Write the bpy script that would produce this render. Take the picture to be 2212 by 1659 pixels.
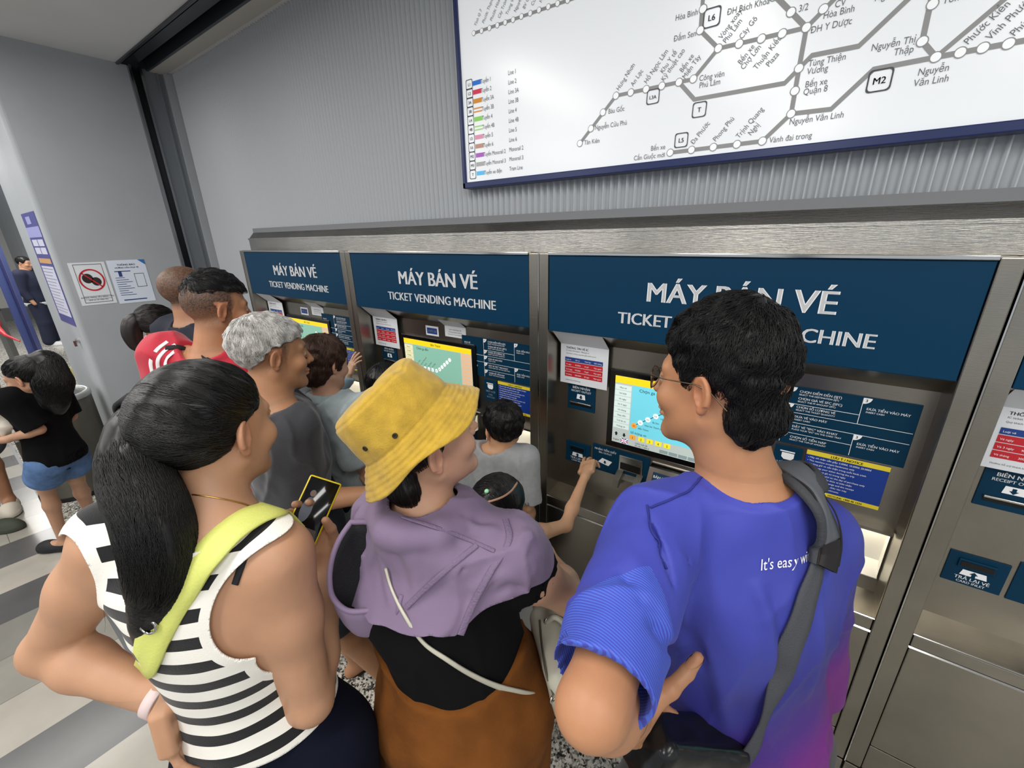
import bpy, bmesh, math, random
import numpy as np
from mathutils import Vector, Matrix
for _o in list(bpy.data.objects): bpy.data.objects.remove(_o)
SC = bpy.context.scene
COL = SC.collection
rng = np.random.default_rng(7)
random.seed(7)

# ------------------------------------------------------------ camera
FPX, CX, CY = 914.22, 1121.64, 838.14
RW = np.array([[0.81318848, 0.1830214, -0.55247412], [0.58176757, -0.28247003, 0.76273008], [-0.01646145, -0.94165485, -0.33617729]])
CAMZ = 1.806
CAM = np.array([0, 0, CAMZ])
cd = bpy.data.cameras.new('camera'); cam = bpy.data.objects.new('camera', cd); COL.objects.link(cam)
cd.sensor_fit = 'HORIZONTAL'; cd.sensor_width = 36; cd.lens = 36 * FPX / 2212
cd.shift_x = -(CX - 1106) / 2212; cd.shift_y = (CY - 829.5) / 2212
cd.clip_start = 0.02
_m = Matrix.Identity(4)
for i in range(3):
    _m[i][0] = RW[i][0]; _m[i][1] = -RW[i][1]; _m[i][2] = -RW[i][2]; _m[i][3] = CAM[i]
cam.matrix_world = _m
SC.camera = cam

def ray(px, py): return RW @ np.array([px - CX, py - CY, FPX])
def at(px, py, dep): return CAM + ray(px, py) * (dep / FPX)          # a point seen at (px,py), dep metres in front of the lens
def aty(px, py, Y): d = ray(px, py); return CAM + d * (Y / d[1])      # ... on the plane Y = const
def atx(px, py, X): d = ray(px, py); return CAM + d * (X / d[0])
def atz(px, py, Z): d = ray(px, py); return CAM + d * ((Z - CAMZ) / d[2])

# ------------------------------------------------------------ light
SC.view_settings.view_transform = 'Standard'; SC.view_settings.look = 'None'
SC.view_settings.gamma = 1; SC.view_settings.use_curve_mapping = False
SC.view_settings.exposure = 0.33
W = bpy.data.worlds.new('world'); SC.world = W; W.use_nodes = True
W.node_tree.nodes['Background'].inputs[0].default_value = (0.86, 0.92, 1.0, 1)
W.node_tree.nodes['Background'].inputs[1].default_value = 0.55
def area(name, loc, sx, sy, power, rot=(0, 0, 0), color=(1, 0.975, 0.94)):
    l = bpy.data.lights.new(name, 'AREA'); l.shape = 'RECTANGLE'; l.size = sx; l.size_y = sy; l.energy = power; l.color = color
    o = bpy.data.objects.new(name, l); COL.objects.link(o); o.location = loc; o.rotation_euler = rot
    return o
# rows of luminaires in the concourse ceiling (all above and behind the photographer)
for i, x in enumerate((-5.2, -3.7, -2.2, -0.7, 0.8, 2.3)):
    area('ceiling_lamp', (x, -0.55, 2.96), 0.3, 1.6, 20)
for i, x in enumerate((-9.5, -6.5, -3.5, -0.5, 2.5)):
    area('hall_lamp', (x, -3.2, 2.96), 0.5, 2.4, 44)
area('far_hall_lamp', (-10.5, 0.6, 2.96), 3.0, 1.2, 110)

# ------------------------------------------------------------ materials
def lin(c):
    if isinstance(c, str):
        c = [int(c[i:i + 2], 16) / 255 for i in (0, 2, 4)]
    return tuple((x / 12.92 if x <= 0.04045 else ((x + 0.055) / 1.055) ** 2.4) for x in c[:3]) + (1,)
MATS = {}
def mat(name, col, rough=0.6, metal=0.0, noise=0.0, nscale=8, bump=0.0, bscale=60, bstretch=(1, 1, 1), spec=0.5, emit=None, estr=0, sheen=0, sss=0, attr=None, coat=0, alpha=None, trans=0, ior=1.45, aniso=0):
    if name in MATS: return MATS[name]
    m = bpy.data.materials.new(name); m.use_nodes = True; MATS[name] = m
    nt = m.node_tree; b = nt.nodes['Principled BSDF']; N = nt.nodes.new; L = nt.links.new
    c = lin(col)
    b.inputs['Base Color'].default_value = c
    b.inputs['Roughness'].default_value = rough; b.inputs['Metallic'].default_value = metal
    b.inputs['Specular IOR Level'].default_value = spec
    b.inputs['IOR'].default_value = ior
    if sheen: b.inputs['Sheen Weight'].default_value = sheen; b.inputs['Sheen Roughness'].default_value = 0.5
    if coat: b.inputs['Coat Weight'].default_value = coat; b.inputs['Coat Roughness'].default_value = 0.08
    if sss: b.inputs['Subsurface Weight'].default_value = sss; b.inputs['Subsurface Radius'].default_value = (0.012, 0.005, 0.003); b.inputs['Subsurface Scale'].default_value = 1.0
    if trans: b.inputs['Transmission Weight'].default_value = trans
    if alpha is not None: b.inputs['Alpha'].default_value = alpha
    if emit: b.inputs['Emission Color'].default_value = lin(emit); b.inputs['Emission Strength'].default_value = estr
    if aniso: b.inputs['Anisotropic'].default_value = aniso
    tc = N('ShaderNodeTexCoord'); src = None
    if attr:
        a = N('ShaderNodeAttribute'); a.attribute_name = attr; src = a.outputs['Color']
        L(src, b.inputs['Base Color'])
    if noise:
        n = N('ShaderNodeTexNoise'); n.inputs['Scale'].default_value = nscale; n.inputs['Detail'].default_value = 6
        L(tc.outputs['Object'], n.inputs['Vector'])
        r = N('ShaderNodeMapRange'); r.inputs[1].default_value = 0.3; r.inputs[2].default_value = 0.7; r.inputs[3].default_value = 1 - noise; r.inputs[4].default_value = 1 + noise
        L(n.outputs[0], r.inputs[0])
        mx = N('ShaderNodeMix'); mx.data_type = 'RGBA'; mx.blend_type = 'MULTIPLY'; mx.inputs[0].default_value = 1
        if src: L(src, mx.inputs[6])
        else: mx.inputs[6].default_value = c
        L(r.outputs[0], mx.inputs[7]); L(mx.outputs[2], b.inputs['Base Color'])
    if bump:
        mp = N('ShaderNodeMapping'); mp.inputs['Scale'].default_value = bstretch; L(tc.outputs['Object'], mp.inputs['Vector'])
        n2 = N('ShaderNodeTexNoise'); n2.inputs['Scale'].default_value = bscale; n2.inputs['Detail'].default_value = 4; L(mp.outputs[0], n2.inputs['Vector'])
        bp = N('ShaderNodeBump'); bp.inputs['Strength'].default_value = bump; bp.inputs['Distance'].default_value = 0.003
        L(n2.outputs[0], bp.inputs['Height']); L(bp.outputs[0], b.inputs['Normal'])
    return m
def nodes_of(m): return m.node_tree, m.node_tree.nodes['Principled BSDF']

# ------------------------------------------------------------ mesh helpers
def link_mesh(name, V, Fs, m, parent=None, smooth=False, loc=None):
    me = bpy.data.meshes.new(name)
    if isinstance(Fs, np.ndarray) and Fs.ndim == 2:
        nf, k = Fs.shape
        me.vertices.add(len(V)); me.vertices.foreach_set('co', np.asarray(V, np.float32).ravel())
        me.loops.add(nf * k); me.loops.foreach_set('vertex_index', Fs.astype(np.int32).ravel())
        me.polygons.add(nf); me.polygons.foreach_set('loop_start', np.arange(nf, dtype=np.int32) * k)
        me.polygons.foreach_set('loop_total', np.full(nf, k, np.int32))
        me.update(calc_edges=True)
    else:
        me.from_pydata([tuple(map(float, v)) for v in V], [], [tuple(map(int, f)) for f in Fs]); me.update()
    if smooth: me.polygons.foreach_set('use_smooth', np.ones(len(me.polygons), bool))
    ms = m if isinstance(m, (list, tuple)) else [m]
    for x in ms: me.materials.append(x)
    o = bpy.data.objects.new(name, me); COL.objects.link(o)
    if loc is not None: o.location = loc
    if parent is not None: o.parent = parent
    return o
def addattr(o, name, arr):
    a = o.data.attributes.new(name, 'FLOAT', 'POINT'); a.data.foreach_set('value', np.asarray(arr, np.float32).ravel())
def addcol(o, name, arr):
    arr = np.asarray(arr, np.float32)
    if arr.shape[1] == 3: arr = np.concatenate([arr, np.ones((len(arr), 1), np.float32)], 1)
    a = o.data.attributes.new(name, 'FLOAT_COLOR', 'POINT'); a.data.foreach_set('color', arr.ravel())
def tag(o, label, cat, group=None, kind=None):
    if label: o['label'] = label
    if cat: o['category'] = cat
    if group: o['group'] = group
    if kind: o['kind'] = kind
    return o
def empty(name, loc=(0, 0, 0)):
    o = bpy.data.objects.new(name, None); COL.objects.link(o); o.location = loc; o.empty_display_size = 0.05
    return o
def copy_tree(o, parent=None, dx=0):
    c = o.copy(); COL.objects.link(c)
    if parent is not None: c.parent = parent
    else: c.location.x += dx
    for ch in list(o.children): copy_tree(ch, c)
    return c
class MB:
    def __init__(s): s.v = []; s.f = []; s.mi = []; s.cur = 0
    def add(s, V, Fs):
        n = len(s.v); s.v.extend([tuple(map(float, p)) for p in V]); s.f.extend([tuple(int(i) + n for i in f) for f in Fs]); s.mi.extend([s.cur] * len(Fs)); return s
    def box(s, x0, x1, y0, y1, z0, z1, bev=0):
        if bev:
            bm = bmesh.new(); bmesh.ops.create_cube(bm, size=1)
            for v in bm.verts: v.co = Vector(((x0 + x1) / 2 + v.co.x * (x1 - x0), (y0 + y1) / 2 + v.co.y * (y1 - y0), (z0 + z1) / 2 + v.co.z * (z1 - z0)))
            bmesh.ops.bevel(bm, geom=list(bm.edges), offset=bev, segments=2, profile=0.5, affect='EDGES')
            bm.verts.index_update()
            s.add([v.co[:] for v in bm.verts], [[v.index for v in f.verts] for f in bm.faces]); bm.free(); return s
        V = [(x, y, z) for x in (x0, x1) for y in (y0, y1) for z in (z0, z1)]
        return s.add(V, [(0, 1, 3, 2), (4, 6, 7, 5), (0, 4, 5, 1), (2, 3, 7, 6), (0, 2, 6, 4), (1, 5, 7, 3)])
    def prism(s, poly, axis, a0, a1):
        # poly of 2-D points extruded along axis ('x','y','z') from a0 to a1
        n = len(poly); V = []
        for a in (a0, a1):
            for p, q in poly:
                V.append({'x': (a, p, q), 'y': (p, a, q), 'z': (p, q, a)}[axis])
        return s.add(V, [list(range(n))[::-1], list(range(n, 2 * n))] + [(i, (i + 1) % n, n + (i + 1) % n, n + i) for i in range(n)])
    def tube(s, pts, r, n=8, closed=False, caps=True):
        P = [np.array(p, float) for p in pts]; m = len(P)
        rs = r if hasattr(r, '__len__') else [r] * m
        V = []; up = np.array([0.13, 0.21, 0.97])
        for i in range(m):
            a = P[(i - 1) % m] if (closed or i > 0) else P[i]; b = P[(i + 1) % m] if (closed or i < m - 1) else P[i]
            t = b - a; t = t / (np.linalg.norm(t) + 1e-9)
            u = np.cross(up, t); u = u / (np.linalg.norm(u) + 1e-9); w = np.cross(t, u)
            for k in range(n):
                an = 2 * math.pi * k / n; V.append(P[i] + rs[i] * (u * math.cos(an) + w * math.sin(an)))
        Fs = []
        for i in range(m if closed else m - 1):
            for k in range(n):
                j = (i + 1) % m; Fs.append((i * n + k, i * n + (k + 1) % n, j * n + (k + 1) % n, j * n + k))
        if caps and not closed: Fs += [list(range(n))[::-1], list(range((m - 1) * n, m * n))]
        return s.add(V, Fs)
    def lathe(s, prof, c=(0, 0, 0), n=32, cap=True):
        V = []
        for r, z in prof:
            for k in range(n): an = 2 * math.pi * k / n; V.append((c[0] + r * math.cos(an), c[1] + r * math.sin(an), c[2] + z))
        m = len(prof); Fs = [(i * n + k, i * n + (k + 1) % n, (i + 1) * n + (k + 1) % n, (i + 1) * n + k) for i in range(m - 1) for k in range(n)]
        if cap: Fs += [list(range(n))[::-1], list(range((m - 1) * n, m * n))]
        return s.add(V, Fs)
    def build(s, name, m, parent=None, smooth=False):
        o = link_mesh(name, s.v, s.f, m, parent, smooth)
        if any(s.mi): o.data.polygons.foreach_set('material_index', s.mi)
        return o
# lettering: flat text outlines as mesh, cached
_tc = {}
BASE = dict(zip('đĐơớờởỡợƠ', 'dDoóòỏõọO'))
def raw2d(body):
    cu = bpy.data.curves.new('txt', 'FONT'); cu.body = body; cu.size = 1; cu.resolution_u = 3
    ob = bpy.data.objects.new('txt', cu); me = bpy.data.meshes.new_from_object(ob)
    V = np.array([v.co[:2] for v in me.vertices]) if len(me.vertices) else np.zeros((0, 2)); Fs = [list(p.vertices) for p in me.polygons]
    bpy.data.objects.remove(ob); bpy.data.curves.remove(cu); bpy.data.meshes.remove(me)
    return V, Fs
def text2d(body, bold=0.0):
    """outlines of a line of text; barred and horned Vietnamese letters get their stroke added to the base letter"""
    if body in _tc: return _tc[body]
    V, Fs = raw2d(''.join(BASE.get(c, c) for c in body)); V = list(map(tuple, V))
    for i, c in enumerate(body):
        if c not in BASE: continue
        pre = raw2d(''.join(BASE.get(x, x) for x in body[:i + 1]))[0]; xr = pre[:, 0].max(); g = raw2d(BASE[c])[0]; xl = xr - (g[:, 0].max() - g[:, 0].min())
        q = [(xl - .06, .30), (xl + .24, .30), (xl + .24, .37), (xl - .06, .37)] if c == 'Đ' else [(xr - .28, .54), (xr + .09, .54), (xr + .09, .60), (xr - .28, .60)] if c == 'đ' else [(xr - .13, .40), (xr - .06, .36), (xr + .08, .50), (xr + .07, .58), (xr + .0, .58)]
        n = len(V); V += q; Fs.append(list(range(n, n + len(q))))
    _tc[body] = (np.array(V) if V else np.zeros((0, 2)), Fs); return _tc[body]
def put_text(mb, body, org, ux, uy, size, align='l', bold=0.0, rot=0, xs=1.0, lift=None):
    V, Fs = text2d(body)
    if not len(V): return
    w0, w1 = V[:, 0].min(), V[:, 0].max()
    off = {'l': 0, 'c': -(w0 + w1) / 2, 'r': -w1}[align]
    org = np.array(org, float); ux = np.array(ux, float); uy = np.array(uy, float); c, s_ = math.cos(rot), math.sin(rot)
    for dx in ((-bold, 0, bold) if bold > .012 else (0,)):
        X = (V[:, 0] + off) * size * xs + dx * size * 1.1; Y = V[:, 1] * size
        X, Y = X * c - Y * s_, X * s_ + Y * c
        mb.add(org + X[:, None] * ux + Y[:, None] * uy, Fs)
UX, UZ = np.array([1., 0, 0]), np.array([0, 0, 1.])
# ------------------------------------------------------------ the room
M_WALL = mat('wall_paint', 'a6aaae', 0.55, noise=0.04, nscale=3)
M_RIB = mat('ribbed_panel_paint', 'b6babe', 0.42)
M_CEIL = mat('ceiling_board', 'dcdcdc', 0.8, noise=0.03, nscale=2)
M_STEEL = mat('brushed_steel', '9b968c', 0.3, 1.0, noise=0.10, nscale=5, bump=0.08, bscale=30, bstretch=(1, 1, 26))
M_STEELH = mat('brushed_steel_band', 'b3b0a9', 0.24, 1.0, noise=0.12, nscale=4, bump=0.25, bscale=20, bstretch=(1.2, 1, 30))
M_CHROME = mat('polished_steel', 'c9c8c4', 0.14, 1.0)
M_DARKMET = mat('dark_channel_metal', '4c4f54', 0.35, 0.7)
M_SIGN = mat('sign_blue', '003451', 0.5, spec=.2)
M_LABEL = mat('label_blue', '02314a', 0.5, spec=.2)
M_WHITE = mat('white_print', 'f4f5f6', 0.5)
M_BLACK = mat('black_plastic', '0b0b0c', 0.3)
M_PAPER = mat('paper', 'dfe2e6', 0.5)
M_RED = mat('print_red', 'c2202c', 0.5)
M_NAVY = mat('print_navy', '1d3f87', 0.5)
M_YEL = mat('print_yellow', 'ead436', 0.5)
M_GREYTXT = mat('print_grey', '5d6166', 0.5)

def floor_material():
    m = mat('floor_stone', '808080', 0.22); nt, b = nodes_of(m); N = nt.nodes.new; L = nt.links.new
    tc = N('ShaderNodeTexCoord'); sp = N('ShaderNodeSeparateXYZ'); L(tc.outputs['Object'], sp.inputs[0])
    def ma(op, a, c=None, d=None):
        n = N('ShaderNodeMath'); n.operation = op
        for i, x in enumerate((a, c, d)):
            if x is None: continue
            if hasattr(x, 'links') or hasattr(x, 'is_linked'): L(x, n.inputs[i])
            else: n.inputs[i].default_value = x
        return n.outputs[0]
    # granite: voronoi chips
    v = N('ShaderNodeTexVoronoi'); v.inputs['Scale'].default_value = 125; v.inputs['Randomness'].default_value = 1; L(tc.outputs['Object'], v.inputs['Vector'])
    sc = N('ShaderNodeSeparateColor'); L(v.outputs['Color'], sc.inputs[0])
    n1 = N('ShaderNodeTexNoise'); n1.inputs['Scale'].default_value = 45; n1.inputs['Detail'].default_value = 5; L(tc.outputs['Object'], n1.inputs['Vector'])
    mixv = ma('ADD', ma('MULTIPLY', sc.outputs[0], 0.6), ma('MULTIPLY', n1.outputs[0], 0.55))
    r = N('ShaderNodeValToRGB'); r.color_ramp.interpolation = 'LINEAR'
    for i, (p, c) in enumerate([(0.28, '1b1b1b'), (0.38, '4f4e4a'), (0.52, '8f8c84'), (0.62, 'b9b5ab'), (0.8, 'd5d2c9')]):
        e = r.color_ramp.elements[i] if i < 2 else r.color_ramp.elements.new(p); e.position = p; e.color = lin(c)
    L(mixv, r.inputs[0])
    # tiles: planks 0.30 wide in X, long in Y
    fx = ma('DIVIDE', ma('ADD', sp.outputs[0], 0.1), 0.3)
    ix = ma('FLOOR', fx); rowoff = ma('MULTIPLY', ma('FRACT', ma('MULTIPLY', ix, 0.37)), 1.2)
    fy = ma('DIVIDE', ma('ADD', ma('SUBTRACT', 0.105, sp.outputs[1]), rowoff), 1.2); iy = ma('FLOOR', fy)
    # five-step shade sequence across the columns
    seq = N('ShaderNodeValToRGB'); seq.color_ramp.interpolation = 'CONSTANT'
    cols = ['b3aea3', '5c5c5c', '87867f', '98958c', 'b3aea3', '626262']
    for i, c in enumerate(cols):
        e = seq.color_ramp.elements[i] if i < 2 else seq.color_ramp.elements.new(i / 6); e.position = i / 6; e.color = lin(c)
    q = ma('FRACT', ma('ADD', ma('DIVIDE', ma('ADD', ix, 60.04), 6), ma('MULTIPLY', iy, 0.0)))
    L(q, seq.inputs[0])
    n3 = N('ShaderNodeTexNoise'); n3.inputs['Scale'].default_value = 6; n3.inputs['Detail'].default_value = 8; L(tc.outputs['Object'], n3.inputs['Vector'])
    mm = N('ShaderNodeMix'); mm.data_type = 'RGBA'; mm.blend_type = 'MULTIPLY'; mm.inputs[0].default_value = 0.35; L(seq.outputs[0], mm.inputs[6]); L(n3.outputs[0], mm.inputs[7])
    # joints
    jx = ma('LESS_THAN', ma('ABSOLUTE', ma('SUBTRACT', ma('FRACT', ma('ADD', fx, 0.5)), 0.5)), 0.006)
    jy = ma('LESS_THAN', ma('ABSOLUTE', ma('SUBTRACT', ma('FRACT', ma('ADD', fy, 0.5)), 0.5)), 0.0016)
    j = ma('MAXIMUM', jx, jy)
    mj = N('ShaderNodeMix'); mj.data_type = 'RGBA'; L(ma('MULTIPLY', j, 0.7), mj.inputs[0]); L(mm.outputs[2], mj.inputs[6]); mj.inputs[7].default_value = lin('4a4a4a')
    # granite strip joints every 0.6 m
    gx = ma('LESS_THAN', ma('ABSOLUTE', ma('SUBTRACT', ma('FRACT', ma('ADD', ma('DIVIDE', ma('ADD', sp.outputs[0], 0.18), 0.6), 0.5)), 0.5)), 0.004)
    mg = N('ShaderNodeMix'); mg.data_type = 'RGBA'; L(ma('MULTIPLY', gx, 0.8), mg.inputs[0]); L(r.outputs[0], mg.inputs[6]); mg.inputs[7].default_value = lin('35342f')
    isg = ma('GREATER_THAN', sp.outputs[1], 0.105)
    mf = N('ShaderNodeMix'); mf.data_type = 'RGBA'; L(isg, mf.inputs[0]); L(mj.outputs[2], mf.inputs[6]); L(mg.outputs[2], mf.inputs[7])
    L(mf.outputs[2], b.inputs['Base Color'])
    b.inputs['Roughness'].default_value = 0.2
    return m
mb = MB(); mb.box(-17, 4.5, -6, 6, -0.1, 0); o = mb.build('floor', floor_material()); tag(o, None, None, kind='structure')
# metal strip between the tiles and the granite
mb = MB(); mb.box(-17, 4.5, 0.092, 0.112, -0.01, 0.0015); tag(mb.build('trim_1', mat('floor_strip', '6d6e70', 0.4, 0.3)), None, None, kind='structure')
YW = 1.62       # plane of the ribbed wall (bottom of the grooves)
ZC = 3.02       # ceiling
XL = -4.41      # plane of the left wall
# ceiling with the shutter slot along the wall
mb = MB(); mb.box(-17, 4.5, -6, 1.275, ZC, ZC + 0.1); mb.box(-17, 4.5, 1.545, 6, ZC, ZC + 0.1)
tag(mb.build('ceiling', M_CEIL), None, None, kind='structure')
mb = MB()
mb.box(XL, 4.5, 1.275, 1.29, ZC - 0.012, ZC + 0.16); mb.box(XL, 4.5, 1.445, 1.462, ZC - 0.012, ZC + 0.16); mb.box(XL, 4.5, 1.275, 1.46, ZC + 0.15, ZC + 0.17)
mb.box(XL, 4.5, 1.33, 1.40, ZC + 0.02, ZC + 0.04); mb.box(XL - .03, XL + .001, 1.27, 1.56, ZC - .002, ZC + 0.17)
tag(mb.build('trim_2', M_DARKMET), None, None, kind='structure')
mb = MB(); mb.box(XL, 4.5, 1.462, 1.56, ZC - 0.012, ZC + 0.1)
tag(mb.build('trim_3', mat('ceiling_strip', 'b9b5ac', 0.8)), None, None, kind='structure')
# vertical shutter guide on the left wall
mb = MB()
for (y0, y1, dx) in ((1.335, 1.352, 0.03), (1.352, 1.40, -0.03), (1.40, 1.415, 0.02), (1.415, 1.50, 0.0), (1.50, 1.51, 0.012), (1.51, 1.535, 0.0), (1.535, 1.545, 0.012)):
    mb.cur = 1 if dx == 0.03 or dx == 0.02 else (2 if dx == -.03 else 0)
    mb.box(XL - 0.06, XL + dx, y0, y1, 0, ZC)
tag(mb.build('trim_4', [mat('guide_metal', '868a8f', 0.35, 0.5), mat('guide_metal_bright', '9a9da1', 0.16, 1.0), mat('guide_slot', '1f2124', .3, .5)]), None, None, kind='structure')
mb = MB(); mb.box(XL - 0.06, XL + 0.03, 1.545, 1.62, 0, ZC); tag(mb.build('trim_5', M_WALL), None, None, kind='structure')
# left wall block: face at XL, rounded steel-coloured nose, end face at Y=0.61
YE = 0.61
mb = MB()
poly = [(XL, 1.335), (XL, YE + 0.03)] + [(XL - 0.03 + 0.03 * math.cos(a), YE + 0.03 - 0.03 * math.sin(a)) for a in np.linspace(0, math.pi / 2, 6)][1:] + [(XL - 0.98, YE), (XL - 0.98, 1.335)]
mb.prism([(x, y) for x, y in poly], 'z', 0, ZC)
tag(mb.build('wall_left', M_WALL, smooth=False), None, None, kind='structure')
# ribbed back wall (panel with fins), plain backing behind
pitch = 0.0306; prof = []; x = XL + 0.03
while x < 2.6:
    prof += [(x, YW), (x + 0.011, YW - 0.001), (x + 0.0125, YW - 0.024), (x + 0.0165, YW - 0.0255), (x + 0.0185, YW - 0.002), (x + 0.026, YW)]
    x += pitch
V = [(px, py, z) for z in (0.0, ZC) for px, py in prof]; n = len(prof)
o = link_mesh('wall_back', V, np.array([(i, i + 1, n + i + 1, n + i) for i in range(n - 1)]), M_RIB); tag(o, None, None, kind='structure')
mb = MB(); mb.box(-17, 4.5, YW + 0.01, YW + 0.2, 0, ZC + 0.1); tag(mb.build('wall_rear', M_WALL), None, None, kind='structure')
# far end of the concourse, beyond the opening on the left
mb = MB(); mb.box(-17, -16.9, -6, 6, 0.0, ZC); tag(mb.build('wall_far', mat('far_wall', 'c9c8c3', 0.5)), None, None, kind='structure')
mb = MB(); mb.box(-16.9, -16.86, -6, 6, 0.0, 0.32); tag(mb.build('baseboard_far', mat('far_base', '6c6d6c', 0.5)), None, None, kind='structure')

# ------------------------------------------------------------ steel fascia above the machines
X0, PITCH, NB = -3.470, 1.271, 4
YM = 1.42; YR = 1.53; ZT = 1.746
XR = X0 + NB * PITCH
mb = MB()
mb.prism([(1.505, ZT + 0.001), (1.505, 1.822), (1.545, 1.866), (YW - .027, 1.866), (YW - .027, ZT + 0.001)], 'x', X0 - 0.02, XR)
mb.box(X0 - 0.021, XR, 1.500, 1.51, 1.818, 1.828)
fas = mb.build('steel_fascia', M_STEELH)
tag(fas, 'long brushed steel fascia band running above the ticket machine headers', 'fascia')
mb = MB(); mb.box(X0 - 0.02, XR, 1.545, YW - .027, 1.866, 1.895); mb.build('ledge_trim', mat('ledge_grey', '77797c', 0.5), fas)

# ------------------------------------------------------------ ticket vending machine (built once, copied)
def machine():
    root = empty('ticket_machine', (0, 0, 0)); P = PITCH; h = 0.045
    mb = MB()
    mb.box(0.0025, h, YM, YM + 0.16, 0.07, ZT, 0.003); mb.box(P - h, P - 0.0025, YM, YM + 0.16, 0.07, ZT, 0.003)
    mb.box(0, P, YM + 0.02, YM + 0.06, 0.07, 0.075)                                      # lip
    mb.prism([(YM + 0.012, 1.453), (YR, 1.392), (YR + 0.01, 1.392), (YM + 0.03, 1.47)], 'x', h, P - h)  # soffit
    mb.prism([(YM + 0.001, 0.690), (YM + 0.001, 0.684), (YR + 0.01, 0.694), (YR + 0.01, 0.703)], 'x', h, P - h)  # ledge
    tx0, tx1 = 0.865, 1.222
    # recess back plate with an opening for the lit tray
    mb.box(h, P - h, YR, YR + 0.006, 0.935, 1.40); mb.box(h, tx0, YR, YR + 0.006, 0.69, 0.935); mb.box(tx1, P - h, YR, YR + 0.006, 0.69, 0.935); mb.box(tx0, tx1, YR, YR + 0.006, 0.69, 0.752)
    mb.box(0.0, P, YM + 0.03, YM + 0.08, ZT - 0.02, ZT - 0.001)
    mb.build('cabinet', M_STEEL, root)
    mb = MB(); mb.box(h + 0.001, P - h - 0.001, YM - 0.004, YM + 0.02, ZT - 0.007, ZT + 0.004, 0.002); mb.box(0.0002, 0.0032, YM - 0.003, YM + 0.03, 0.07, ZT)
    for z_ in (.688, .6365): mb.prism([(YM - .001, z_ - .002), (YM + .003, z_ + .0018), (YM + .006, z_ + .0018), (YM + .006, z_ - .002)], 'x', h, P - h)
    mb.build('edge_strip', M_CHROME, root)
    hp = MB().box(h + 0.002, P - h - 0.002, YM + 0.003, YM + 0.03, 1.453, ZT - 0.008, 0.002).build('header_panel', M_SIGN, root)
    t = MB(); y = YM + 0.0015
    put_text(t, 'MÁY BÁN VÉ', (0.695, y, 1.594), UX, UZ, 0.090, 'c', 0.024, xs=1.02)
    put_text(t, 'TICKET VENDING MACHINE', (0.695, y, 1.512), UX, UZ, 0.0565, 'c', 0.020, xs=1.0)
    t.build('lettering', M_WHITE, hp)
    # lip and doors below the recess
    MB().box(h + 0.002, P - h - 0.002, YM + 0.002, YM + 0.03, 0.640, 0.682, 0.002).build('lip', M_STEEL, root)
    d = MB().box(h + 0.002, P - h - 0.002, YM + 0.003, YM + 0.03, 0.19, 0.633, 0.003).build('lower_door', M_STEEL, root)
    MB().box(P - 0.30, P - 0.09, YM + 0.0, YM + 0.004, 0.205, 0.217).build('handle_slot', M_BLACK, d)
    MB().box(h + 0.002, P - h - 0.002, YM + 0.003, YM + 0.03, 0.072, 0.186, 0.002).build('lower_panel', M_STEEL, root)
    k = MB().box(0.003, P - 0.003, YM - 0.002, YM + 0.03, 0.0, 0.066, 0.002).build('kick_plate', M_STEEL, root)
    for u in (0.07, P - 0.07):
        b = MB(); b.tube([(u, YM - 0.004, 0.036), (u, YM + 0.004, 0.036)], 0.009, 10); b.build('bolt', M_BLACK, k)
    # receipt outlet
    y1, y2 = YR - 0.004, YR - 0.0055
    def label(name, u0, u1, z0, z1): return MB().box(u0, u1, y1, YR, z0, z1, 0.0012).build(name, M_LABEL, root)
    def arrow(mb, c, z, w, hh, up):
        mb.add([(c - w * 1.0, y2, z - hh), (c + w * 1.0, y2, z - hh), (c + w * 0.85, y2, z + hh), (c - w * 0.85, y2, z + hh)], [(0, 1, 2, 3)])
    def arrow_head(mb, c, z, w, up):
        s_ = 1 if up else -1; yy = y2 - 0.0008
        mb.add([(c - w, yy, z), (c + w, yy, z), (c, yy, z + s_ * w)], [(0, 1, 2)]); mb.add([(c - w * .45, yy, z - s_ * w * .9), (c + w * .45, yy, z - s_ * w * .9), (c + w * .45, yy, z), (c - w * .45, yy, z)], [(0, 1, 2, 3)])
    rl = label('receipt_outlet', 0.084, 0.214, 1.094, 1.212); t = MB()
    put_text(t, 'BIÊN NHẬN', (0.149, y2, 1.190), UX, UZ, 0.0155, 'c', 0.02); put_text(t, 'RECEIPT OUTLET', (0.149, y2, 1.176), UX, UZ, 0.0122, 'c', 0.015)
    arrow(t, 0.149, 1.156, 0.021, 0.011, False); t.build('lettering', M_WHITE, rl)
    a = MB(); arrow_head(a, 0.149, 1.155, 0.009, False); a.build('arrow', M_LABEL, rl)
    MB().box(0.098, 0.200, y1 - 0.008, y1, 1.124, 1.131, 0.002).build('outlet_lip', M_CHROME, rl)
    MB().box(0.100, 0.198, y1 - 0.002, y1 + 0.001, 1.113, 1.123).build('slot', M_BLACK, rl)
    # card inlet
    cl = label('card_inlet', 0.081, 0.203, 0.834, 0.936); t = MB()
    MB().box(0.103, 0.180, y1 - 0.006, y1, 0.892, 0.920, 0.002).build('slot_frame', M_LABEL, cl); MB().box(0.108, 0.175, y1 - 0.0075, y1 - 0.005, 0.898, 0.914).build('slot', M_BLACK, cl)
    arrow(t, 0.142, 0.876, 0.028, 0.009, True); put_text(t, 'TRẢ LẠI VÉ', (0.142, y2, 0.852), UX, UZ, 0.0145, 'c', 0.02); put_text(t, 'CARD INLET', (0.142, y2, 0.841), UX, UZ, 0.0105, 'c', 0.015); t.build('lettering', M_WHITE, cl)
    a = MB(); arrow_head(a, 0.142, 0.875, 0.009, True); a.build('arrow', M_LABEL, cl)
    # bill outlet and its chute
    bl = label('bill_outlet', 0.214, 0.468, 0.832, 0.956); t = MB()
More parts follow.
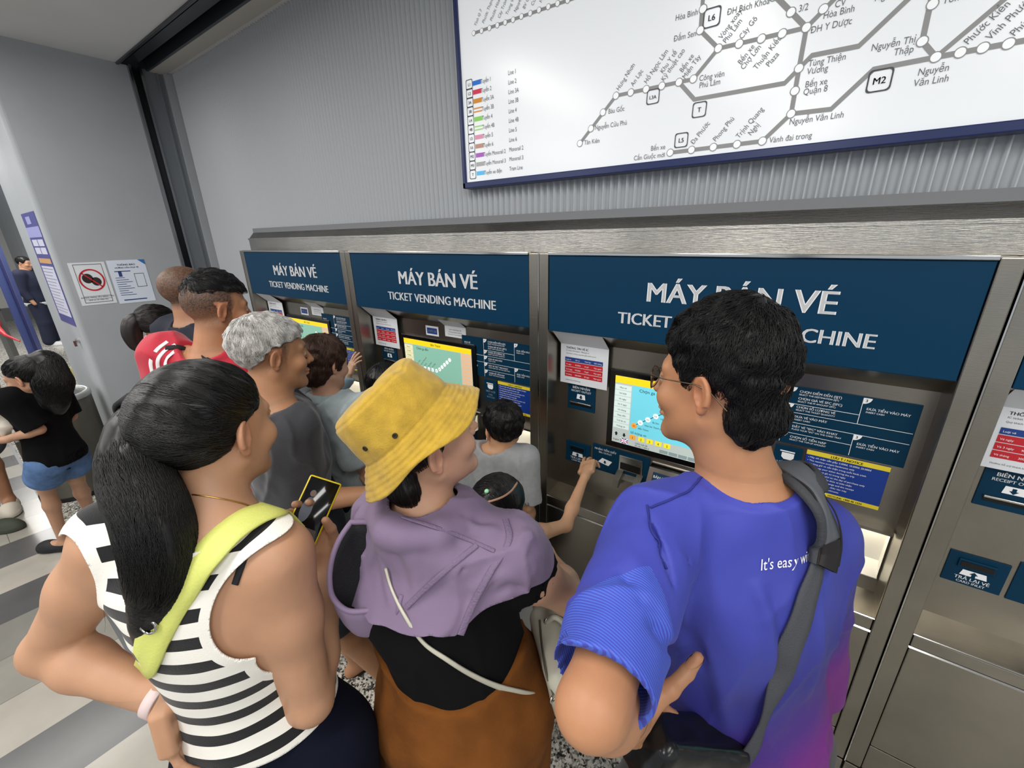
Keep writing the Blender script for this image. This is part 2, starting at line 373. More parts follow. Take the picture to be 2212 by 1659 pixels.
    put_text(t, 'NHẬN TIỀN GIẤY', (0.275, y2, 0.932), UX, UZ, 0.0125, 'c', 0.02); put_text(t, 'BILL OUTLET', (0.275, y2, 0.919), UX, UZ, 0.0105, 'c', 0.015)
    t.add([(0.243, y2, 0.874), (0.292, y2, 0.866), (0.308, y2, 0.890), (0.262, y2, 0.897)], [(0, 1, 2, 3)]); t.build('lettering', M_WHITE, bl)
    a = MB(); arrow_head(a, 0.275, 0.880, 0.008, False); a.build('arrow', M_LABEL, bl)
    c = MB(); c.box(0.338, 0.440, YR - 0.008, YR, 0.868, 0.936, 0.002); c.build('chute_frame', M_CHROME, bl)
    MB().box(0.346, 0.432, YR - 0.0095, YR - 0.006, 0.874, 0.905).build('chute_mouth', M_BLACK, bl)
    c = MB()
    c.prism([(YR, 0.872), (YR - 0.055, 0.842), (YR - 0.062, 0.812), (YR - 0.055, 0.808), (YR, 0.835)], 'x', 0.336, 0.362)
    c.prism([(YR, 0.872), (YR - 0.055, 0.842), (YR - 0.062, 0.812), (YR - 0.055, 0.808), (YR, 0.835)], 'x', 0.420, 0.446)
    c.prism([(YR, 0.855), (YR - 0.030, 0.838), (YR - 0.030, 0.800), (YR, 0.800)], 'x', 0.362, 0.420); c.build('bill_chute', M_STEEL, root)
    # screen
    s = MB().box(0.276, 0.836, YR - 0.012, YR, 0.968, 1.306, 0.004).build('screen', mat('bezel_black', '0a0a0b', 0.16), root)
    # keypad
    kb = MB(); kb.prism([(YR, 0.948), (YR - 0.035, 0.940), (YR - 0.075, 0.868), (YR - 0.072, 0.858), (YR, 0.858)], 'x', 0.478, 0.84); kp = kb.build('keypad', M_CHROME, root)
    ks = np.array([YR - 0.035 - (YR - 0.075), 0.940 - 0.868]); kn = ks / np.linalg.norm(ks); nrm = np.array([0, -kn[1], kn[0]]); ud = np.array([0, kn[0], kn[1]]); ko = np.array([0, YR - 0.075, 0.868])
    pl = MB(); q = [ko + np.array([u, 0, 0]) + ud * v + nrm * 0.0012 for u, v in ((0.497, 0.016), (0.570, 0.016), (0.570, 0.066), (0.497, 0.066))]; pl.add(q + [p - nrm * 0.001 for p in q], [(0, 1, 2, 3), (0, 4, 5, 1), (1, 5, 6, 2), (2, 6, 7, 3), (3, 7, 4, 0)]); kl = pl.build('keypad_label', M_LABEL, kp)
    t = MB(); put_text(t, 'BÀN PHÍM', ko + np.array([0.5335, 0, 0]) + ud * 0.044 + nrm * 0.0022, UX, ud, 0.0145, 'c', 0.02); put_text(t, 'KEYPAD', ko + np.array([0.5335, 0, 0]) + ud * 0.026 + nrm * 0.0022, UX, ud, 0.012, 'c', 0.02); t.build('lettering', M_WHITE, kl)
    for r in range(4):
        for cc in range(3):
            p = ko + np.array([0.592 + cc * 0.0215, 0, 0]) + ud * (0.064 - r * 0.0155); b = MB(); b.tube([p, p + nrm * 0.004], [0.0082, 0.0072], 10); kk = b.build('key', mat('key_yellow', 'e6cf4a', 0.4), kp)
    il = label('insert_cash_label', 0.482, 0.80, 0.72, 0.852); t = MB(); put_text(t, 'ĐƯA TIỀN VÀO', (0.64, y2, 0.820), UX, UZ, 0.021, 'c', 0.02); put_text(t, 'INSERT CASH', (0.64, y2, 0.795), UX, UZ, 0.015, 'c', 0.02); t.build('lettering', M_WHITE, il)
    # instruction board
    ib = label('instruction_board', 0.742, 1.200, 1.152, 1.349); t = MB()
    def ln(u0, z0, u1, z1, w=0.0014):
        d = np.array([u1 - u0, z1 - z0]); d = d / np.linalg.norm(d); n_ = np.array([-d[1], d[0]]) * w / 2
        t.add([(u0 + n_[0], y2, z0 + n_[1]), (u0 - n_[0], y2, z0 - n_[1]), (u1 - n_[0], y2, z1 - n_[1]), (u1 + n_[0], y2, z1 + n_[1])], [(0, 1, 2, 3)])
    ln(0.885, 1.345, 0.885, 1.155); ln(0.75, 1.262, 1.196, 1.262); ln(0.75, 1.228, 1.196, 1.228); ln(0.885, 1.291, 1.07, 1.291); ln(1.07, 1.345, 1.07, 1.262); ln(0.885, 1.191, 1.07, 1.191); ln(1.07, 1.228, 1.07, 1.157)
    nums = []
    for (u, z, s_) in ((0.885, 1.346, '1'), (0.885, 1.291, '2'), (1.07, 1.346, '3'), (0.885, 1.262, '1'), (0.885, 1.228, '1'), (0.885, 1.191, '2'), (1.07, 1.228, '3')):
        a = [(u + 0.02 * math.cos(th) * (1 if th <= 9 else 1), y2, z - 0.0185 * math.sin(th)) for th in np.linspace(0, math.pi / 2, 7)]
        t.add([(u, y2, z)] + a, [list(range(8))]); nums.append((u, z, s_))
    for (a_, b_, u, z, s_) in (('MUA VÉ', 'TICKET PURCHASE', 0.76, 1.312, .011), ('TRẢ LẠI VÉ', 'CARD RETURN', 0.76, 1.247, .011), ('NẠP TIỀN VÀO VÉ', 'SFC TOP-UP', 0.76, 1.200, .010), ('CHỌN ĐIỂM ĐẾN (SJT)', 'SELECT THE DESTINATION (SJT)', 0.912, 1.331, .0105), ('CHỌN GIÁ VÉ SFC (SFC)', 'SELECT THE FF AMOUNT (SFC)', 0.912, 1.308, .0105), ('CHỌN SỐ LƯỢNG VÉ', 'SELECT THE TICKET QUANTITY', 0.912, 1.279, .0105),
                           ('ĐƯA VÉ VÀO MÁY', 'INSERT CARD', 0.912, 1.246, .0105), ('ĐẶT VÉ "SFC" VÀO KHAY', 'PLACE YOUR "SFC" ON THE CARD TRAY', 0.912, 1.212, .0105), ('CHỌN SỐ TIỀN NẠP', 'SELECT THE TOP-UP AMOUNT', 0.912, 1.175, .0105), ('ĐƯA TIỀN VÀO MÁY', 'INSERT CASH', 1.082, 1.31, .0105), ('ĐƯA TIỀN VÀO MÁY', 'INSERT CASH', 1.082, 1.196, .0105)):
        put_text(t, a_, (u, y2, z), UX, UZ, s_, 'l', 0.02); put_text(t, b_, (u, y2, z - s_ * 0.85), UX, UZ, s_ * 0.68, 'l', 0.01)
    t.build('lettering', M_WHITE, ib)
    t = MB()
    for u, z, s_ in nums: put_text(t, s_, (u + 0.008, y2 - 0.0008, z - 0.012), UX, UZ, 0.012, 'c', 0.02)
    t.build('step_number', M_LABEL, ib)
    # call button plate
    cb = label('call_button_label', 0.878, 0.957, 1.03, 1.142); t = MB()
    t.add([(0.900, y2, 1.118), (0.935, y2, 1.118), (0.935, y2, 1.102), (0.928, y2, 1.094), (0.908, y2, 1.094), (0.900, y2, 1.102)], [range(6)]); t.box(0.894, 0.936, y2 - 0.0005, y2, 1.121, 1.125)
    for s_, z, q in (('NÚT GỌI', 1.076, .014), ('CALL', 1.060, .012), ('BUTTON', 1.046, .012)): put_text(t, s_, (0.9175, y2, z), UX, UZ, q, 'c', 0.02)
    t.build('lettering', M_WHITE, cb)
    # notice plate
    npz = MB().box(0.966, 1.174, y1, YR, 0.998, 1.146, 0.001).build('notice_plate', mat('notice_blue', '14398f', 0.4), root)
    t = MB(); t.box(0.966, 1.174, y2 - 0.0002, y1, 1.131, 1.146); t.box(0.966, 1.174, y2 - 0.0002, y1, 0.998, 1.010); t.build('yellow_strip', M_YEL, npz)
    t = MB(); put_text(t, 'LƯU Ý / NOTICE', (1.07, y2 - .001, 1.1345), UX, UZ, 0.011, 'c', 0.02); put_text(t, 'HOTLINE: 1900 90 1234', (1.09, y2 - .001, 1.001), UX, UZ, 0.0085, 'c', 0.015); t.build('dark_lettering', M_BLACK, npz)
    t = MB(); lines = ['• Máy chỉ nhận tiền giấy: 5.000đ, 10.000đ, 20.000đ', '• This machine accepts banknotes only', '• Vui lòng giữ vé cẩn thận trong suốt hành trình', '• Please keep your ticket during the trip', '• Vé lượt chỉ có giá trị trong ngày', '• Single ticket is valid on the day of purchase only', '• Vui lòng lấy lại tiền thừa và biên nhận', '• Please collect the change and the receipt', '• Không đưa tiền rách, nhàu vào máy', '• Do not insert torn banknotes']
    for i, s_ in enumerate(lines): put_text(t, s_, (0.972, y2, 1.120 - i * 0.0112), UX, UZ, 0.0078, 'l', 0.01)
    t.build('lettering', M_WHITE, npz)
    # lit coin and ticket tray
    t = MB(); t.prism([(YR + 0.05, 0.93), (YR + 0.05, 0.79), (YR, 0.755), (YR, 0.75), (YR + 0.055, 0.78), (YR + 0.055, 0.935)], 'x', tx0, tx1)
    t.box(tx0 - 0.004, tx0, YR, YR + 0.055, 0.75, 0.935); t.box(tx1, tx1 + 0.004, YR, YR + 0.055, 0.75, 0.935)
    tr = t.build('tray', mat('tray_white', 'e9e6dc', 0.35), root)
    t = MB(); t.box(tx0, tx1, YR - 0.03, YR + 0.055, 0.935, 0.945); t.build('tray_hood', M_STEEL, tr)
    MB().box(tx0 + 0.01, tx1 - 0.01, YR + 0.0, YR + 0.03, 0.931, 0.935).build('tray_lamp', mat('tray_lamp', 'ffffff', emit='fff6e2', estr=9), tr)
    # lower white tray apron, lit by the lamp
    return root
def screen_face(scr, kind):
    y = YR - 0.0128; g = (0.303, 0.809, 0.995, 1.284)
    def q(mb, a, b, c, d, yy=y): mb.add([(a, yy, c), (b, yy, c), (b, yy, d), (a, yy, d)], [(0, 1, 2, 3)])
    def em(n, c, s=0.5): return mat('screen_' + n, c, 0.2, emit=c, estr=s)
    u0, u1, z0, z1 = g
    m = MB(); q(m, u0, u1, z0, z1); m.build('display', em('grey', 'b9c4c4' if kind else 'a9b3ae'), scr)
    m = MB(); q(m, u0, u1, z1 - 0.028, z1, y - .0006); m.build('title_bar', em('yellow', 'e8c81e'), scr)
    m = MB(); q(m, u0 + 0.072, u1 - (0.002 if kind else 0.075), z0 + 0.052, z1 - 0.030, y - .0006); m.build('map_field', em('cyan', '6cc4d4') if kind else em('green', '7fae9b'), scr)
    m = MB()
    for i in range(8): q(m, u0 + 0.002, u0 + 0.069, z1 - 0.057 - i * 0.0237, z1 - 0.036 - i * 0.0237, y - .0006)
    m.build('menu_buttons', em('cream', 'd8d3a6') if not kind else em('pale', 'c6d6d2'), scr)
    if not kind:
        m = MB()
        for i in range(11): q(m, u1 - 0.071, u1 - 0.002, z1 - 0.048 - i * 0.0205, z1 - 0.031 - i * 0.0205, y - .0006)
        m.build('fare_list', em('peach', 'd3ab86'), scr)
    t = MB(); yy = y - 0.0012
    put_text(t, 'Bến Thành' if not kind else 'Bến Thành - Suối Tiên', ((u0 + u1) / 2, yy, z1 - 0.020), UX, UZ, 0.017, 'c', 0.01)
    put_text(t, 'Chọn ga đến', (u0 + 0.10, yy, z1 - 0.052), UX, UZ, 0.018, 'l', 0.01)
    for i, s_ in enumerate(['Mua vé', 'Vé lượt', 'Vé ngày', 'Vé 3 ngày', 'Vé tháng', 'Nạp tiền', 'Trả lại vé', 'Thông tin']): put_text(t, s_, (u0 + 0.035, yy, z1 - 0.050 - i * 0.0237), UX, UZ, 0.0098, 'c')
    pts = [(0.393, 1.087), (0.418, 1.106), (0.447, 1.126), (0.476, 1.147), (0.509, 1.168), (0.545, 1.168), (0.58, 1.168), (0.615, 1.168), (0.65, 1.168)]
    if not kind: pts = [(0.40 + i * 0.03, 1.13) for i in range(6)] + [(0.575, 1.142), (0.595, 1.158), (0.615, 1.174), (0.635, 1.19), (0.655, 1.206)]
    for (a, b), (c, d) in zip(pts[:-1], pts[1:]):
        dd = np.array([c - a, d - b]); dd /= np.linalg.norm(dd); n_ = np.array([-dd[1], dd[0]]) * 0.0012
        t.add([(a + n_[0], yy, b + n_[1]), (a - n_[0], yy, b - n_[1]), (c - n_[0], yy, d - n_[1]), (c + n_[0], yy, d + n_[1])], [(0, 1, 2, 3)])
    sts = ['Bến Thành', 'Nhà hát Thành phố', 'Ba Son', 'Văn Thánh', 'Tân Cảng']
    for i, s_ in enumerate(sts): put_text(t, s_, (pts[i][0] + 0.018, yy, pts[i][1] - 0.010), UX, UZ, 0.0095, 'l') if kind else put_text(t, s_, (pts[i][0], yy, pts[i][1] + 0.012), UX, UZ, 0.009, 'l', rot=0.8)
    put_text(t, 'Số lượng vé:', (u0 + 0.078, yy, z0 + 0.056), UX, UZ, 0.013)
    put_text(t, '▲'.replace('▲', 'A') if False else 'English', (u0 + 0.006, yy, z0 + 0.010), UX, UZ, 0.0098)
    for u, up in ((u0 + 0.018, 1), (u0 + 0.052, -1)):
        zc = z0 + 0.040; t.add([(u - .008, yy, zc), (u + .008, yy, zc), (u, yy, zc + up * .009)], [(0, 1, 2)]); t.add([(u - .004, yy, zc), (u + .004, yy, zc), (u + .004, yy, zc - up * .008), (u - .004, yy, zc - up * .008)], [(0, 1, 2, 3)])
    t.build('screen_lettering', em('ink', '0d2426', 0.1), scr)
    m = MB()
    for (a, b) in pts[1:]:
        m.add([(a + 0.0105 * math.cos(t_), yy - .0006, b + 0.0105 * math.sin(t_)) for t_ in np.linspace(0, 2 * math.pi, 18)[:-1]], [range(17)])
    m.build('station_dots', em('white', 'f0f4f4'), scr)
    m = MB(); m.add([(pts[0][0] + 0.012 * math.cos(t_), yy - .0006, pts[0][1] + 0.012 * math.sin(t_)) for t_ in np.linspace(0, 2 * math.pi, 18)[:-1]], [range(17)])
    q(m, u0 + .076, u0 + .100, z0 + .030, z0 + .050, yy); m.build('selected_mark', em('orange', 'e09a3c'), scr)
    t = MB()
    for i, (a, b) in enumerate(pts[:7]): put_text(t, '%02d' % (i + 1), (a, yy - .0012, b - .004), UX, UZ, 0.010, 'c', .01)
    t.build('station_numbers', em('ink', '0d2426', 0.1), scr)
    m = MB()
    for i in range(4): q(m, u0 + .112 + i * .034, u0 + .137 + i * .034, z0 + .030, z0 + .049, yy)
    m.build('quantity_buttons', em('button_yellow', 'e2d52a'), scr)
    t = MB()
    for i in range(5): put_text(t, str(i + 1), (u0 + .089 + i * .0345, yy - .0012, z0 + .034), UX, UZ, 0.014, 'c', .01)
    put_text(t, 'GIẢM GIÁ 0đ', (u0 + .10, yy, z0 + .014), UX, UZ, .009); put_text(t, 'Số tiền: 7.000 đ', (u0 + .10, yy, z0 + .004), UX, UZ, .009)
    t.build('quantity_numbers', em('ink', '0d2426', 0.1), scr)
    m = MB()
    for i in range(7): q(m, u0 + .20 + i * .036, u0 + .232 + i * .036, z0 + .004, z0 + .018, yy)
    m.build('bottom_buttons', em('btn', '7a8a8c'), scr)
    # small flag for the language button
    fx, fz, fw, fh = u0 + 0.038, z0 + 0.003, 0.031, 0.022
    m = MB(); q(m, fx, fx + fw, fz, fz + fh, yy); fl = m.build('flag', em('flag_blue', '243a7c', .5), scr)
    m = MB()
    for w_, nm in ((.0055, 0),):
        q(m, fx, fx + fw, fz + fh / 2 - w_ / 2, fz + fh / 2 + w_ / 2, yy - .0004); q(m, fx + fw / 2 - w_ / 2, fx + fw / 2 + w_ / 2, fz, fz + fh, yy - .0004)
    for (a, b, c, d) in ((fx, fz, fx + fw, fz + fh), (fx, fz + fh, fx + fw, fz)):
        dd = np.array([c - a, d - b]); dd /= np.linalg.norm(dd); n_ = np.array([-dd[1], dd[0]]) * .0016
        m.add([(a + n_[0], yy - .0004, b + n_[1]), (a - n_[0], yy - .0004, b - n_[1]), (c - n_[0], yy - .0004, d - n_[1]), (c + n_[0], yy - .0004, d + n_[1])], [(0, 1, 2, 3)])
    m.build('white_cross', em('white', 'f0f4f4'), fl)
    m = MB(); q(m, fx, fx + fw, fz + fh / 2 - .0016, fz + fh / 2 + .0016, yy - .0008); q(m, fx + fw / 2 - .0016, fx + fw / 2 + .0016, fz, fz + fh, yy - .0008); m.build('red_cross', em('flag_red', 'c01f33'), fl)

proto = machine(); machines = [proto] + [copy_tree(proto) for _ in range(NB - 1)]
mlabels = ['leftmost ticket machine, mostly hidden behind the queue, cream list on its screen', 'second ticket machine from the left, green map screen above the yellow hat', 'large nearest ticket machine with cyan map screen, in front of the man in blue', 'cut off ticket machine at the right edge of the row, beside the bright steel post']
def notice(x, label_, var):
    r = empty('price_notice', (x, 0, 0)); y = YR - 0.022
    m = MB(); m.box(0.056, 0.272, y, y + 0.0015, 1.215, 1.384); m.prism([(y, 1.384), (YM + 0.018, 1.449), (YM + 0.0195, 1.449), (y + 0.0015, 1.386)], 'x', 0.056, 0.272); m.build('sheet', M_PAPER, r)
    y -= 0.0008
    def bx(a, b, c, d, mt, nm):
        mm_ = MB(); mm_.add([(a, y, c), (b, y, c), (b, y, d), (a, y, d)], [(0, 1, 2, 3)]); return mm_.build(nm, mt, r)
    bx(0.078, 0.250, 1.312, 1.330, M_NAVY, 'table_head')
    m = MB()
    for i, (a, b) in enumerate(((1.290, 1.310), (1.268, 1.288), (1.246, 1.266))): m.add([(0.078, y, a), (0.250, y, a), (0.250, y, b), (0.078, y, b)], [(0, 1, 2, 3)])
    m.build('table_rows', M_RED, r)
    t = MB(); put_text(t, 'THÔNG TIN VÉ IC', (0.082, y, 1.366), UX, UZ, 0.0125, 'l', .015); put_text(t, 'IC ticket information - Bảng giá vé', (0.082, y, 1.356), UX, UZ, 0.0075); put_text(t, 'Quý khách vui lòng mang theo giấy tờ khi mua vé', (0.082, y, 1.344), UX, UZ, 0.0068)
    put_text(t, 'Hotline hỗ trợ khách hàng', (0.082, y, 1.228), UX, UZ, 0.0065); t.build('lettering', M_GREYTXT, r)
    t = MB()
    for z, row in ((1.3175, ('Loại vé', 'Giá vé', 'Thời hạn', 'Đối tượng')), (1.2965, ('Vé ngày', '40.000đ', '24 giờ', 'Mọi người')), (1.2745, ('Vé 3 ngày', '90.000đ', '72 giờ', 'Mọi người')), (1.2525, ('Vé tháng', '300.000đ', '30 ngày', 'Mọi người'))):
        for i, s_ in enumerate(row): put_text(t, s_, (0.083 + i * 0.043, y - .0006, z), UX, UZ, 0.0078)
    t.build('table_lettering', M_WHITE, r)
    tag(r, label_, 'notice', 'price notices hung in the machine recesses'); return r
def idplate(x, num, label_):
    r = empty('machine_number_sign', (x, 0, 0)); y = YR - 0.002
    m = MB(); m.box(0.480, 0.576, y, YR, 1.318, 1.370, .001); m.build('plate', M_PAPER, r)
    m = MB(); m.box(0.490, 0.566, y - .0008, y, 1.328, 1.360, .0004); b = m.build('blue_badge', M_NAVY, r)
    t = MB(); put_text(t, 'TVM ' + num, (0.528, y - .0014, 1.337), UX, UZ, .019, 'c', .015); t.build('lettering', M_WHITE, b)
    tag(r, label_, 'sign')
    r2 = empty('small_notice', (x, 0, 0)); m = MB(); m.box(0.624, 0.770, y, YR, 1.328, 1.384, .0008); m.prism([(y, 1.384), (YM + .05, 1.432), (YM + .051, 1.433), (y + .001, 1.386)], 'x', .624, .770); m.build('sheet', M_PAPER, r2)
    t = MB(); put_text(t, 'LƯU Ý KHI MUA VÉ', (0.697, y - .0008, 1.363), UX, UZ, .010, 'c', .01); put_text(t, 'Vui lòng chuẩn bị tiền lẻ', (0.697, y - .0008, 1.351), UX, UZ, .009, 'c'); put_text(t, 'Thank you for your cooperation', (0.697, y - .0008, 1.340), UX, UZ, .008, 'c'); t.build('lettering', M_GREYTXT, r2)
    tag(r2, label_.replace('blue number sign reading TVM', 'small white text notice right of the TVM sign'), 'notice')
for i, mc in enumerate(machines):
    mc.location.x = X0 + i * PITCH
    tag(mc, mlabels[i], 'ticket machine', 'ticket machines in the wall')
    scr = [c for c in mc.children if c.name.startswith('screen')][0]
    screen_face(scr, i >= 2)
wh = ['leftmost machine', 'green map screen machine', 'machine faced by man in blue', 'cut off right edge machine']
for i in range(4): notice(X0 + i * PITCH, 'white and red price notice in recess of the ' + wh[i], i)
idplate(X0, '09', 'blue number sign reading TVM above the screen of the leftmost machine')
idplate(X0 + PITCH, '10', 'blue number sign reading TVM above the green map screen')
# ------------------------------------------------------------ route map light box above the machines
YB = 1.555
bx0, bx1, bz0, bz1 = -1.408, 2.3, 2.012, 2.96
board = empty('route_map_board', (0, 0, 0)); tag(board, 'large white route map light box with dark blue frame on the ribbed wall', 'map board')
M_FRAME = mat('frame_navy', '1c2a5c', 0.3)
mb = MB(); fw = 0.024
mb.box(bx0, bx1, YB - 0.012, YW - 0.02, bz0, bz0 + fw, 0.003); mb.box(bx0, bx1, YB - 0.012, YW - 0.02, bz1 - fw, bz1, 0.003); mb.box(bx0, bx0 + fw * .7, YB - 0.012, YW - 0.02, bz0, bz1, 0.003); mb.box(bx1 - fw, bx1, YB - 0.012, YW - 0.02, bz0, bz1, 0.003)
mb.build('frame', M_FRAME, board)
pan = MB().box(bx0 + 0.01, bx1 - 0.01, YB, YB + 0.012, bz0 + 0.01, bz1 - 0.01).build('panel', mat('map_panel', 'd9dcde', 0.22, emit='eef1f4', estr=0.27), board)
yl = YB - 0.0012
def bp(px, py): p = aty(px, py, YB); return np.array([p[0], p[2]])
M_LINE = mat('map_line_grey', '8e8e8d', 0.5, emit='8e8e8d', estr=0.12); M_TXT = mat('map_text', '6a6c6e', 0.5); M_TXTD = mat('map_text_dark', '4a4d52', 0.5)
lines = [([(1024, 72), (1130, 35), (1236, -2), (1330, -36)], 0.0105), ([(1253, 310), (1331, 207), (1498, 171), (1552, 105), (1742, 60)], .011), ([(1552, 105), (1513, 66), (1521, -30)], .011), ([(1467, 178), (1500, 215), (1695, 180), (1754, 120), (1855, 100), (1990, -28)], .0115),
         ([(1742, 60), (1640, -44)], .0125), ([(1742, 60), (1850, -50)], .0115), ([(1742, 60), (1726, 148), (1709, 246), (1647, 305), (1448, 330)], .0115), ([(1709, 246), (1795, 236), (1887, 150), (2021, 124), (2212, 88), (2330, 66)], .0115), ([(2021, 124), (1992, 90), (2020, -40)], .0115), ([(2021, 124), (2230, -52)], .0105)]
m = MB()
for pts, w in lines:
    P2 = [bp(*p) for p in pts]
    for k, (a, b) in enumerate(zip(P2[:-1], P2[1:])):
        d = b - a; d = d / np.linalg.norm(d); n_ = np.array([-d[1], d[0]]) * w / 2; a = a - d * w * .2; b = b + d * w * .2; y = yl - 0.0001 * k
        m.add([(a[0] + n_[0], y, a[1] + n_[1]), (a[0] - n_[0], y, a[1] - n_[1]), (b[0] - n_[0], y, b[1] - n_[1]), (b[0] + n_[0], y, b[1] + n_[1])], [(0, 1, 2, 3)])
m.build('route_lines', M_LINE, pan)
st = [(1024, 72), (1041, 67), (1058, 61), (1075, 55), (1092, 49), (1109, 43), (1127, 36), (1146, 29), (1165, 22), (1185, 15), (1205, 8), (1227, 1), (1253, 310), (1277, 278), (1303, 243), (1331, 207), (1363, 200), (1396, 193), (1430, 186), (1467, 178), (1498, 171), (1552, 105), (1597, 95), (1645, 84), (1690, 73), (1742, 60), (1513, 66), (1519, 20),
      (1709, 27), (1779, 20), (1726, 148), (1717, 197), (1709, 246), (1647, 305), (1592, 312), (1541, 318), (1494, 324), (1448, 330), (2021, 124), (2074, 114), (2123, 104), (2178, 95), (1992, 90), (2014, 10), (1672, -8)]
ring, dot = MB(), MB()
for p in st:
    c = bp(*p); r = 0.0118 if p[0] > 1240 else 0.0095
    for mbx, rr, y in ((ring, r, yl - 0.0008), (dot, r * .8, yl - 0.0014)):
        mbx.add([(c[0] + rr * math.cos(t), y, c[1] + rr * math.sin(t)) for t in np.linspace(0, 2 * math.pi, 25)[:-1]], [range(24)])
ring.build('station_rings', M_LINE, pan); dot.build('station_dots', mat('map_white', 'e8eaec', 0.3, emit='f2f4f6', estr=0.25), pan)
t = MB(); td = MB()
def lab(s, px, py, al='l', rot=0, size=0.022, mb=t):
    c = bp(px, py); put_text(mb, s, (c[0], yl - 0.001, c[1]), UX, UZ, size, al, 0.008, math.radians(rot), 0.82)
for s, x, y in (('Tỉnh lộ 7', 1029, 58), ('Phước Thạnh', 1046, 52), ('Phước Hòa', 1063, 47), ('Cây Trôm', 1080, 41), ('Trung Viết', 1097, 34), ('Nguyễn Văn Ni', 1115, 28), ('BV Củ Chi', 1134, 21), ('Củ Chi', 1152, 14), ('Hòa Phú', 1170, 7), ('Tân Quy', 1190, 0)): lab(s, x, y, rot=52, size=.018)
for s, x, y, al in (('Hòa Bình', 1507, 32, 'r'), ('Đầm Sen', 1503, 78, 'r'), ('ĐH Bách Khoa', 1662, 8, 'r'), ('3/2', 1724, 27, 'l'), ('CV', 1802, 18, 'l'), ('Hòa Bình', 1777, 42, 'l'), ('ĐH Y Dược', 1750, 73, 'l'), ('Tùng Thiện', 1745, 145, 'l'), ('Vương', 1742, 162, 'l'), ('Bến xe', 1738, 190, 'l'), ('Quận 8', 1734, 206, 'l'),
                    ('Công viên', 1510, 176, 'l'), ('Phú Lâm', 1510, 191, 'l'), ('Bàu Gốc', 1314, 246, 'l'), ('Nguyễn Cửu Phú', 1285, 281, 'l'), ('Tân Kiên', 1262, 313, 'l'), ('Bến xe', 1437, 322, 'r'), ('Cần Giuộc mới', 1436, 339, 'r'), ('Nguyễn Văn Linh', 1704, 270, 'l'), ('Vành đai trong', 1661, 309, 'l'), ('Nguyễn Thị', 1976, 92, 'r'), ('Thập', 1972, 113, 'r'), ('Nguyễn', 2048, 153, 'r'), ('Văn Linh', 2047, 176, 'r'), ('Tôn Đản', 2034, 10, 'l'), ('Ngã', 1888, 4, 'l')):
    lab(s, x, y, al, 0, 0.0205 if x < 1480 else 0.0212)
for s, x, y in (('Hưng Nhơn', 1337, 197), ('An Lạc', 1368, 188), ('Hồ Ngọc Lãm', 1397, 182), ('Khu Y tế', 1432, 160), ('Kỹ thuật cao', 1434, 177), ('Bến xe', 1474, 158), ('Miền Tây', 1480, 172), ('Vòng xoay', 1559, 86), ('Phú Lâm', 1568, 95), ('Cây Gõ', 1603, 86), ('Bến xe', 1600, 141), ('Chợ Lớn', 1606, 152), ('Thuận Kiều', 1634, 152), ('Plaza', 1661, 146), ('Đa Phước', 1498, 313), ('Phong Phú', 1546, 307), ('Trịnh Quang', 1596, 300), ('Nghị', 1622, 294), ('Phước Kiển', 2090, 98), ('Vĩnh Phước', 2138, 88), ('Phú Xuân', 2190, 80)):
    lab(s, x, y, rot=50, size=.0205)
t.build('station_names', M_TXT, pan)
# line badges
bd = MB(); tb = MB()
def badge(px, py, s, w=0.040, col=None):
    c = bp(px, py); r = w * .16
    def rr(w_, y): 
        out = []
        for (sx, sy, a0) in ((1, 1, 0), (-1, 1, 90), (-1, -1, 180), (1, -1, 270)):
            for a in (0, 30, 60, 90): th = math.radians(a0 + a); out.append((c[0] + sx * (w_ - r) + r * math.cos(th), y, c[1] + sy * (w_ - r) + r * math.sin(th)))
        return out
    A, B = rr(w / 2, yl - .001), rr(w / 2 * .86, yl - .001); n = len(A)
    bd.add(A + B, [(i, (i + 1) % n, n + (i + 1) % n, n + i) for i in range(n)])
    put_text(tb, s, (c[0], yl - .001, c[1] - w * .15), UX, UZ, w * (.42 if len(s) < 3 else .33), 'c', .015)
for a in ((1538, 38, 'L6', .048), (1411, 209, 'L3A', .042), (1511, 237, 'T', .042), (1472, 303, 'L5', .042), (1900, 174, 'M2', .05)): badge(*a)
leg = ['Tuyến 1', 'Tuyến 2', 'Tuyến 3A', 'Tuyến 3B', 'Tuyến 4', 'Tuyến 4B', 'Tuyến 5', 'Tuyến 6', 'Tuyến Monorail 2', 'Tuyến Monorail 3', 'Tuyến xe điện']
leg2 = ['Line 1', 'Line 2', 'Line 3A', 'Line 3B', 'Line 4', 'Line 4B', 'Line 5', 'Line 6', 'Monorail 2', 'Monorail 3', 'Tram Line']
bs = ['L1', 'L2', '3A', '3B', 'L4', '4B', 'L5', 'L6', 'M2', 'M3', 'T']
lc = ['1668c4', 'c8274c', 'cc8420', 'cf8f4a', '86c95c', 'a2d184', 'd88fa8', 'b58b7c', 'a25bb5', 'a3a4a4', '5cb4e4']
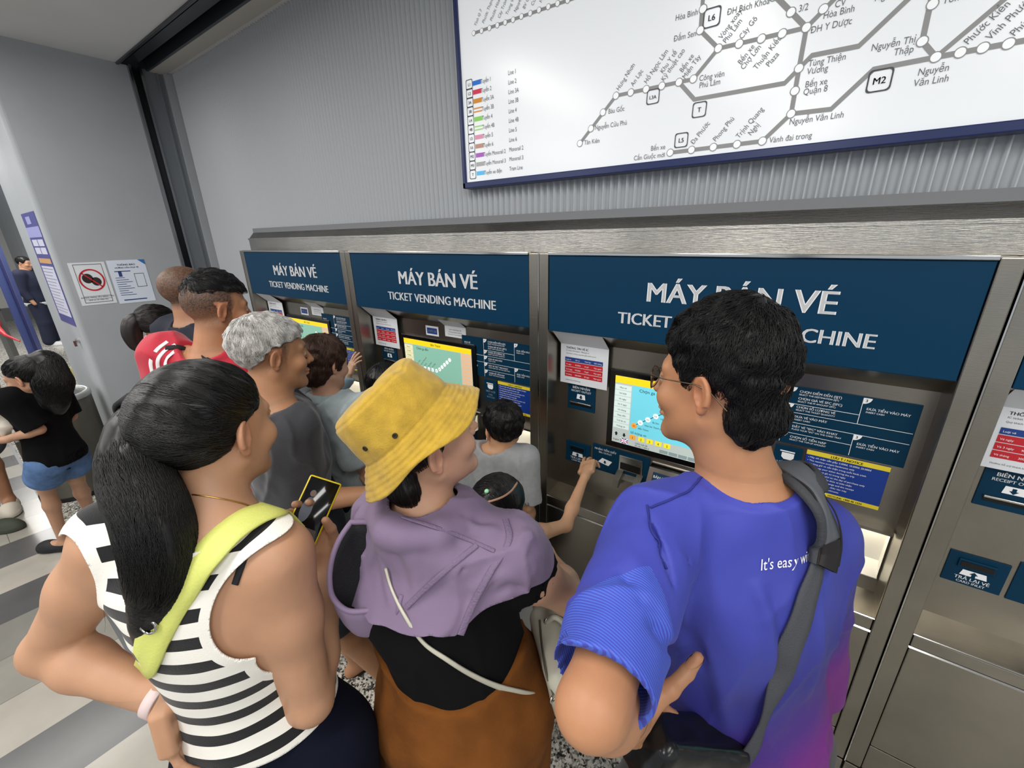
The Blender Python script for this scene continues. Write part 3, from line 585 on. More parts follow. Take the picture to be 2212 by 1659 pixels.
for i in range(11):
    f_ = i / 10
    badge(1014 + 8 * f_, 183 + 194 * f_, bs[i], .036)
    a = bp(1021 + 9 * f_, 181 + 194 * f_); mbs = MB()
    if i in (3, 5):
        for dz in (-.006, .006): mbs.add([(a[0], yl, a[1] + dz - .0025), (a[0] + .045, yl, a[1] + dz - .0025), (a[0] + .045, yl, a[1] + dz + .0025), (a[0], yl, a[1] + dz + .0025)], [(0, 1, 2, 3)])
    else: mbs.add([(a[0], yl, a[1] - .008), (a[0] + .045, yl, a[1] - .008), (a[0] + .045, yl, a[1] + .008), (a[0], yl, a[1] + .008)], [(0, 1, 2, 3)])
    mbs.build('legend_swatch', mat('legend_' + lc[i], lc[i], .5, emit=lc[i], estr=.2), pan)
    a = bp(1039 + 8 * f_, 181 + 196 * f_); put_text(td, leg[i], (a[0], yl - .001, a[1]), UX, UZ, .021, 'l', .010, 0, .76)
    a = bp(1098 + 3 * f_, 163 + 206 * f_); put_text(td, leg2[i], (a[0], yl - .001, a[1]), UX, UZ, .021, 'l', .010, 0, .76)
bd.build('line_badges', M_TXTD, pan); tb.build('badge_lettering', M_TXTD, pan); td.build('legend_lettering', M_TXTD, pan)

# ------------------------------------------------------------ things on and by the left wall block
UY = np.array([0, 1., 0])
def wallsheet(name, y0, y1, z0, z1, mt):
    r = empty(name, (XL, (y0 + y1) / 2, z0)); m = MB(); m.box(XL + 0.0005, XL + 0.002, y0, y1, z0, z1); o = m.build('sheet', mt, r)
    o.location = -r.location; return r
def onwall(r, mb, name, mt):
    o = mb.build(name, mt, r); o.location = -r.location; return o
xs = XL + 0.0028
r = wallsheet('warning_poster', 0.670, 0.866, 1.383, 1.684, M_PAPER); tag(r, 'white poster with red crossed circle over two black durians on left wall', 'poster')
m = MB()
for (a, b, c, d) in ((.692, .846, 1.668, 1.672), (.692, .846, 1.399, 1.403), (.692, .695, 1.40, 1.67), (.843, .846, 1.40, 1.67), (.692, .846, 1.445, 1.447), (.692, .846, 1.424, 1.426)): m.add([(xs, a, c), (xs, b, c), (xs, b, d), (xs, a, d)], [(0, 1, 2, 3)])
onwall(r, m, 'border', M_GREYTXT)
def ell2(mb, cy, cz, ry, rz, x, hole=0):
    th = np.linspace(0, 2 * math.pi, 41)[:-1]
    A = [(x, cy + ry * math.cos(t_), cz + rz * math.sin(t_)) for t_ in th]
    if hole: B = [(x, cy + (ry - hole) * math.cos(t_), cz + (rz - hole) * math.sin(t_)) for t_ in th]; mb.add(A + B, [(i, (i + 1) % 40, 40 + (i + 1) % 40, 40 + i) for i in range(40)])
    else: mb.add(A, [range(40)])
m = MB(); ell2(m, .748, 1.572, .030, .034, xs); ell2(m, .790, 1.548, .027, .030, xs); onwall(r, m, 'fruit_pictogram', mat('poster_black', '2a2222', .6))
m = MB(); ell2(m, .769, 1.560, .070, .078, xs + .0006, .010); c_, s_ = math.cos(-.85), math.sin(-.85)
m.add([(xs + .0006, .769 + c_ * a - s_ * b, 1.560 + s_ * a + c_ * b) for a, b in ((-.068, -.004), (.068, -.004), (.068, .004), (-.068, .004))], [(0, 1, 2, 3)]); onwall(r, m, 'prohibition_ring', M_RED)
m = MB(); put_text(m, 'KHÔNG MANG SẦU RIÊNG VÀO', (xs, .769, 1.434), UY, UZ, .0125, 'c', .02); put_text(m, 'NHÀ GA VÀ TRÊN TÀU', (xs, .769, 1.414), UY, UZ, .0105, 'c', .02); onwall(r, m, 'lettering', M_GREYTXT)
r = wallsheet('guide_poster', 0.878, 1.102, 1.372, 1.690, mat('paper_blue', 'dbe3f0', .45)); tag(r, 'white and pale blue guide poster with phone outline, right of the durian poster', 'poster')
m = MB(); put_text(m, 'THÔNG BÁO', (xs, .985, 1.650), UY, UZ, .018, 'c', .02); put_text(m, 'HƯỚNG DẪN MUA VÉ', (xs, .985, 1.630), UY, UZ, .014, 'c', .02)
for i in range(9): m.add([(xs, .90, 1.56 - i * .016), (xs, .955 + .02 * (i % 3), 1.56 - i * .016), (xs, .955 + .02 * (i % 3), 1.564 - i * .016), (xs, .90, 1.564 - i * .016)], [(0, 1, 2, 3)])
m.add([(xs, .905, 1.606), (xs, 1.0, 1.606), (xs, 1.0, 1.612), (xs, .905, 1.612)], [(0, 1, 2, 3)]); m.add([(xs, .91, 1.392), (xs, 1.05, 1.392), (xs, 1.05, 1.40), (xs, .91, 1.40)], [(0, 1, 2, 3)]); m.add([(xs, .925, 1.57), (xs, .945, 1.57), (xs, .945, 1.61), (xs, .925, 1.61)], [(0, 1, 2, 3)]); onwall(r, m, 'lettering', mat('print_indigo', '35417e', .5))
m = MB()
for (a, b, c, d) in ((1.015, 1.075, 1.585, 1.589), (1.015, 1.075, 1.487, 1.491), (1.015, 1.018, 1.487, 1.589), (1.072, 1.075, 1.487, 1.589)): m.add([(xs, a, c), (xs, b, c), (xs, b, d), (xs, a, d)], [(0, 1, 2, 3)])
onwall(r, m, 'phone_outline', M_GREYTXT)
m = MB(); m.add([(xs, 1.060, 1.690), (xs, 1.102, 1.690), (xs, 1.102, 1.650)], [(0, 1, 2)]); onwall(r, m, 'corner_mark', mat('print_blue', '2f6fb5', .5))
# banner sheet on the end face of the wall block
yb = YE - 0.001
r = empty('information_banner', (-4.69, yb, 1.23)); tag(r, 'tall violet and white information sheet on the narrow end of the left wall', 'poster')
def eb(mb, name, mt): o = mb.build(name, mt, r); o.location = -r.location; return o
m = MB(); m.box(-4.98, -4.47, yb - .002, yb, 1.235, 2.025); sh = eb(m, 'sheet', mat('banner_violet', '4a4a8c', .45))
def pl(a, b, c, d, y=yb - .003): return ([(a, y, c), (b, y, c), (b, y, d), (a, y, d)], [(0, 1, 2, 3)])
m = MB(); m.add(*pl(-4.93, -4.49, 1.30, 1.66)); m.add(*pl(-4.92, -4.72, 1.80, 1.845)); m.add(*pl(-4.70, -4.50, 1.80, 1.845)); m.add(*pl(-4.92, -4.72, 1.745, 1.79)); m.add(*pl(-4.70, -4.50, 1.745, 1.79)); eb(m, 'white_fields', mat('banner_white', 'c9cade', .5))
m = MB(); m.add(*pl(-4.98, -4.47, 1.86, 1.93)); m.add(*pl(-4.85, -4.68, 1.95, 2.00)); eb(m, 'pale_band', mat('banner_pale', '9a9cd0', .5))
m = MB(); m.add(*pl(-4.93, -4.49, 1.68, 1.715)); eb(m, 'orange_band', mat('banner_orange', 'c99a66', .5))
m = MB()
for i in range(14): m.add(*pl(-4.915, -4.52 - .05 * (i % 3), 1.64 - i * .024, 1.643 - i * .024, yb - .004))
eb(m, 'lettering', M_GREYTXT)
# key switch on the end face
r = empty('key_switch', (-4.56, YE, 1.12)); m = MB(); m.tube([(-4.56, YE, 1.12), (-4.56, YE - .02, 1.12)], .018, 14); o = m.build('barrel', M_CHROME, r); o.location = -r.location
m = MB(); m.box(-4.565, -4.555, YE - .035, YE - .02, 1.08, 1.122); o = m.build('key', M_CHROME, r); o.location = -r.location
tag(r, 'small steel key switch below the violet sheet on the wall end', 'switch')

# bin beside the wall block
bx, by = -4.52, 0.33
r = empty('litter_bin', (bx, by, 0)); tag(r, 'round dark steel litter bin behind the girl with long ponytail', 'bin')
MB().lathe([(0.238, 0), (0.24, .004), (0.24, .03), (.232, .032)], n=48).build('base', M_BLACK, r)
MB().lathe([(0.232, .03), (0.232, .74), (.228, .745)], n=48, cap=False).build('body', mat('bin_steel', '6f6c62', .42, .75, noise=.15, nscale=3), r, True)
MB().lathe([(.236, .735), (.238, .765), (.225, .775), (.205, .77), (.20, .745), (.236, .735)], n=48, cap=False).build('rim', mat('bin_rim', 'b7b9b6', .3, .6), r, True)
MB().lathe([(.202, .755), (.17, .765), (.13, .80), (.12, .80), (.12, .77), (0.001, .77)], n=48, cap=False).build('lid', mat('bin_lid', '8f9291', .25, .8), r, True)

# far banner stand and barrier post
fx, fy = -10.45, 0.86
r = empty('banner_stand', (fx, fy, 0)); tag(r, 'tall blue roll-up banner stand far back at the left edge', 'banner')
ca, sa = math.cos(-.30), math.sin(-.30)
def fb(mb, name, mt): o = mb.build(name, mt, r); o.rotation_euler = (0, 0, -.28); return o
m = MB(); m.box(-.42, .42, -.08, .08, 0, .06, .01); m.box(-.02, .02, .01, .03, .05, 2.3); fb(m, 'base', mat('violet_base', '4a4a86', .4))
m = MB(); m.box(-.42, .42, -.008, .0, .06, 2.32); fb(m, 'sheet', mat('banner_blue', '3c4f96', .5))
def rect(mb, a, b, c, d): mb.add([(a, -.010, c), (b, -.010, c), (b, -.010, d), (a, -.010, d)], [(0, 1, 2, 3)])
m = MB(); rect(m, -.25, .30, .20, .95); rect(m, -.38, .36, 1.42, 1.62); rect(m, -.4, .4, 1.80, 1.86); fb(m, 'white_fields', mat('banner_white2', 'd5d8de', .5))
m = MB(); rect(m, -.36, .25, 1.16, 1.26); fb(m, 'red_strip', M_RED)
m = MB(); rect(m, -.30, .36, 1.0, 1.12); rect(m, -.36, .36, 1.30, 1.38); fb(m, 'pale_strip', mat('banner_pale2', '86a6d6', .5))
m = MB()
for i in range(4): rect(m, -.2, .1 + .05 * (i % 2), .34 + i * .14, .37 + i * .14)
fb(m, 'lettering', M_GREYTXT)
gx, gy = -9.6, .56
r = empty('barrier_post', (gx, gy, 0)); tag(r, 'grey steel barrier post with red ribbon, far back at the left edge', 'post')
m = MB(); m.lathe([(.16, 0), (.16, .012), (.03, .03)], n=24); o = m.build('base', M_DARKMET, r)
m = MB(); m.tube([(0, 0, .02), (0, 0, 1.02)], .055, 14); m.build('pole', mat('post_grey', '6e6e6a', .4, .4), r)
m = MB(); m.tube([(0, 0, .93), (0, 0, 1.16)], .062, 14); m.build('head', M_BLACK, r)
m = MB(); m.tube([(0, -.02, .78), (0.12, -.06, .74), (.45, -.02, .64), (.9, .05, .60)], [.05, .045, .02, .008], 8); m.build('ribbon', M_RED, r)
# small yellow wet-floor marker foot near banner
r = empty('floor_marker', (-8.9, .92, 0)); m = MB(); m.prism([(-.16, 0), (.16, 0), (.02, .16), (-.02, .16)], 'x', -.1, .1); m.build('board', mat('marker_yellow', 'd9cf86', .5), r); tag(r, 'small pale yellow marker on the floor beside the far banner stand', 'marker')
# ------------------------------------------------------------ implicit-surface modelling kit
F32 = np.float32
def nrm_(v): v = np.asarray(v, float); return v / (np.linalg.norm(v) + 1e-12)
def smin(a, b, k):
    if k <= 0: return np.minimum(a, b)
    h = np.maximum(k - np.abs(a - b), 0) / k
    return np.minimum(a, b) - h * h * k * 0.25
def smax(a, b, k): return -smin(-a, -b, k)
def ell(p, c, r):
    q = (p - np.asarray(c, F32)) / np.asarray(r, F32); k0 = np.sqrt((q * q).sum(-1)) + 1e-6
    k1 = np.sqrt(((q / np.asarray(r, F32)) ** 2).sum(-1)) + 1e-6
    return k0 * (k0 - 1) / k1
def cone(p, a, b, ra, rb):
    a = np.asarray(a, F32); b = np.asarray(b, F32); ab = b - a
    h = np.clip(((p - a) @ ab) / (ab @ ab + 1e-9), 0, 1)
    d = p - a - h[..., None] * ab
    return np.sqrt((d * d).sum(-1)) - (ra + (rb - ra) * h)
def sph(p, c, r): d = p - np.asarray(c, F32); return np.sqrt((d * d).sum(-1)) - r
class Fld:
    """a list of signed-distance pieces, each with a bounding box, blended in order"""
    def __init__(s): s.ops = []
    def add(s, fn, lo, hi, k=0.02, op='u'): s.ops.append((fn, np.array(lo, float), np.array(hi, float), k, op)); return s
    def cone(s, a, b, ra, rb, k=0.02, op='u'):
        a = np.array(a, float); b = np.array(b, float); R = max(ra, rb)
        return s.add(lambda p: cone(p, a, b, ra, rb), np.minimum(a, b) - R, np.maximum(a, b) + R, k, op)
    def chain(s, pts, rs, k=0.02):
        for i in range(len(pts) - 1): s.cone(pts[i], pts[i + 1], rs[i], rs[i + 1], k)
        return s
    def ball(s, c, r, k=0.02, op='u'):
        c = np.array(c, float)
        if hasattr(r, '__len__'): return s.add(lambda p: ell(p, c, r), c - np.array(r), c + np.array(r), k, op)
        return s.add(lambda p: sph(p, c, r), c - r, c + r, k, op)
    def local(s, fn, o, M, rad, sc=1.0, k=0.02, op='u'):
        o = np.array(o, float); Mf = np.asarray(M, F32)
        return s.add(lambda p: fn(((p - o.astype(F32)) @ Mf) / F32(sc)) * F32(sc), o - rad, o + rad, k, op)
    def copy(s): c = Fld(); c.ops = list(s.ops); return c
    def bounds(s):
        L = [o for o in s.ops if o[4] == 'u']; return np.min([o[1] for o in L], 0), np.max([o[2] for o in L], 0)
    BIG = 0.05
    def comb(s, d, v, k, op):
        if op == 'u': return smin(d, v, k)
        if op == 's': return smax(d, -v, k)
        if op == 'i': return smax(d, v, k)
        if op == 'd': return d + v
    def pts(s, p):
        p = np.asarray(p, F32); d = np.full(p.shape[:-1], 1.0, F32)
        for fn, lo, hi, k, op in s.ops: d = s.comb(d, fn(p), k, op)
        return d
    def grid(s, ax):
        d = np.full([len(a) for a in ax], s.BIG, F32)
        for fn, lo, hi, k, op in s.ops:
            m = s.BIG if op == 'u' else (k + 0.012 if op == 's' else 1e-4)
            if op == 'i': m = 10
            sl = [slice(np.searchsorted(a, l - m), np.searchsorted(a, h + m)) for a, l, h in zip(ax, lo, hi)]
            if any(q.stop - q.start < 1 for q in sl): continue
            g = np.stack(np.meshgrid(*[a[q] for a, q in zip(ax, sl)], indexing='ij'), -1).astype(F32)
            d[tuple(sl)] = s.comb(d[tuple(sl)], fn(g), k, op)
        return d
    def grad(s, p, e=0.0015):
        p = np.asarray(p, F32); g = np.stack([s.pts(p + np.array(v, F32) * e) - s.pts(p - np.array(v, F32) * e) for v in ((1, 0, 0), (0, 1, 0), (0, 0, 1))], -1)
        return g / (np.linalg.norm(g, axis=-1, keepdims=True) + 1e-9)
    def hit(s, px, py, lo=0.15, hi=3.0, off=0.0):
        """where the line of sight through a photo pixel meets this surface"""
        r = ray(px, py); r = r / np.linalg.norm(r); t = lo; best = (9, lo)
        for _ in range(160):
            d = float(s.pts((CAM + r * t)[None])[0]) - off
            if d < best[0]: best = (d, t)
            if d < 0.0006: break
            t += max(d * 0.7, 0.0005)
            if t > hi: t = best[1]; break
        return CAM + r * t
    def snap(s, P, off=0.0, it=6):
        P = np.array(P, float)
        for _ in range(it): P = P - s.grad(P) * (s.pts(P) - off)[..., None] * 0.9
        return P
def nets(d, ax):
    """surface nets: quads around the zero level of a sampled field"""
    nx, ny, nz = d.shape; ins = d < 0
    cs = np.zeros((nx - 1, ny - 1, nz - 1), np.int8)
    for i in (0, 1):
        for j in (0, 1):
            for k in (0, 1): cs += ins[i:nx - 1 + i, j:ny - 1 + j, k:nz - 1 + k]
    act = (cs > 0) & (cs < 8); idx = np.argwhere(act)
    if not len(idx): return np.zeros((0, 3)), np.zeros((0, 4), int)
    vid = np.full(act.shape, -1, np.int64); vid[act] = np.arange(len(idx))
    I, J, K = idx.T; acc = np.zeros((len(idx), 3)); cnt = np.zeros(len(idx))
    corner = [(i, j, k) for i in (0, 1) for j in (0, 1) for k in (0, 1)]
    val = {c: d[I + c[0], J + c[1], K + c[2]].astype(float) for c in corner}
    for a in corner:
        for x in range(3):
            if a[x]: continue
            b = tuple(a[q] + (q == x) for q in range(3)); va, vb = val[a], val[b]; m = (va < 0) != (vb < 0)
            t = np.where(m, va / np.where(m, va - vb, 1), 0)
            for q in range(3): acc[:, q] += np.where(m, a[q] + (t if q == x else 0), 0)
            cnt += m
    acc /= cnt[:, None]; V = np.stack([np.interp(idx[:, q] + acc[:, q], np.arange(len(ax[q])), ax[q]) for q in range(3)], 1)
    Q = []
    for x in range(3):
        u, v = (x + 1) % 3, (x + 2) % 3
        sl0 = [slice(None)] * 3; sl1 = [slice(None)] * 3; sl0[x] = slice(0, -1); sl1[x] = slice(1, None)
        A, B = ins[tuple(sl0)], ins[tuple(sl1)]; e = np.argwhere(A != B)
        ok = (e[:, u] > 0) & (e[:, v] > 0) & (e[:, u] < d.shape[u] - 1) & (e[:, v] < d.shape[v] - 1); e = e[ok]
        if not len(e): continue
        fl = A[tuple(e.T)]
        def cell(du, dv): c = e.copy(); c[:, u] += du; c[:, v] += dv; return vid[tuple(c.T)]
        q = np.stack([cell(-1, -1), cell(0, -1), cell(0, 0), cell(-1, 0)], 1); q[~fl] = q[~fl][:, ::-1]; Q.append(q)
    return V, np.concatenate(Q) if Q else np.zeros((0, 4), int)
def mesh_field(f, res, boxes=(), lo=None, hi=None):
    """coarse grid plus finer boxes -> one vertex/quad list"""
    L, Hh = f.bounds(); lo = L - 0.02 if lo is None else np.maximum(L - 0.02, lo); hi = Hh + 0.02 if hi is None else np.minimum(Hh + 0.02, hi)
    ax = [np.arange(lo[q], hi[q] + res, res) for q in range(3)]
    V, Q = nets(f.grid(ax), ax)
    for n, (bl, bh, br) in enumerate(boxes):
        bl, bh = np.array(bl), np.array(bh)
        if len(Q):
            c = V[Q].mean(1); inn = np.all((c > bl + res) & (c < bh - res), 1); Q = Q[~inn]
        b2 = [np.arange(bl[q] - res * .6, bh[q] + res * .6, br) for q in range(3)]
        v2, q2 = nets(f.grid(b2), b2)
        if len(q2):
            # keep finer faces out of the boxes already meshed
            c = v2[q2].mean(1); keep = np.ones(len(q2), bool)
            for (pl, ph, _) in boxes[:n]: keep &= ~np.all((c > np.array(pl)) & (c < np.array(ph)), 1)
            q2 = q2[keep]; Q = np.concatenate([Q, q2 + len(V)]) if len(Q) else q2 + len(V); V = np.concatenate([V, v2])
    used = np.unique(Q); mp = np.full(len(V), -1); mp[used] = np.arange(len(used))
    return V[used], mp[Q]
def clip_mesh(V, Q, sc, extra=()):
    """cut a quad mesh along sc = 0 and keep sc < 0"""
    T = np.concatenate([Q[:, [0, 1, 2]], Q[:, [0, 2, 3]]]); s = sc[T]; n_in = (s < 0).sum(1)
    out = [T[n_in == 3]]; VV = [V]; EX = [[e] for e in extra]; base = len(V)
    def cut(A, B):
        nonlocal base
        t = sc[A] / (sc[A] - sc[B]); VV.append(V[A] + (V[B] - V[A]) * t[:, None])
        for E_ in EX: E_.append(E_[0][A] + (E_[0][B] - E_[0][A]) * t)
        i = np.arange(base, base + len(A)); base += len(A); return i
    for m in (1, 2):
        t = T[n_in == m]
        if not len(t): continue
        f_ = (sc[t] < 0) if m == 1 else (sc[t] >= 0); r = f_.argmax(1)
        a = t[np.arange(len(t)), r]; b = t[np.arange(len(t)), (r + 1) % 3]; c = t[np.arange(len(t)), (r + 2) % 3]
        ab = cut(a, b); ac = cut(a, c)
        if m == 1: out.append(np.stack([a, ab, ac], 1))
        else: out += [np.stack([ab, b, c], 1), np.stack([ab, c, ac], 1)]
    return np.concatenate(VV), np.concatenate(out), [np.concatenate(E_) for E_ in EX]
def vnoise(p, s, seed=0):
    """smooth value noise in [-1,1]"""
    r = np.random.default_rng(seed); L = r.uniform(-1, 1, (32, 32, 32)).astype(F32)
    q = np.asarray(p, F32) * F32(s) + 100; i = np.floor(q).astype(int); t = q - i; t = t * t * (3 - 2 * t); o = 0
    for a in (0, 1):
        for b in (0, 1):
            for c in (0, 1):
                w = (t[..., 0] if a else 1 - t[..., 0]) * (t[..., 1] if b else 1 - t[..., 1]) * (t[..., 2] if c else 1 - t[..., 2])
                o = o + w * L[(i[..., 0] + a) % 32, (i[..., 1] + b) % 32, (i[..., 2] + c) % 32]
    return o
def solidify(o, t, offset=-1):
    md = o.modifiers.new('thickness', 'SOLIDIFY'); md.thickness = t; md.offset = offset; return md
def hermite(ts, vs, n=64):
    ts = np.array(ts, float); vs = np.array(vs, float); m = np.gradient(vs, ts); T = np.linspace(ts[0], ts[-1], n)
    k = np.clip(np.searchsorted(ts, T, side='right') - 1, 0, len(ts) - 2); h = ts[k + 1] - ts[k]; u = (T - ts[k]) / h
    return T, (2 * u**3 - 3 * u**2 + 1) * vs[k] + (u**3 - 2 * u**2 + u) * h * m[k] + (-2 * u**3 + 3 * u**2) * vs[k + 1] + (u**3 - u**2) * h * m[k + 1]
def spline(P, n):
    P = np.array(P, float); d = np.r_[0, np.cumsum(np.linalg.norm(np.diff(P, axis=0), axis=1))]
    if len(P) == 2: return P[0] + (P[1] - P[0]) * np.linspace(0, 1, n)[:, None]
    return np.stack([hermite(d, P[:, q], n)[1] for q in range(P.shape[1])], 1)
# ------------------------------------------------------------ anatomy
def head_sdf(p):
    x = np.abs(p[..., 0]); q = p.copy(); q[..., 0] = x
    d = smin(ell(q, (0, -.014, .032), (.075, .097, .085)), ell(q, (0, .020, -.035), (.059, .067, .084)), .03)
    d = smin(d, cone(q, (.049, -.010, -.050), (.012, .064, -.098), .017, .017), .028)
    d = smin(d, ell(q, (0, .074, -.103), (.016, .013, .013)), .02)
    d = smin(d, sph(q, (.041, .060, -.030), .020), .025)
    d = smin(d, cone(q, (.010, .082, .020), (.043, .068, .020), .010, .007), .018)
    d = smax(d, -sph(q, (.031, .097, .001), .016), .016)
    d = smin(d, sph(q, (.031, .0735, .001), .0125), .003)
    d = smin(d, cone(q, (.018, .082, .008), (.044, .076, .008), .004, .003), .006)
    d = smin(d, cone(q, (0, .086, .010), (0, .107, -.030), .006, .0095), .012)
    d = smin(d, sph(q, (.011, .094, -.034), .008), .007)
    d = smin(d, ell(q, (0, .088, -.061), (.022, .010, .0055)), .006); d = smin(d, ell(q, (0, .086, -.072), (.019, .010, .0065)), .006)
    # ears: a tilted cupped shell
    c, s_ = math.cos(.45), math.sin(.45); e = q - np.array((.076, -.014, -.006), F32)
    ex, ey = e[..., 0] * c + e[..., 1] * s_, -e[..., 0] * s_ + e[..., 1] * c
    ez, ey = e[..., 2] * .98 + ey * .17, ey * .98 - e[..., 2] * .17
    E_ = np.stack([ex, ey, ez], -1) * F32(1.16)
    sh = ell(E_, (0, -.004, .002), (.0085, .0185, .031)); sh = smin(sh, sph(E_, (-.001, .004, -.027), .009), .008)
    sh = smax(sh, -ell(E_, (.010, .001, .001), (.0085, .011, .020)), .005)
    rim = np.abs(np.sqrt((E_[..., 1] + .004) ** 2 / .0165 ** 2 + (E_[..., 2] - .004) ** 2 / .0275 ** 2) - 1) * .018
    rim = np.sqrt(rim ** 2 + (E_[..., 0] - .004) ** 2) - .0038
    sh = smin(sh, np.maximum(rim, -E_[..., 2] - .018), .004)
    sh = smin(sh, sph(E_, (.003, .011, -.004), .0045), .004) / F32(1.16)
    return smin(d, sh, .006)
def hand_sdf(curl=(0.3, 0.3, 0.35, 0.4), thumb=0.5, spread=0.06, left=False, tcurl=0.2):
    """x towards the thumb, y along the fingers, z out of the back of the hand; origin at the wrist"""
    segs = []
    bx = (.029, .010, -.009, -.027); ln = ((.043, .026, .022), (.047, .030, .023), (.043, .028, .022), (.034, .021, .019)); rr = (.0088, .009, .0085, .0075)
    for i in range(4):
        p = np.array((bx[i], .090 - abs(i - 1.2) * .004, 0.)); a = 0; sp = (1.2 - i) * spread; cu = curl[i]
        if not hasattr(cu, '__len__'): cu = (cu, cu * 1.2, cu * .8)
        for j in range(3):
            a += cu[j]; d = np.array((math.sin(sp) * math.cos(a), math.cos(sp) * math.cos(a), -math.sin(a))); q = p + d * ln[i][j]
            segs.append((p, q, rr[i] * (1 - .06 * j), rr[i] * (1 - .06 * (j + 1)), .004 if j else .007)); p = q
    t0 = np.array((.022, .018, -.006)); a = thumb
    d1 = nrm_((math.sin(a + .25), math.cos(a + .25), -.35)); t1 = t0 + d1 * .040
    d2 = nrm_((math.sin(a - tcurl * .3), math.cos(a - tcurl * .3), -.25 - tcurl)); t2 = t1 + d2 * .034; d3 = nrm_((math.sin(a - tcurl), math.cos(a - tcurl), -.2 - tcurl * 1.6)); t3 = t2 + d3 * .028
    th = [(t0, t1, .015, .012, .014), (t1, t2, .0115, .0105, .006), (t2, t3, .0105, .0085, .004)]
    def fn(p):
        p = p.copy()
        if not left: p[..., 0] = -p[..., 0]
        b = np.abs(p - np.array((0, .050, -.001), F32)) - np.array((.030 - .000, .036, .006), F32)
        d = np.sqrt((np.maximum(b, 0) ** 2).sum(-1)) + np.minimum(b.max(-1), 0) - .010
        d = smin(d, cone(p, (0, -.02, 0), (0, .03, 0), .022, .020), .02)
        for (a_, b_, r0, r1, k) in th: d = smin(d, cone(p, a_, b_, r0, r1), k)
        # fingers joined among themselves without webbing, then rooted in the palm
        for (a_, b_, r0, r1, k) in segs: d = smin(d, cone(p, a_, b_, r0, r1), k if k > .005 else .003)
        return d
    fn.tips = dict(thumb=t3, segs=segs); return fn
def frame(y, z_hint):
    """columns x,y,z with y along the given direction and z as near z_hint as it can be"""
    y = nrm_(y); z = np.array(z_hint, float); z = nrm_(z - y * (z @ y)); return np.stack([np.cross(y, z), y, z], 1)
def rotm(yaw, pitch=0, roll=0):
    """head frame: columns right, forward, up; yaw 90 looks along +Y, pitch>0 looks up"""
    a, b, c = map(math.radians, (yaw, pitch, roll)); f_ = np.array((math.cos(a) * math.cos(b), math.sin(a) * math.cos(b), math.sin(b)))
    r = np.array((math.sin(a), -math.cos(a), 0)); u = np.cross(r, f_)
    return np.stack([r * math.cos(c) + u * math.sin(c), f_, -r * math.sin(c) + u * math.cos(c)], 1)
class Loft:
    """elliptic sections along a bent spine"""
    def __init__(s, P, A, B, LAT, pw=2.0):
        P = np.array(P, float); s.a0, s.a1 = P[0], P[-1]; s.ax = s.a1 - s.a0; s.L = np.linalg.norm(s.ax); s.ax /= s.L
        t = (P - s.a0) @ s.ax; n = 48; s.T, _ = hermite(t, P[:, 0], n); s.C = np.stack([hermite(t, P[:, q], n)[1] for q in range(3)], 1)
        s.A = hermite(t, A, n)[1]; s.B = hermite(t, B, n)[1]; LAT = np.array(LAT, float)
        l = np.stack([np.interp(s.T, t, LAT[:, q]) for q in range(3)], 1); l -= (l @ s.ax)[:, None] * s.ax; s.Lt = l / np.linalg.norm(l, axis=1, keepdims=True); s.D = np.cross(s.ax, s.Lt); s.pw = pw
    def __call__(s, p, ea=0.0, eb=None):
        eb = ea if eb is None else eb
        q = p - s.a0.astype(F32); t = q @ s.ax.astype(F32); tc = np.clip(t, 0, s.L); f_ = lambda arr: np.interp(tc, s.T, arr).astype(F32)
        c = np.stack([f_(s.C[:, i]) for i in range(3)], -1); l = np.stack([f_(s.Lt[:, i]) for i in range(3)], -1); dd = np.stack([f_(s.D[:, i]) for i in range(3)], -1)
        r = p - c; u = (r * l).sum(-1); v = (r * dd).sum(-1); A = f_(s.A) + ea; B = f_(s.B) + eb
        k0 = np.sqrt((u / A) ** 2 + (v / B) ** 2) + 1e-6; k1 = np.sqrt((u / A ** 2) ** 2 + (v / B ** 2) ** 2) + 1e-6
        d = np.where(k0 > .05, k0 * (k0 - 1) / k1, -np.minimum(A, B)); ov = np.abs(t - tc)
        return np.where(ov > 0, np.sqrt(np.maximum(d, 0) ** 2 + ov ** 2) + np.minimum(d, 0) * (ov < .001), d).astype(F32)
    def box(s, e): m = s.A.max() + e; return s.C.min(0) - m, s.C.max(0) + m
    def theta(s, p):
        q = p - s.a0; t = q @ s.ax; tc = np.clip(t, 0, s.L); c = np.stack([np.interp(tc, s.T, s.C[:, i]) for i in range(3)], -1)
        l = np.stack([np.interp(tc, s.T, s.Lt[:, i]) for i in range(3)], -1); dd = np.stack([np.interp(tc, s.T, s.D[:, i]) for i in range(3)], -1); r = p - c
        return np.arctan2((r * l).sum(-1), (r * dd).sum(-1)), t     # 0 = front (along D), pi = back, + to lateral side
def skin_mat(): return mat('skin', 'c69a78', .48, noise=.05, nscale=22, sss=0.12, attr='Col', bump=.06, bscale=350)
M_HAIR = None
def hairmat(name='hair_black', col='0d0b0b', rough=.36, spec=.5): return mat(name, col, rough, spec=spec, noise=.35, nscale=60)
def lin3(c): return np.array(lin(c)[:3])
PEOPLE = []
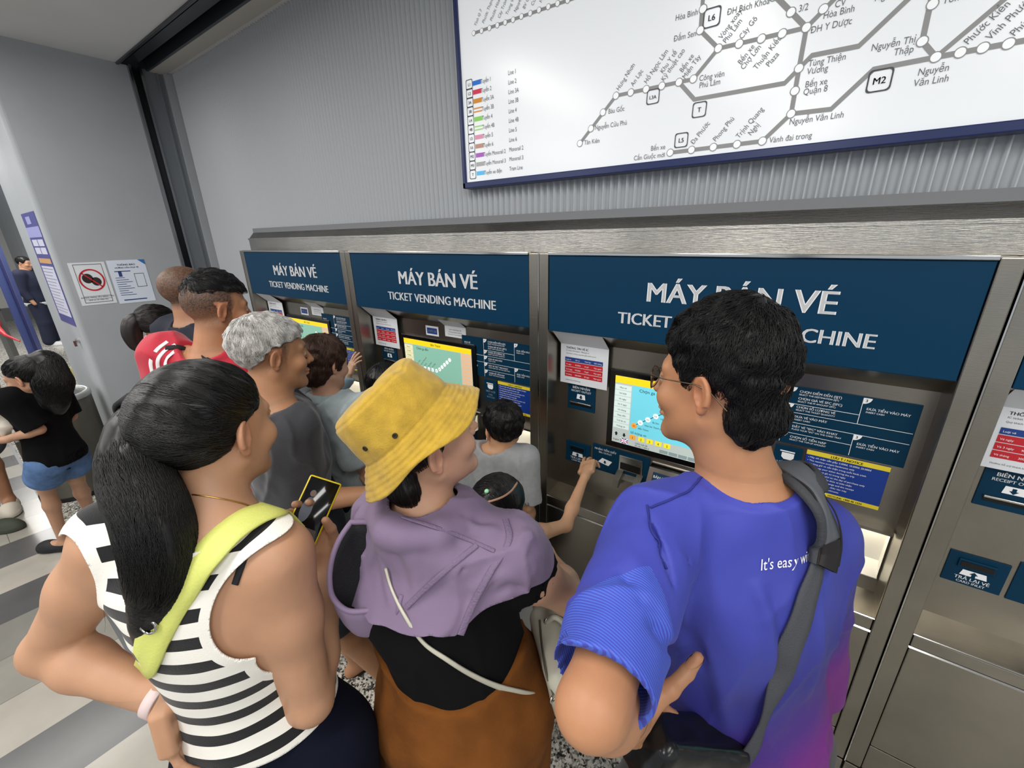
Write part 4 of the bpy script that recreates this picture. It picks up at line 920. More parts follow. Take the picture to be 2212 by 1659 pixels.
def fold_op(f, pts, amp, w):
    """a raised (amp>0) or sunken crease along a polyline, fading at its ends"""
    pts = np.array(pts, float); n_ = len(pts) - 1
    def ff(p):
        d = np.full(p.shape[:-1], 9., F32); t = np.zeros(p.shape[:-1], F32)
        for i in range(n_):
            a = pts[i].astype(F32); ab = (pts[i + 1] - pts[i]).astype(F32); h_ = np.clip(((p - a) @ ab) / (ab @ ab + 1e-9), 0, 1); q = p - a - h_[..., None] * ab; di = np.sqrt((q * q).sum(-1)); m = di < d; t = np.where(m, (i + h_) / n_, t); d = np.minimum(d, di)
        return (-amp * np.exp(-(d / w) ** 2) * np.clip(np.minimum(t, 1 - t) * 4, 0, 1)).astype(F32)
    f.add(ff, pts.min(0) - 2.5 * w, pts.max(0) + 2.5 * w, 0, 'd')
class Person:
    """joints in metres; the body is one blended surface, clothes are surfaces of their own"""
    def __init__(s, label, h, xy, yaw, skin='c08f6c', fem=False, build=1.0, arms={}, J={}, hand={}, head=None, hs=1.0, res=.009, headres=.0028, handres=.003, legs=True, lean=(0, 0), torso={}, arm=1.0):
        s.label, s.h, s.skin, s.res, s.fem, s.hs = label, h, skin, res, fem, hs
        a = math.radians(yaw); s.fw = np.array((math.cos(a), math.sin(a), 0)); s.rt = np.array((math.sin(a), -math.cos(a), 0)); s.up = np.array((0, 0, 1.))
        b = np.array((xy[0], xy[1], 0.)); L = np.array((s.fw * lean[0] + s.rt * lean[1]))
        g = lambda r, f_, z: b + s.rt * r * h + s.fw * f_ * h + s.up * z * h + L * max(0, (z - .5)) * 2
        sw = (.108 if fem else .118) * build; hw = .052
        j = dict(pel=g(0, -.005, .515), waist=g(0, .0, .61), chest=g(0, 0.0, .72), neck=g(0, -.012, .838), head=g(0, .012, .93), shL=g(-sw, -.008, .812), shR=g(sw, -.008, .812),
                 hipL=g(-hw, 0, .51), hipR=g(hw, 0, .51), kneeL=g(-hw, .012, .275), kneeR=g(hw, .012, .275), ankL=g(-hw, -.015, .042), ankR=g(hw, -.015, .042))
        j['elL'] = g(-sw - .015, -.03, .64); j['elR'] = g(sw + .015, -.03, .64); j['wrL'] = g(-sw - .015, .03, .495); j['wrR'] = g(sw + .015, .03, .495)
        for k_, v in J.items(): j[k_] = np.array(v, float)
        s.J = j; s.hd = head or (yaw, 0, 0); s.HM = rotm(*s.hd); s.hsz = hs * (h / 1.70 if h > 1.45 else .165 * h / .235 if False else (0.88 + .12 * (h - 1.1) / .5))
        f = s.F = Fld(); B_ = build * h
        lat = nrm_(j['shR'] - j['shL']); lat2 = nrm_(j['hipR'] - j['hipL'])
        if fem: A = (.070, .099, .092, .078, .090, .082, .036); Bt = (.058, .074, .064, .056, .064, .048, .034)
        else: A = (.068, .092, .089, .087, .099, .088, .040); Bt = (.058, .070, .066, .063, .069, .050, .038)
        A = [x * torso.get('a', 1) for x in A]; Bt = [x * torso.get('b', 1) for x in Bt]
        if 'A' in torso: A = torso['A']
        if 'B' in torso: Bt = torso['B']
        dn = nrm_(j['pel'] - j['waist']); shm = (j['shL'] + j['shR']) / 2
        Pn = [j['pel'] + dn * .045 * h, j['pel'], (j['pel'] + j['waist']) / 2 + s.fw * .004, j['waist'], j['chest'], shm + (j['neck'] - shm) * .15 - s.up * .012 * h, j['neck']]
        s.loft = Loft(Pn, np.array(A) * B_, np.array(Bt) * B_, [lat2, lat2, lat2 * .8 + lat * .2, lat2 * .5 + lat * .5, lat, lat, lat])
        lo, hi = s.loft.box(.01); f.add(lambda p: s.loft(p), lo, hi, .02)
        ra = (.0305 if not fem else .028) * B_ * arm
        s.ra = dict(sh=ra * 1.12, ua=ra * .95, el=ra * .74, fa=ra * .80, wr=ra * .53)
        for S in 'LR':
            sh, el, wr = j['sh' + S], j['el' + S], j['wr' + S]; f.cone(j['neck'] - s.up * .012 * h, sh + s.up * .004 * h, .026 * B_, .027 * B_, .045)
            mid = sh + (el - sh) * .4; f.chain([sh, mid, el], [s.ra['sh'] * 1.05, s.ra['ua'], s.ra['el']], .03)
            m2 = el + (wr - el) * .3; f.chain([el, m2, wr], [s.ra['el'], s.ra['fa'], s.ra['wr']], .018)
            hp, kn, an = j['hip' + S], j['knee' + S], j['ank' + S]
            if legs:
                f.chain([hp, hp + (kn - hp) * .4, kn], [.054 * B_, .048 * B_, .031 * B_], .03); f.chain([kn, kn + (an - kn) * .3, an], [.030 * B_, .032 * B_, .019 * B_], .02)
                tf = (kn - an); ft = getattr(s, 'ft' + S, s.fw); f.chain([an - s.up * .012 * h, an - s.up * .018 * h + s.fw * .055 * h, an - s.up * .026 * h + s.fw * .105 * h], [.022 * h, .020 * h, .013 * h], .015); f.cone(an, an - s.fw * .02 * h - s.up * .02 * h, .02 * h, .018 * h, .015)
        hc = j['head']; nk = .034 * B_ * (1 if not fem else .86)
        f.cone(j['neck'] - s.up * .02 * h, hc + s.HM @ np.array((0, -.020, -.065)) * s.hsz, nk * 1.12, nk, .03)
        f.local(head_sdf, hc, s.HM, .155 * s.hsz, s.hsz, .018)
        s.boxes = [(hc - .135 * s.hsz, hc + .135 * s.hsz, headres)]
        s.hands = {}
        for S in 'LR':
            hh = hand.get(S)
            el, wr = j['el' + S], j['wr' + S]
            if hh is None: hh = dict()
            if hh.get('skip'): continue
            yd = nrm_(hh.get('dir', wr - el)); zd = hh.get('back', s.rt if S == 'R' else -s.rt)
            M = frame(yd, zd); fn = hand_sdf(hh.get('curl', (.35, .4, .45, .5)), hh.get('thumb', .35), hh.get('spread', .05), S == 'L', hh.get('tcurl', .2)); hz = hh.get('size', h / 1.72 * (1 if not fem else .95))
            f.local(fn, wr, M, .21 * hz, hz, .012); s.hands[S] = (wr, M, hz, fn)
            c = wr + M[:, 1] * .085 * hz; s.boxes.append((c - .105 * hz, c + .105 * hz, hh.get('res', handres)))
        s.kids = []
    def hl(s, p): return s.J['head'] + s.HM @ np.array(p, float) * s.hsz      # head-local point -> world
    def tohead(s, P): return ((P - s.J['head']) @ s.HM) / s.hsz
    def body(s, zmin=None, stub=None, lips='9c5a50', brow=None):
        V, Q = mesh_field(s.F, s.res, s.boxes, lo=None if zmin is None else np.array((-99, -99, zmin)))
        c = np.tile(lin3(s.skin), (len(V), 1)); q = s.tohead(V); x = np.abs(q[:, 0])
        w = np.exp(-((q[:, 0] / .021) ** 2 + ((q[:, 2] + .066) / .0085) ** 2) ** 2) * (q[:, 1] > .07); c = c * (1 - .45 * w[:, None]) + lin3(lips) * .45 * w[:, None]
        er = np.sqrt((x - .031) ** 2 + (q[:, 1] - .0735) ** 2 + (q[:, 2] - .001) ** 2); ey = ((er < .0142) & (q[:, 1] > .076) & (np.abs(q[:, 2] - .001) < .0062)); c[ey] = lin3('b9b0a8')
        c[ey & (np.sqrt((x - .031) ** 2 + (q[:, 2] - .001) ** 2) < .0058)] = lin3('16100d')
        w = np.exp(-(((q[:, 2] - .021 + 4 * (x - .03) ** 2) / .0045) ** 2 + ((x - .029) / .019) ** 4) ) * (q[:, 1] > .055); w = np.clip(w * 1.3, 0, .85) * (brow if brow is not None else 1); c = c * (1 - w[:, None]) + lin3('1a1412') * w[:, None]
        w = (np.exp(-((x - .080) / .012) ** 2) * (np.abs(q[:, 1] + .012) < .03) * (np.abs(q[:, 2] + .005) < .04)); c = c * (1 - w[:, None] * np.array((.02, .14, .16)))
        if stub is not None:
            w = np.clip(stub(q) * (.72 + .5 * np.random.default_rng(1).random(len(q))), 0, .93)[:, None]; c = c * (1 - w) + lin3('262220') * w
        o = link_mesh('person', V, Q, skin_mat(), None, True); addcol(o, 'Col', c); s.obj = o
        tag(o, s.label, 'person'); PEOPLE.append(s); return o
    def part(s, name, V, Q, m, smooth=True): o = link_mesh(name, V, Q, m, s.obj, smooth); s.kids.append(o); return o
    # ---- clothes
    def shirt(s, name, m, ease=.014, sl=.62, res=.006, bottom=.50, sleeve=.018, fold=.004, folds=(), neckr=1.25, neckdrop=0, long=False, flare=0.0, seed=1, carve=True, carveR=True, slL=None, slR=None, neckc=None, zbot=None):
        j, h = s.J, s.h; f = Fld(); lo, hi = s.loft.box(ease + .02)
        zb = bottom * h if zbot is None else zbot
        f.add(lambda p: s.loft(p, ease, ease), lo, hi, .02)
        for S in 'LR':
            sh, el, wr = j['sh' + S], j['el' + S], j['wr' + S]; q = {'L': slL, 'R': slR}[S]; q = sl if q is None else q
            f.cone(j['neck'] - s.up * .014 * h, sh + s.up * .004 * h, .026 * h + ease * .6, .029 * h + ease * .7, .045)
            r0, r1, r2 = s.ra['sh'] + ease * .9, s.ra['ua'] + sleeve, s.ra['el'] + sleeve
            if q <= 1.0: en = sh + (el - sh) * q; seg = [(sh, en, r0, r1)]; d = nrm_(el - sh)
            else:
                en = el + (wr - el) * (q - 1); r3 = s.ra['fa'] + sleeve * .6 if q < 1.6 else s.ra['wr'] + sleeve * .7; seg = [(sh, el, r0, r2), (el, en, r2, r3)]; d = nrm_(wr - el); r1 = r3
            def slv(p, seg=seg, en=en, d=d, r1=r1, S=S):
                o = cone(p, *seg[0])
                if len(seg) > 1: o = smin(o, cone(p, *seg[1]), .02)
                pl = ((p - en.astype(F32)) @ d.astype(F32)); o = smax(o, np.where(sph(p, en, 0) < r1 * 2.5, pl, -1).astype(F32), .002)
                return smax(o, -cone(p, en - d * .018, en + d * .1, r1 - .0075, r1 - .0075), .002) if carve else o
            pp = np.array([x for g_ in seg for x in g_[:2]]); f.add(slv, pp.min(0) - r0, pp.max(0) + r0, .03)
        big = np.array((9, 9, 9.))
        if fold: f.add(lambda p: (vnoise(p * np.array((1, 1, .45), F32), 15, seed) * fold + vnoise(p * np.array((1, 1, .6), F32), 34, seed + 1) * fold * .4 - (1 - np.abs(vnoise(p * np.array((1, 1, .55), F32), 11, seed + 2))) ** 7 * fold * 1.3).astype(F32), lo - .2, hi + .2, 0, 'd')
        for (pts, amp, w) in folds:
            fold_op(f, pts, amp, w)
        # openings: hem, cuffs, collar
        if carve:
            c = j['neck'] + s.up * (.004 - neckdrop) * h if neckc is None else neckc
            f.add(lambda p, c=c: cone(p, c - s.up * .006, c + s.up * .10, .036 * h * neckr, .06 * h * neckr), c - .1, c + np.array((.1, .1, .2)), .004, 's')
            f.add(lambda p: np.maximum(p[..., 2] - zb, s.loft(p, ease + .05)), np.array((lo[0] - .1, lo[1] - .1, zb - .3)), np.array((hi[0] + .1, hi[1] + .1, zb)), .001, 's')
            f.add(lambda p: np.maximum(s.loft(p, ease - .009), p[..., 2] - zb - .05), np.array((lo[0], lo[1], zb - .02)), np.array((hi[0], hi[1], zb + .06)), .002, 's')
        s.S = f; V, Q = mesh_field(f, res, lo=np.array((-99, -99, zb - .03)))
        return s.part(name, V, Q, m)
    def pants(s, name, m, ease=.014, end=.06, top=.60, res=.010, skirt=False, flare=.0, seed=5, fold=.004, zmin=None):
        j, h = s.J, s.h; f = Fld(); lo, hi = s.loft.box(ease)
        f.add(lambda p: np.maximum(s.loft(p, ease), p[..., 2] - top * h), lo, hi, .02)
        for S in 'LR':
            hp, kn, an = j['hip' + S], j['knee' + S], j['ank' + S]
            if end > .28:
                t = (.51 - end) / (.51 - .275); en = hp + (kn - hp) * t; f.cone(hp, en, .055 * h + ease, .046 * h + ease * 1.3 + flare, .03)
            else:
                f.chain([hp, kn], [.055 * h + ease, .036 * h + ease + flare], .03); f.cone(kn, an + (kn - an) * max(0, (end - .042) / .233), .036 * h + ease + flare, .026 * h + ease + flare, .02)
        if fold: f.add(lambda p: (vnoise(p * np.array((1, 1, .4), F32), 12, seed) * fold).astype(F32), lo - .3 - np.array((0, 0, h)), hi + .3, 0, 'd')
        V, Q = mesh_field(f, res, lo=None if zmin is None else np.array((-99, -99, zmin))); return s.part(name, V, Q, m)
    # ---- hair
    def hair(s, m, line, cap=((0, -.018, .040), (.083, .105, .087)), cut=((0, .118, -.025), (.088, .075, .105)), extra=(), n=2600, L=.03, r=.0007, crown=(0, -.045, .13), flow=None, lift=.0015, res=.003, rough=.003, name='hair', seed=3, segs=6, sub=(), inner=None, jit=.25):
        ly, lz = zip(*line)
        def fn(p):
            d = ell(p, *cap)
            for c_, r_ in extra: d = smin(d, ell(p, c_, r_), .02)
            d = smax(d, -ell(p, *cut), .012)
            d = smax(d, (np.interp(p[..., 1], ly, lz).astype(F32) - p[..., 2]) * F32(.75), .008)
            for c_, r_ in sub: d = smax(d, -ell(p, c_, r_), .008)
            if rough: d = d + (vnoise(p, 55, seed) * rough).astype(F32)
            return d
        f = Fld(); f.local(fn, s.J['head'], s.HM, .20 * s.hsz, s.hsz, 0); s.H = f
        V, Q = mesh_field(f, res)
        if inner is not None:
            pass
        G = strands(f, V, Q, n, L * s.hsz, r, (lambda P: s.J['head'] + s.HM @ np.array(crown) * s.hsz) if flow is None else None, flow, lift, segs, seed, s, jit)
        return s.part(name, np.concatenate([V, G[0]]), np.concatenate([Q, G[1] + len(V)]), m)
def strand_mesh(P, r, taper=True):
    """P: (n, segs, 3) polylines -> thin three-sided tubes"""
    n, sg, _ = P.shape; T = np.gradient(P, axis=1); T /= np.linalg.norm(T, axis=2, keepdims=True) + 1e-9
    ref = np.array((.31, .52, .79)); U = np.cross(T, ref); U /= np.linalg.norm(U, axis=2, keepdims=True) + 1e-9; Wv = np.cross(T, U)
    rr = r * (np.linspace(1, .25, sg) if taper else np.ones(sg)); V = np.stack([P + (U * math.cos(a) + Wv * math.sin(a)) * rr[None, :, None] for a in (0, 2.094, 4.189)], 2).reshape(-1, 3)
    b = (np.arange(n)[:, None] * sg + np.arange(sg - 1)[None]) * 3; b = b.ravel(); Q = np.concatenate([np.stack([b + k, b + (k + 1) % 3, b + 3 + (k + 1) % 3, b + 3 + k], 1) for k in range(3)])
    return V, Q
def strands(f, V, Q, n, L, r, crown, flow, lift, segs, seed, s, jit=.25):
    rg = np.random.default_rng(seed); A = np.linalg.norm(np.cross(V[Q[:, 2]] - V[Q[:, 0]], V[Q[:, 3]] - V[Q[:, 1]]), axis=1); pick = rg.choice(len(Q), n, p=A / A.sum())
    w = rg.dirichlet((1, 1, 1, 1), n); p = (V[Q[pick]] * w[:, :, None]).sum(1); P = [p]; c0 = None if crown is None else crown(None)
    st = L / (segs - 1) * rg.uniform(.6, 1.25, (n, 1)); jt = rg.normal(0, jit, (n, 3))
    for i in range(segs - 1):
        g = f.grad(p)
        d = (p - c0) if flow is None else flow(p)
        d = d / (np.linalg.norm(d, axis=1, keepdims=True) + 1e-9) + jt * .6
        d = d - g * (d * g).sum(1, keepdims=True); d /= np.linalg.norm(d, axis=1, keepdims=True) + 1e-9
        p = p + d * st; p = p - f.grad(p) * (f.pts(p) - lift * (1 if i else .3))[:, None]; P.append(p)
    return strand_mesh(np.stack(P, 1), r)
def limb(a, p, Ln, far=True):
    """the point on the sight line through pixel p that lies Ln away from joint a"""
    r = nrm_(ray(*p)); oc = CAM - np.array(a, float); b = oc @ r; c = oc @ oc - Ln * Ln; D = b * b - c
    return CAM + r * (-b + ((1 if far else -1) * math.sqrt(D) if D > 0 else 0))
def sk(h, xy, yaw, fem=False):
    a = math.radians(yaw); fw = np.array((math.cos(a), math.sin(a), 0)); rt = np.array((math.sin(a), -math.cos(a), 0)); b = np.array((xy[0], xy[1], 0.)); w = .108 if fem else .118
    return lambda r, f_, z: b + rt * r * h + fw * f_ * h + np.array((0, 0, z * h))
def ribbon(P, Nn, w, t, n=40):
    """flat strap following points P with surface normals Nn"""
    P = spline(P, n); Nn = spline(Nn, n); T = np.gradient(P, axis=0); T /= np.linalg.norm(T, axis=1, keepdims=True); S_ = np.cross(T, Nn); S_ /= np.linalg.norm(S_, axis=1, keepdims=True); Nn = np.cross(S_, T)
    ws = np.interp(np.linspace(0, 1, n), np.linspace(0, 1, len(w)), w)[:, None] if hasattr(w, '__len__') else w
    prof = [(-.5, 0), (-.47, 1), (-.2, 1.12), (.2, 1.12), (.47, 1), (.5, 0)]; k = len(prof)
    V = np.stack([P + S_ * ws * a + Nn * t * b for a, b in prof], 1).reshape(-1, 3)
    Q = [(i * k + c, i * k + (c + 1) % k, (i + 1) * k + (c + 1) % k, (i + 1) * k + c) for i in range(n - 1) for c in range(k)]
    return V, np.array(Q)
def on(f, pxs, off=0.002):
    P = np.array([f.hit(*p) for p in pxs]); return P, f.grad(P)
def ring(c, axis, r, w, t, n=36, sq=1.0, hint=(0, 0, 1), open_=0):
    """band of width w around an axis"""
    M = frame(axis, hint); V = []; Q = []
    prof = [(0, -w / 2), (t, -w / 2 * .8), (t, w / 2 * .8), (0, w / 2)]
    for i in range(n):
        a = 2 * math.pi * i / n; d = M[:, 0] * math.cos(a) + M[:, 2] * math.sin(a) * sq
        for o_, y in prof: V.append(np.array(c) + d * (r + o_) + M[:, 1] * y)
    for i in range(n):
        for k in range(4): Q.append((i * 4 + k, i * 4 + (k + 1) % 4, ((i + 1) % n) * 4 + (k + 1) % 4, ((i + 1) % n) * 4 + k))
    return np.array(V), np.array(Q)
# ============================================================ woman with the ponytail and striped top
sL, sR = at(256, 1166, .69), at(594, 1204, .71)
eL = limb(sL, (108, 1402), .268); wL = limb(eL, (354, 1508), .222, False)
eR = at(672, 1515, .79); wR = limb(eR, (707, 1222), .24)
sepW = nrm_(sR - sL); fwW = np.array((-sepW[1], sepW[0], 0.)); fwW = nrm_(fwW)
phU = nrm_(at(700, 1041, 1.0) - at(647, 1158, .955)); phC = at(674, 1104, .885); phV = nrm_(at(703, 1120, .955) - at(653, 1092, .945)); phV = nrm_(phV - phU * (phU @ phV)); phN = np.cross(phV, phU)
if phN @ (CAM - phC) < 0: phN = -phN
pw = Person('woman with long black ponytail, black and white striped tank top, holding a yellow phone', 1.65, (-.725, .165), 128, 'ba8d6e', True, J=dict(shL=sL, shR=sR, elL=eL, wrL=wL, elR=eR, wrR=wR, head=at(462, 925, .71), neck=at(462, 1135, .69), chest=at(485, 1280, .745), waist=at(535, 1470, .815), pel=at(590, 1610, .87)),
    head=(112, -3, 0), res=.0065, headres=.0022, handres=.0022,
    hand=dict(R=dict(dir=nrm_(phC - phU * .022 - phN * .044 - phV * .004 - wR), back=-phN + phV * .35, curl=((.2, .55, .5), (.22, .6, .5), (.25, .6, .5), (.28, .6, .5)), thumb=.30, tcurl=.25, spread=.05, size=.98), L=dict(dir=nrm_(at(392, 1650, .74) - wL), back=-sepW + fwW * -.3, curl=(.15, .2, .25, .3), thumb=.35)), build=1.0, arm=1.08, torso=dict(A=(.070, .099, .086, .068, .086, .082, .036)))
o = pw.body(zmin=.0)
# striped tank top
f = Fld(); lo, hi = pw.loft.box(.03)
f.add(lambda p: pw.loft(p, .007 + .008 * np.clip((1.04 - p[..., 2]) / .07, 0, 1)), lo, hi, .02)
for S in 'LR': f.cone(pw.J['neck'] - pw.up * .012 * 1.65, pw.J['sh' + S] + pw.up * .006, .046, .049, .045); f.cone(pw.J['sh' + S], pw.J['sh' + S] + (pw.J['el' + S] - pw.J['sh' + S]) * .35, pw.ra['sh'] * 1.05 + .006, pw.ra['ua'] + .007, .03)
f.add(lambda p: (vnoise(p * np.array((1, 1, 1.6), F32), 22, 4) * .0012).astype(F32), lo - .1, hi + .1, 0, 'd')
V, Q = mesh_field(f, .0045)
def armcut(V):
    d = np.full(len(V), 9.)
    for S, sg in (('L', -1), ('R', 1)):
        c = pw.J['sh' + S] + sepW * sg * (.012 if S == 'R' else .034) - pw.up * .038; M = np.stack([sepW, np.cross(np.array((0, 0, 1.)), sepW), np.array((0, 0, 1.))], 1)
        d = np.minimum(d, ell(((V - c) @ M).astype(F32), (0, 0, 0), (.078, .20, .098) if S == 'R' else (.050, .20, .080)))
    for S, r_, t0_ in (('L', .070, .12), ('R', .070, .10)):
        a_, b_ = pw.J['sh' + S], pw.J['el' + S]; d = np.minimum(d, cone(V.astype(F32), a_ + (b_ - a_) * t0_, a_ + (b_ - a_) * .45, r_, r_))
    return d
nkc = pw.J['neck'] + pw.up * .020
sa = -armcut(V); sn = -ell((V - nkc).astype(F32), (0, 0, 0), (.071, .071, .062)); zb = .945
th, tt = pw.loft.theta(V); bind = np.maximum(sa, sn); sc = np.maximum(np.maximum(bind, zb - V[:, 2]), .0 - 1)
V2, T2, (bd_, tv) = clip_mesh(V, Q, sc, (bind, tt + .004 * np.sin(th * 2)))
mt = mat('striped_knit', 'f0ede4', .85, bump=.25, bscale=500, sheen=.2); nt, b = nodes_of(mt); N = nt.nodes.new; L_ = nt.links.new
a1 = N('ShaderNodeAttribute'); a1.attribute_name = 'v'; a2 = N('ShaderNodeAttribute'); a2.attribute_name = 'bind'
def mth(op, *xs):
    n = N('ShaderNodeMath'); n.operation = op
    for i, x in enumerate(xs):
        if isinstance(x, (int, float)): n.inputs[i].default_value = x
        else: L_(x, n.inputs[i])
    return n.outputs[0]
tcn = N('ShaderNodeTexCoord'); nz = N('ShaderNodeTexNoise'); nz.inputs['Scale'].default_value = 7; L_(tcn.outputs['Object'], nz.inputs[0])
vv = mth('ADD', a1.outputs['Fac'], mth('MULTIPLY', nz.outputs[0], .010)); s1 = mth('GREATER_THAN', mth('FRACT', mth('DIVIDE', vv, .045)), .54)
s2 = mth('LESS_THAN', a2.outputs['Fac'], -.014); s3 = mth('GREATER_THAN', a1.outputs['Fac'], .08)
k = mth('MULTIPLY', mth('MULTIPLY', s1, s2), s3); mx = N('ShaderNodeMix'); mx.data_type = 'RGBA'; L_(k, mx.inputs[0]); mx.inputs[6].default_value = lin('efece2'); mx.inputs[7].default_value = lin('0b0b0e'); L_(mx.outputs[2], b.inputs['Base Color'])
tank = pw.part('tank_top', V2, T2, mt); addattr(tank, 'v', tv); addattr(tank, 'bind', bd_); solidify(tank, .003, 1)
fT = f.copy()
# trousers
pw.pants('trousers', mat('navy_cloth', '0f1220', .95, bump=.2, bscale=300, spec=.15), ease=.009, top=.585, res=.008)
# hair: drawn back to the tie, then the tail
tie = pw.hl((0, -.118, .050)); tie = at(335, 882, .665)
HB = hairmat('hair_black', '0c0b0b', .38, .5)
lineP = [(-.14, -.07), (-.10, -.072), (-.06, -.066), (-.035, -.045), (-.016, .012), (.005, .022), (.03, .03), (.05, .048), (.07, .075), (.1, .085)]
pw.hair(HB, lineP, cap=((0, -.018, .034), (.081, .103, .089)), n=5200, L=.11, r=.00062, flow=lambda p: tie - p, lift=.0012, res=.0028, rough=.0016, segs=12, jit=.06, seed=11)
tp = spline([tie + (pw.J['head'] - tie) * .12, tie, at(306, 893, .645), at(286, 948, .63), at(294, 1028, .62), at(326, 1105, .618), at(345, 1180, .622), at(350, 1265, .636), at(334, 1345, .657), at(312, 1405, .682)], 60)
tr = np.interp(np.linspace(0, 1, 60), [0, .06, .13, .22, .34, .48, .62, .76, .9, 1], [.022, .019, .027, .036, .041, .042, .040, .032, .017, .003])
ft = Fld()
for i in range(0, 56, 4): ft.cone(tp[i], tp[i + 4], tr[i] * .95, tr[i + 4] * .95, .02)
ft.add(lambda p: (vnoise(p * np.array((1, 1, .25), F32), 70, 9) * .0022 + vnoise(p * np.array((1, 1, .3), F32), 28, 2) * .004).astype(F32), tp.min(0) - .08, tp.max(0) + .08, 0, 'd')
Vt, Qt = mesh_field(ft, .004)
def tailstrands(path, rad, n, sg, seed, r=.0006, wav=.3, out=1.03):
    rg = np.random.default_rng(seed); t0 = rg.uniform(0, .6, n); t1 = np.clip(t0 + rg.uniform(.45, 1.0, n), 0, 1.0); an = rg.uniform(0, 2 * math.pi, n); rr = np.sqrt(rg.uniform(1.0, 1.27, n)) * out; ph = rg.uniform(0, 6.28, n); fr = rg.uniform(1, 3, n)
    T = np.gradient(path, axis=0); T /= np.linalg.norm(T, axis=1, keepdims=True); U = np.cross(T, (.3, .2, .9)); U /= np.linalg.norm(U, axis=1, keepdims=True); Wv = np.cross(T, U); m = len(path) - 1; P = []
    for k_ in range(sg):
        t = t0 + (t1 - t0) * k_ / (sg - 1); x = t * m; i = np.clip(x.astype(int), 0, m - 1); fx_ = (x - i)[:, None]
        L2 = lambda A: A[i] * (1 - fx_) + A[i + 1] * fx_
        a = an + wav * np.sin(t * 6.28 * fr + ph); R_ = (rad[i] * (1 - fx_[:, 0]) + rad[i + 1] * fx_[:, 0]) * rr + .004 * np.maximum(t - .8, 0) * rg.normal(0, 4, n)
        P.append(L2(path) + (L2(U) * np.cos(a)[:, None] + L2(Wv) * np.sin(a)[:, None]) * R_[:, None])
    return strand_mesh(np.stack(P, 1), r)
Vs, Qs = tailstrands(tp, tr, 9000, 20, 5, .0005, .22)
# loose ends fanning out under the tail
rg = np.random.default_rng(3); ends = []
for k_ in range(90):
    i = rg.integers(38, 57); p0 = tp[i] + rg.normal(0, 1, 3) * tr[i] * .55; d = nrm_(tp[min(i + 3, 59)] - tp[i - 3]) + rg.normal(0, .13, 3); L = rg.uniform(.02, .05); t = np.linspace(0, 1, 14)[:, None]; bend = rg.normal(0, .10, 3)
    ends.append(p0 + d * L * .8 * t + bend * L * t ** 2)
Ve, Qe = strand_mesh(np.array(ends), .0003)
pw.part('ponytail', np.concatenate([Vt, Vs, Ve]), np.concatenate([Qt, Qs + len(Vt), Qe + len(Vt) + len(Vs)]), HB)
V, Q = ring(tp[4], tp[6] - tp[2], .0275, .026, .006, 28); pw.part('hair_tie', V, Q, mat('hair_tie', '141317', .9, bump=.5, bscale=400))
# necklace, bra strap, watch band
fB = pw.F
P_, N_ = on(fB, [(415, 1068), (440, 1071), (470, 1076), (505, 1083), (532, 1090), (548, 1096)]); V, Q = ribbon(P_ - N_ * .0006, N_, .0022, .0016, 60); pw.part('necklace', V, Q, mat('gold', 'b98f4e', .3, 1.0))
P_, N_ = on(fB, [(592, 1118), (562, 1148), (536, 1188), (519, 1230), (508, 1262)]); V, Q = ribbon(P_, N_, .010, .002); pw.part('bra_strap', V, Q, mat('black_elastic', '16161b', .8))
d = nrm_(wL - eL); V, Q = ring(wL - d * .006, d, .0300, .020, .0035, 40, .97, hint=pw.hands['L'][1][:, 2]); wb = pw.part('watch_band', V, Q, mat('band_pink', 'd9c3c0', .5))
M = frame(d, pw.hands['L'][1][:, 2]); c = wL - d * .006 - M[:, 2] * .029
bm_ = MB(); bm_.box(-.017, .017, -.020, .020, -.006, .004, .004); V = np.array(bm_.v) @ M.T + c; o2 = link_mesh('watch_case', V, bm_.f, mat('watch_dark', '241f33', .15), wb, True)
# yellow shoulder strap and its bag
sb = empty('crossbody_bag', pw.J['pel']); tag(sb, 'pale yellow-green crossbody bag strap over the ponytail woman\'s striped back', 'bag')
def under(par, name, V, Q, m, smooth=True): V = np.asarray(V) - np.array(par.location); return link_mesh(name, V, Q, m, par, smooth)
P_, N_ = on(fT, [(583, 1106), (545, 1120), (500, 1150), (452, 1195), (408, 1250), (368, 1310), (338, 1370), (320, 1425)])
top = fT.snap((P_[0] + fwW * .045)[None])[0]; top2 = fT.snap((P_[0] + fwW * .075 - pw.up * .07)[None])[0]; lowp = fT.snap((P_[-1] + fwW * .075 - sepW * .05 - pw.up * .06)[None])[0]
PP = np.vstack([top2, top, P_, lowp]); NN = np.vstack([fT.grad(np.array([top2, top])), N_, nrm_(-sepW)]); PP = PP + NN * .004
V, Q = ribbon(PP, NN, .050, .0035, 70); M_YS = mat('strap_yellow', 'd3d873', .5, bump=.25, bscale=250); under(sb, 'strap', V, Q, M_YS)
c = pw.J['pel'] + fwW * .185 + pw.up * .02
m = MB(); m.box(-.10, .10, -.025, .025, -.07, .07, .015); under(sb, 'pouch', np.array(m.v) @ np.stack([fwW, -sepW, pw.up]) + c, m.f, M_YS)
for px, py in ((322, 1318), (336, 1340)):
    p = fT.hit(px, py); n_ = fT.grad(p[None])[0]; V, Q = ring(p + n_ * .012, n_, .010, .004, .0028, 20); under(sb, 'ring', V, Q, M_CHROME)
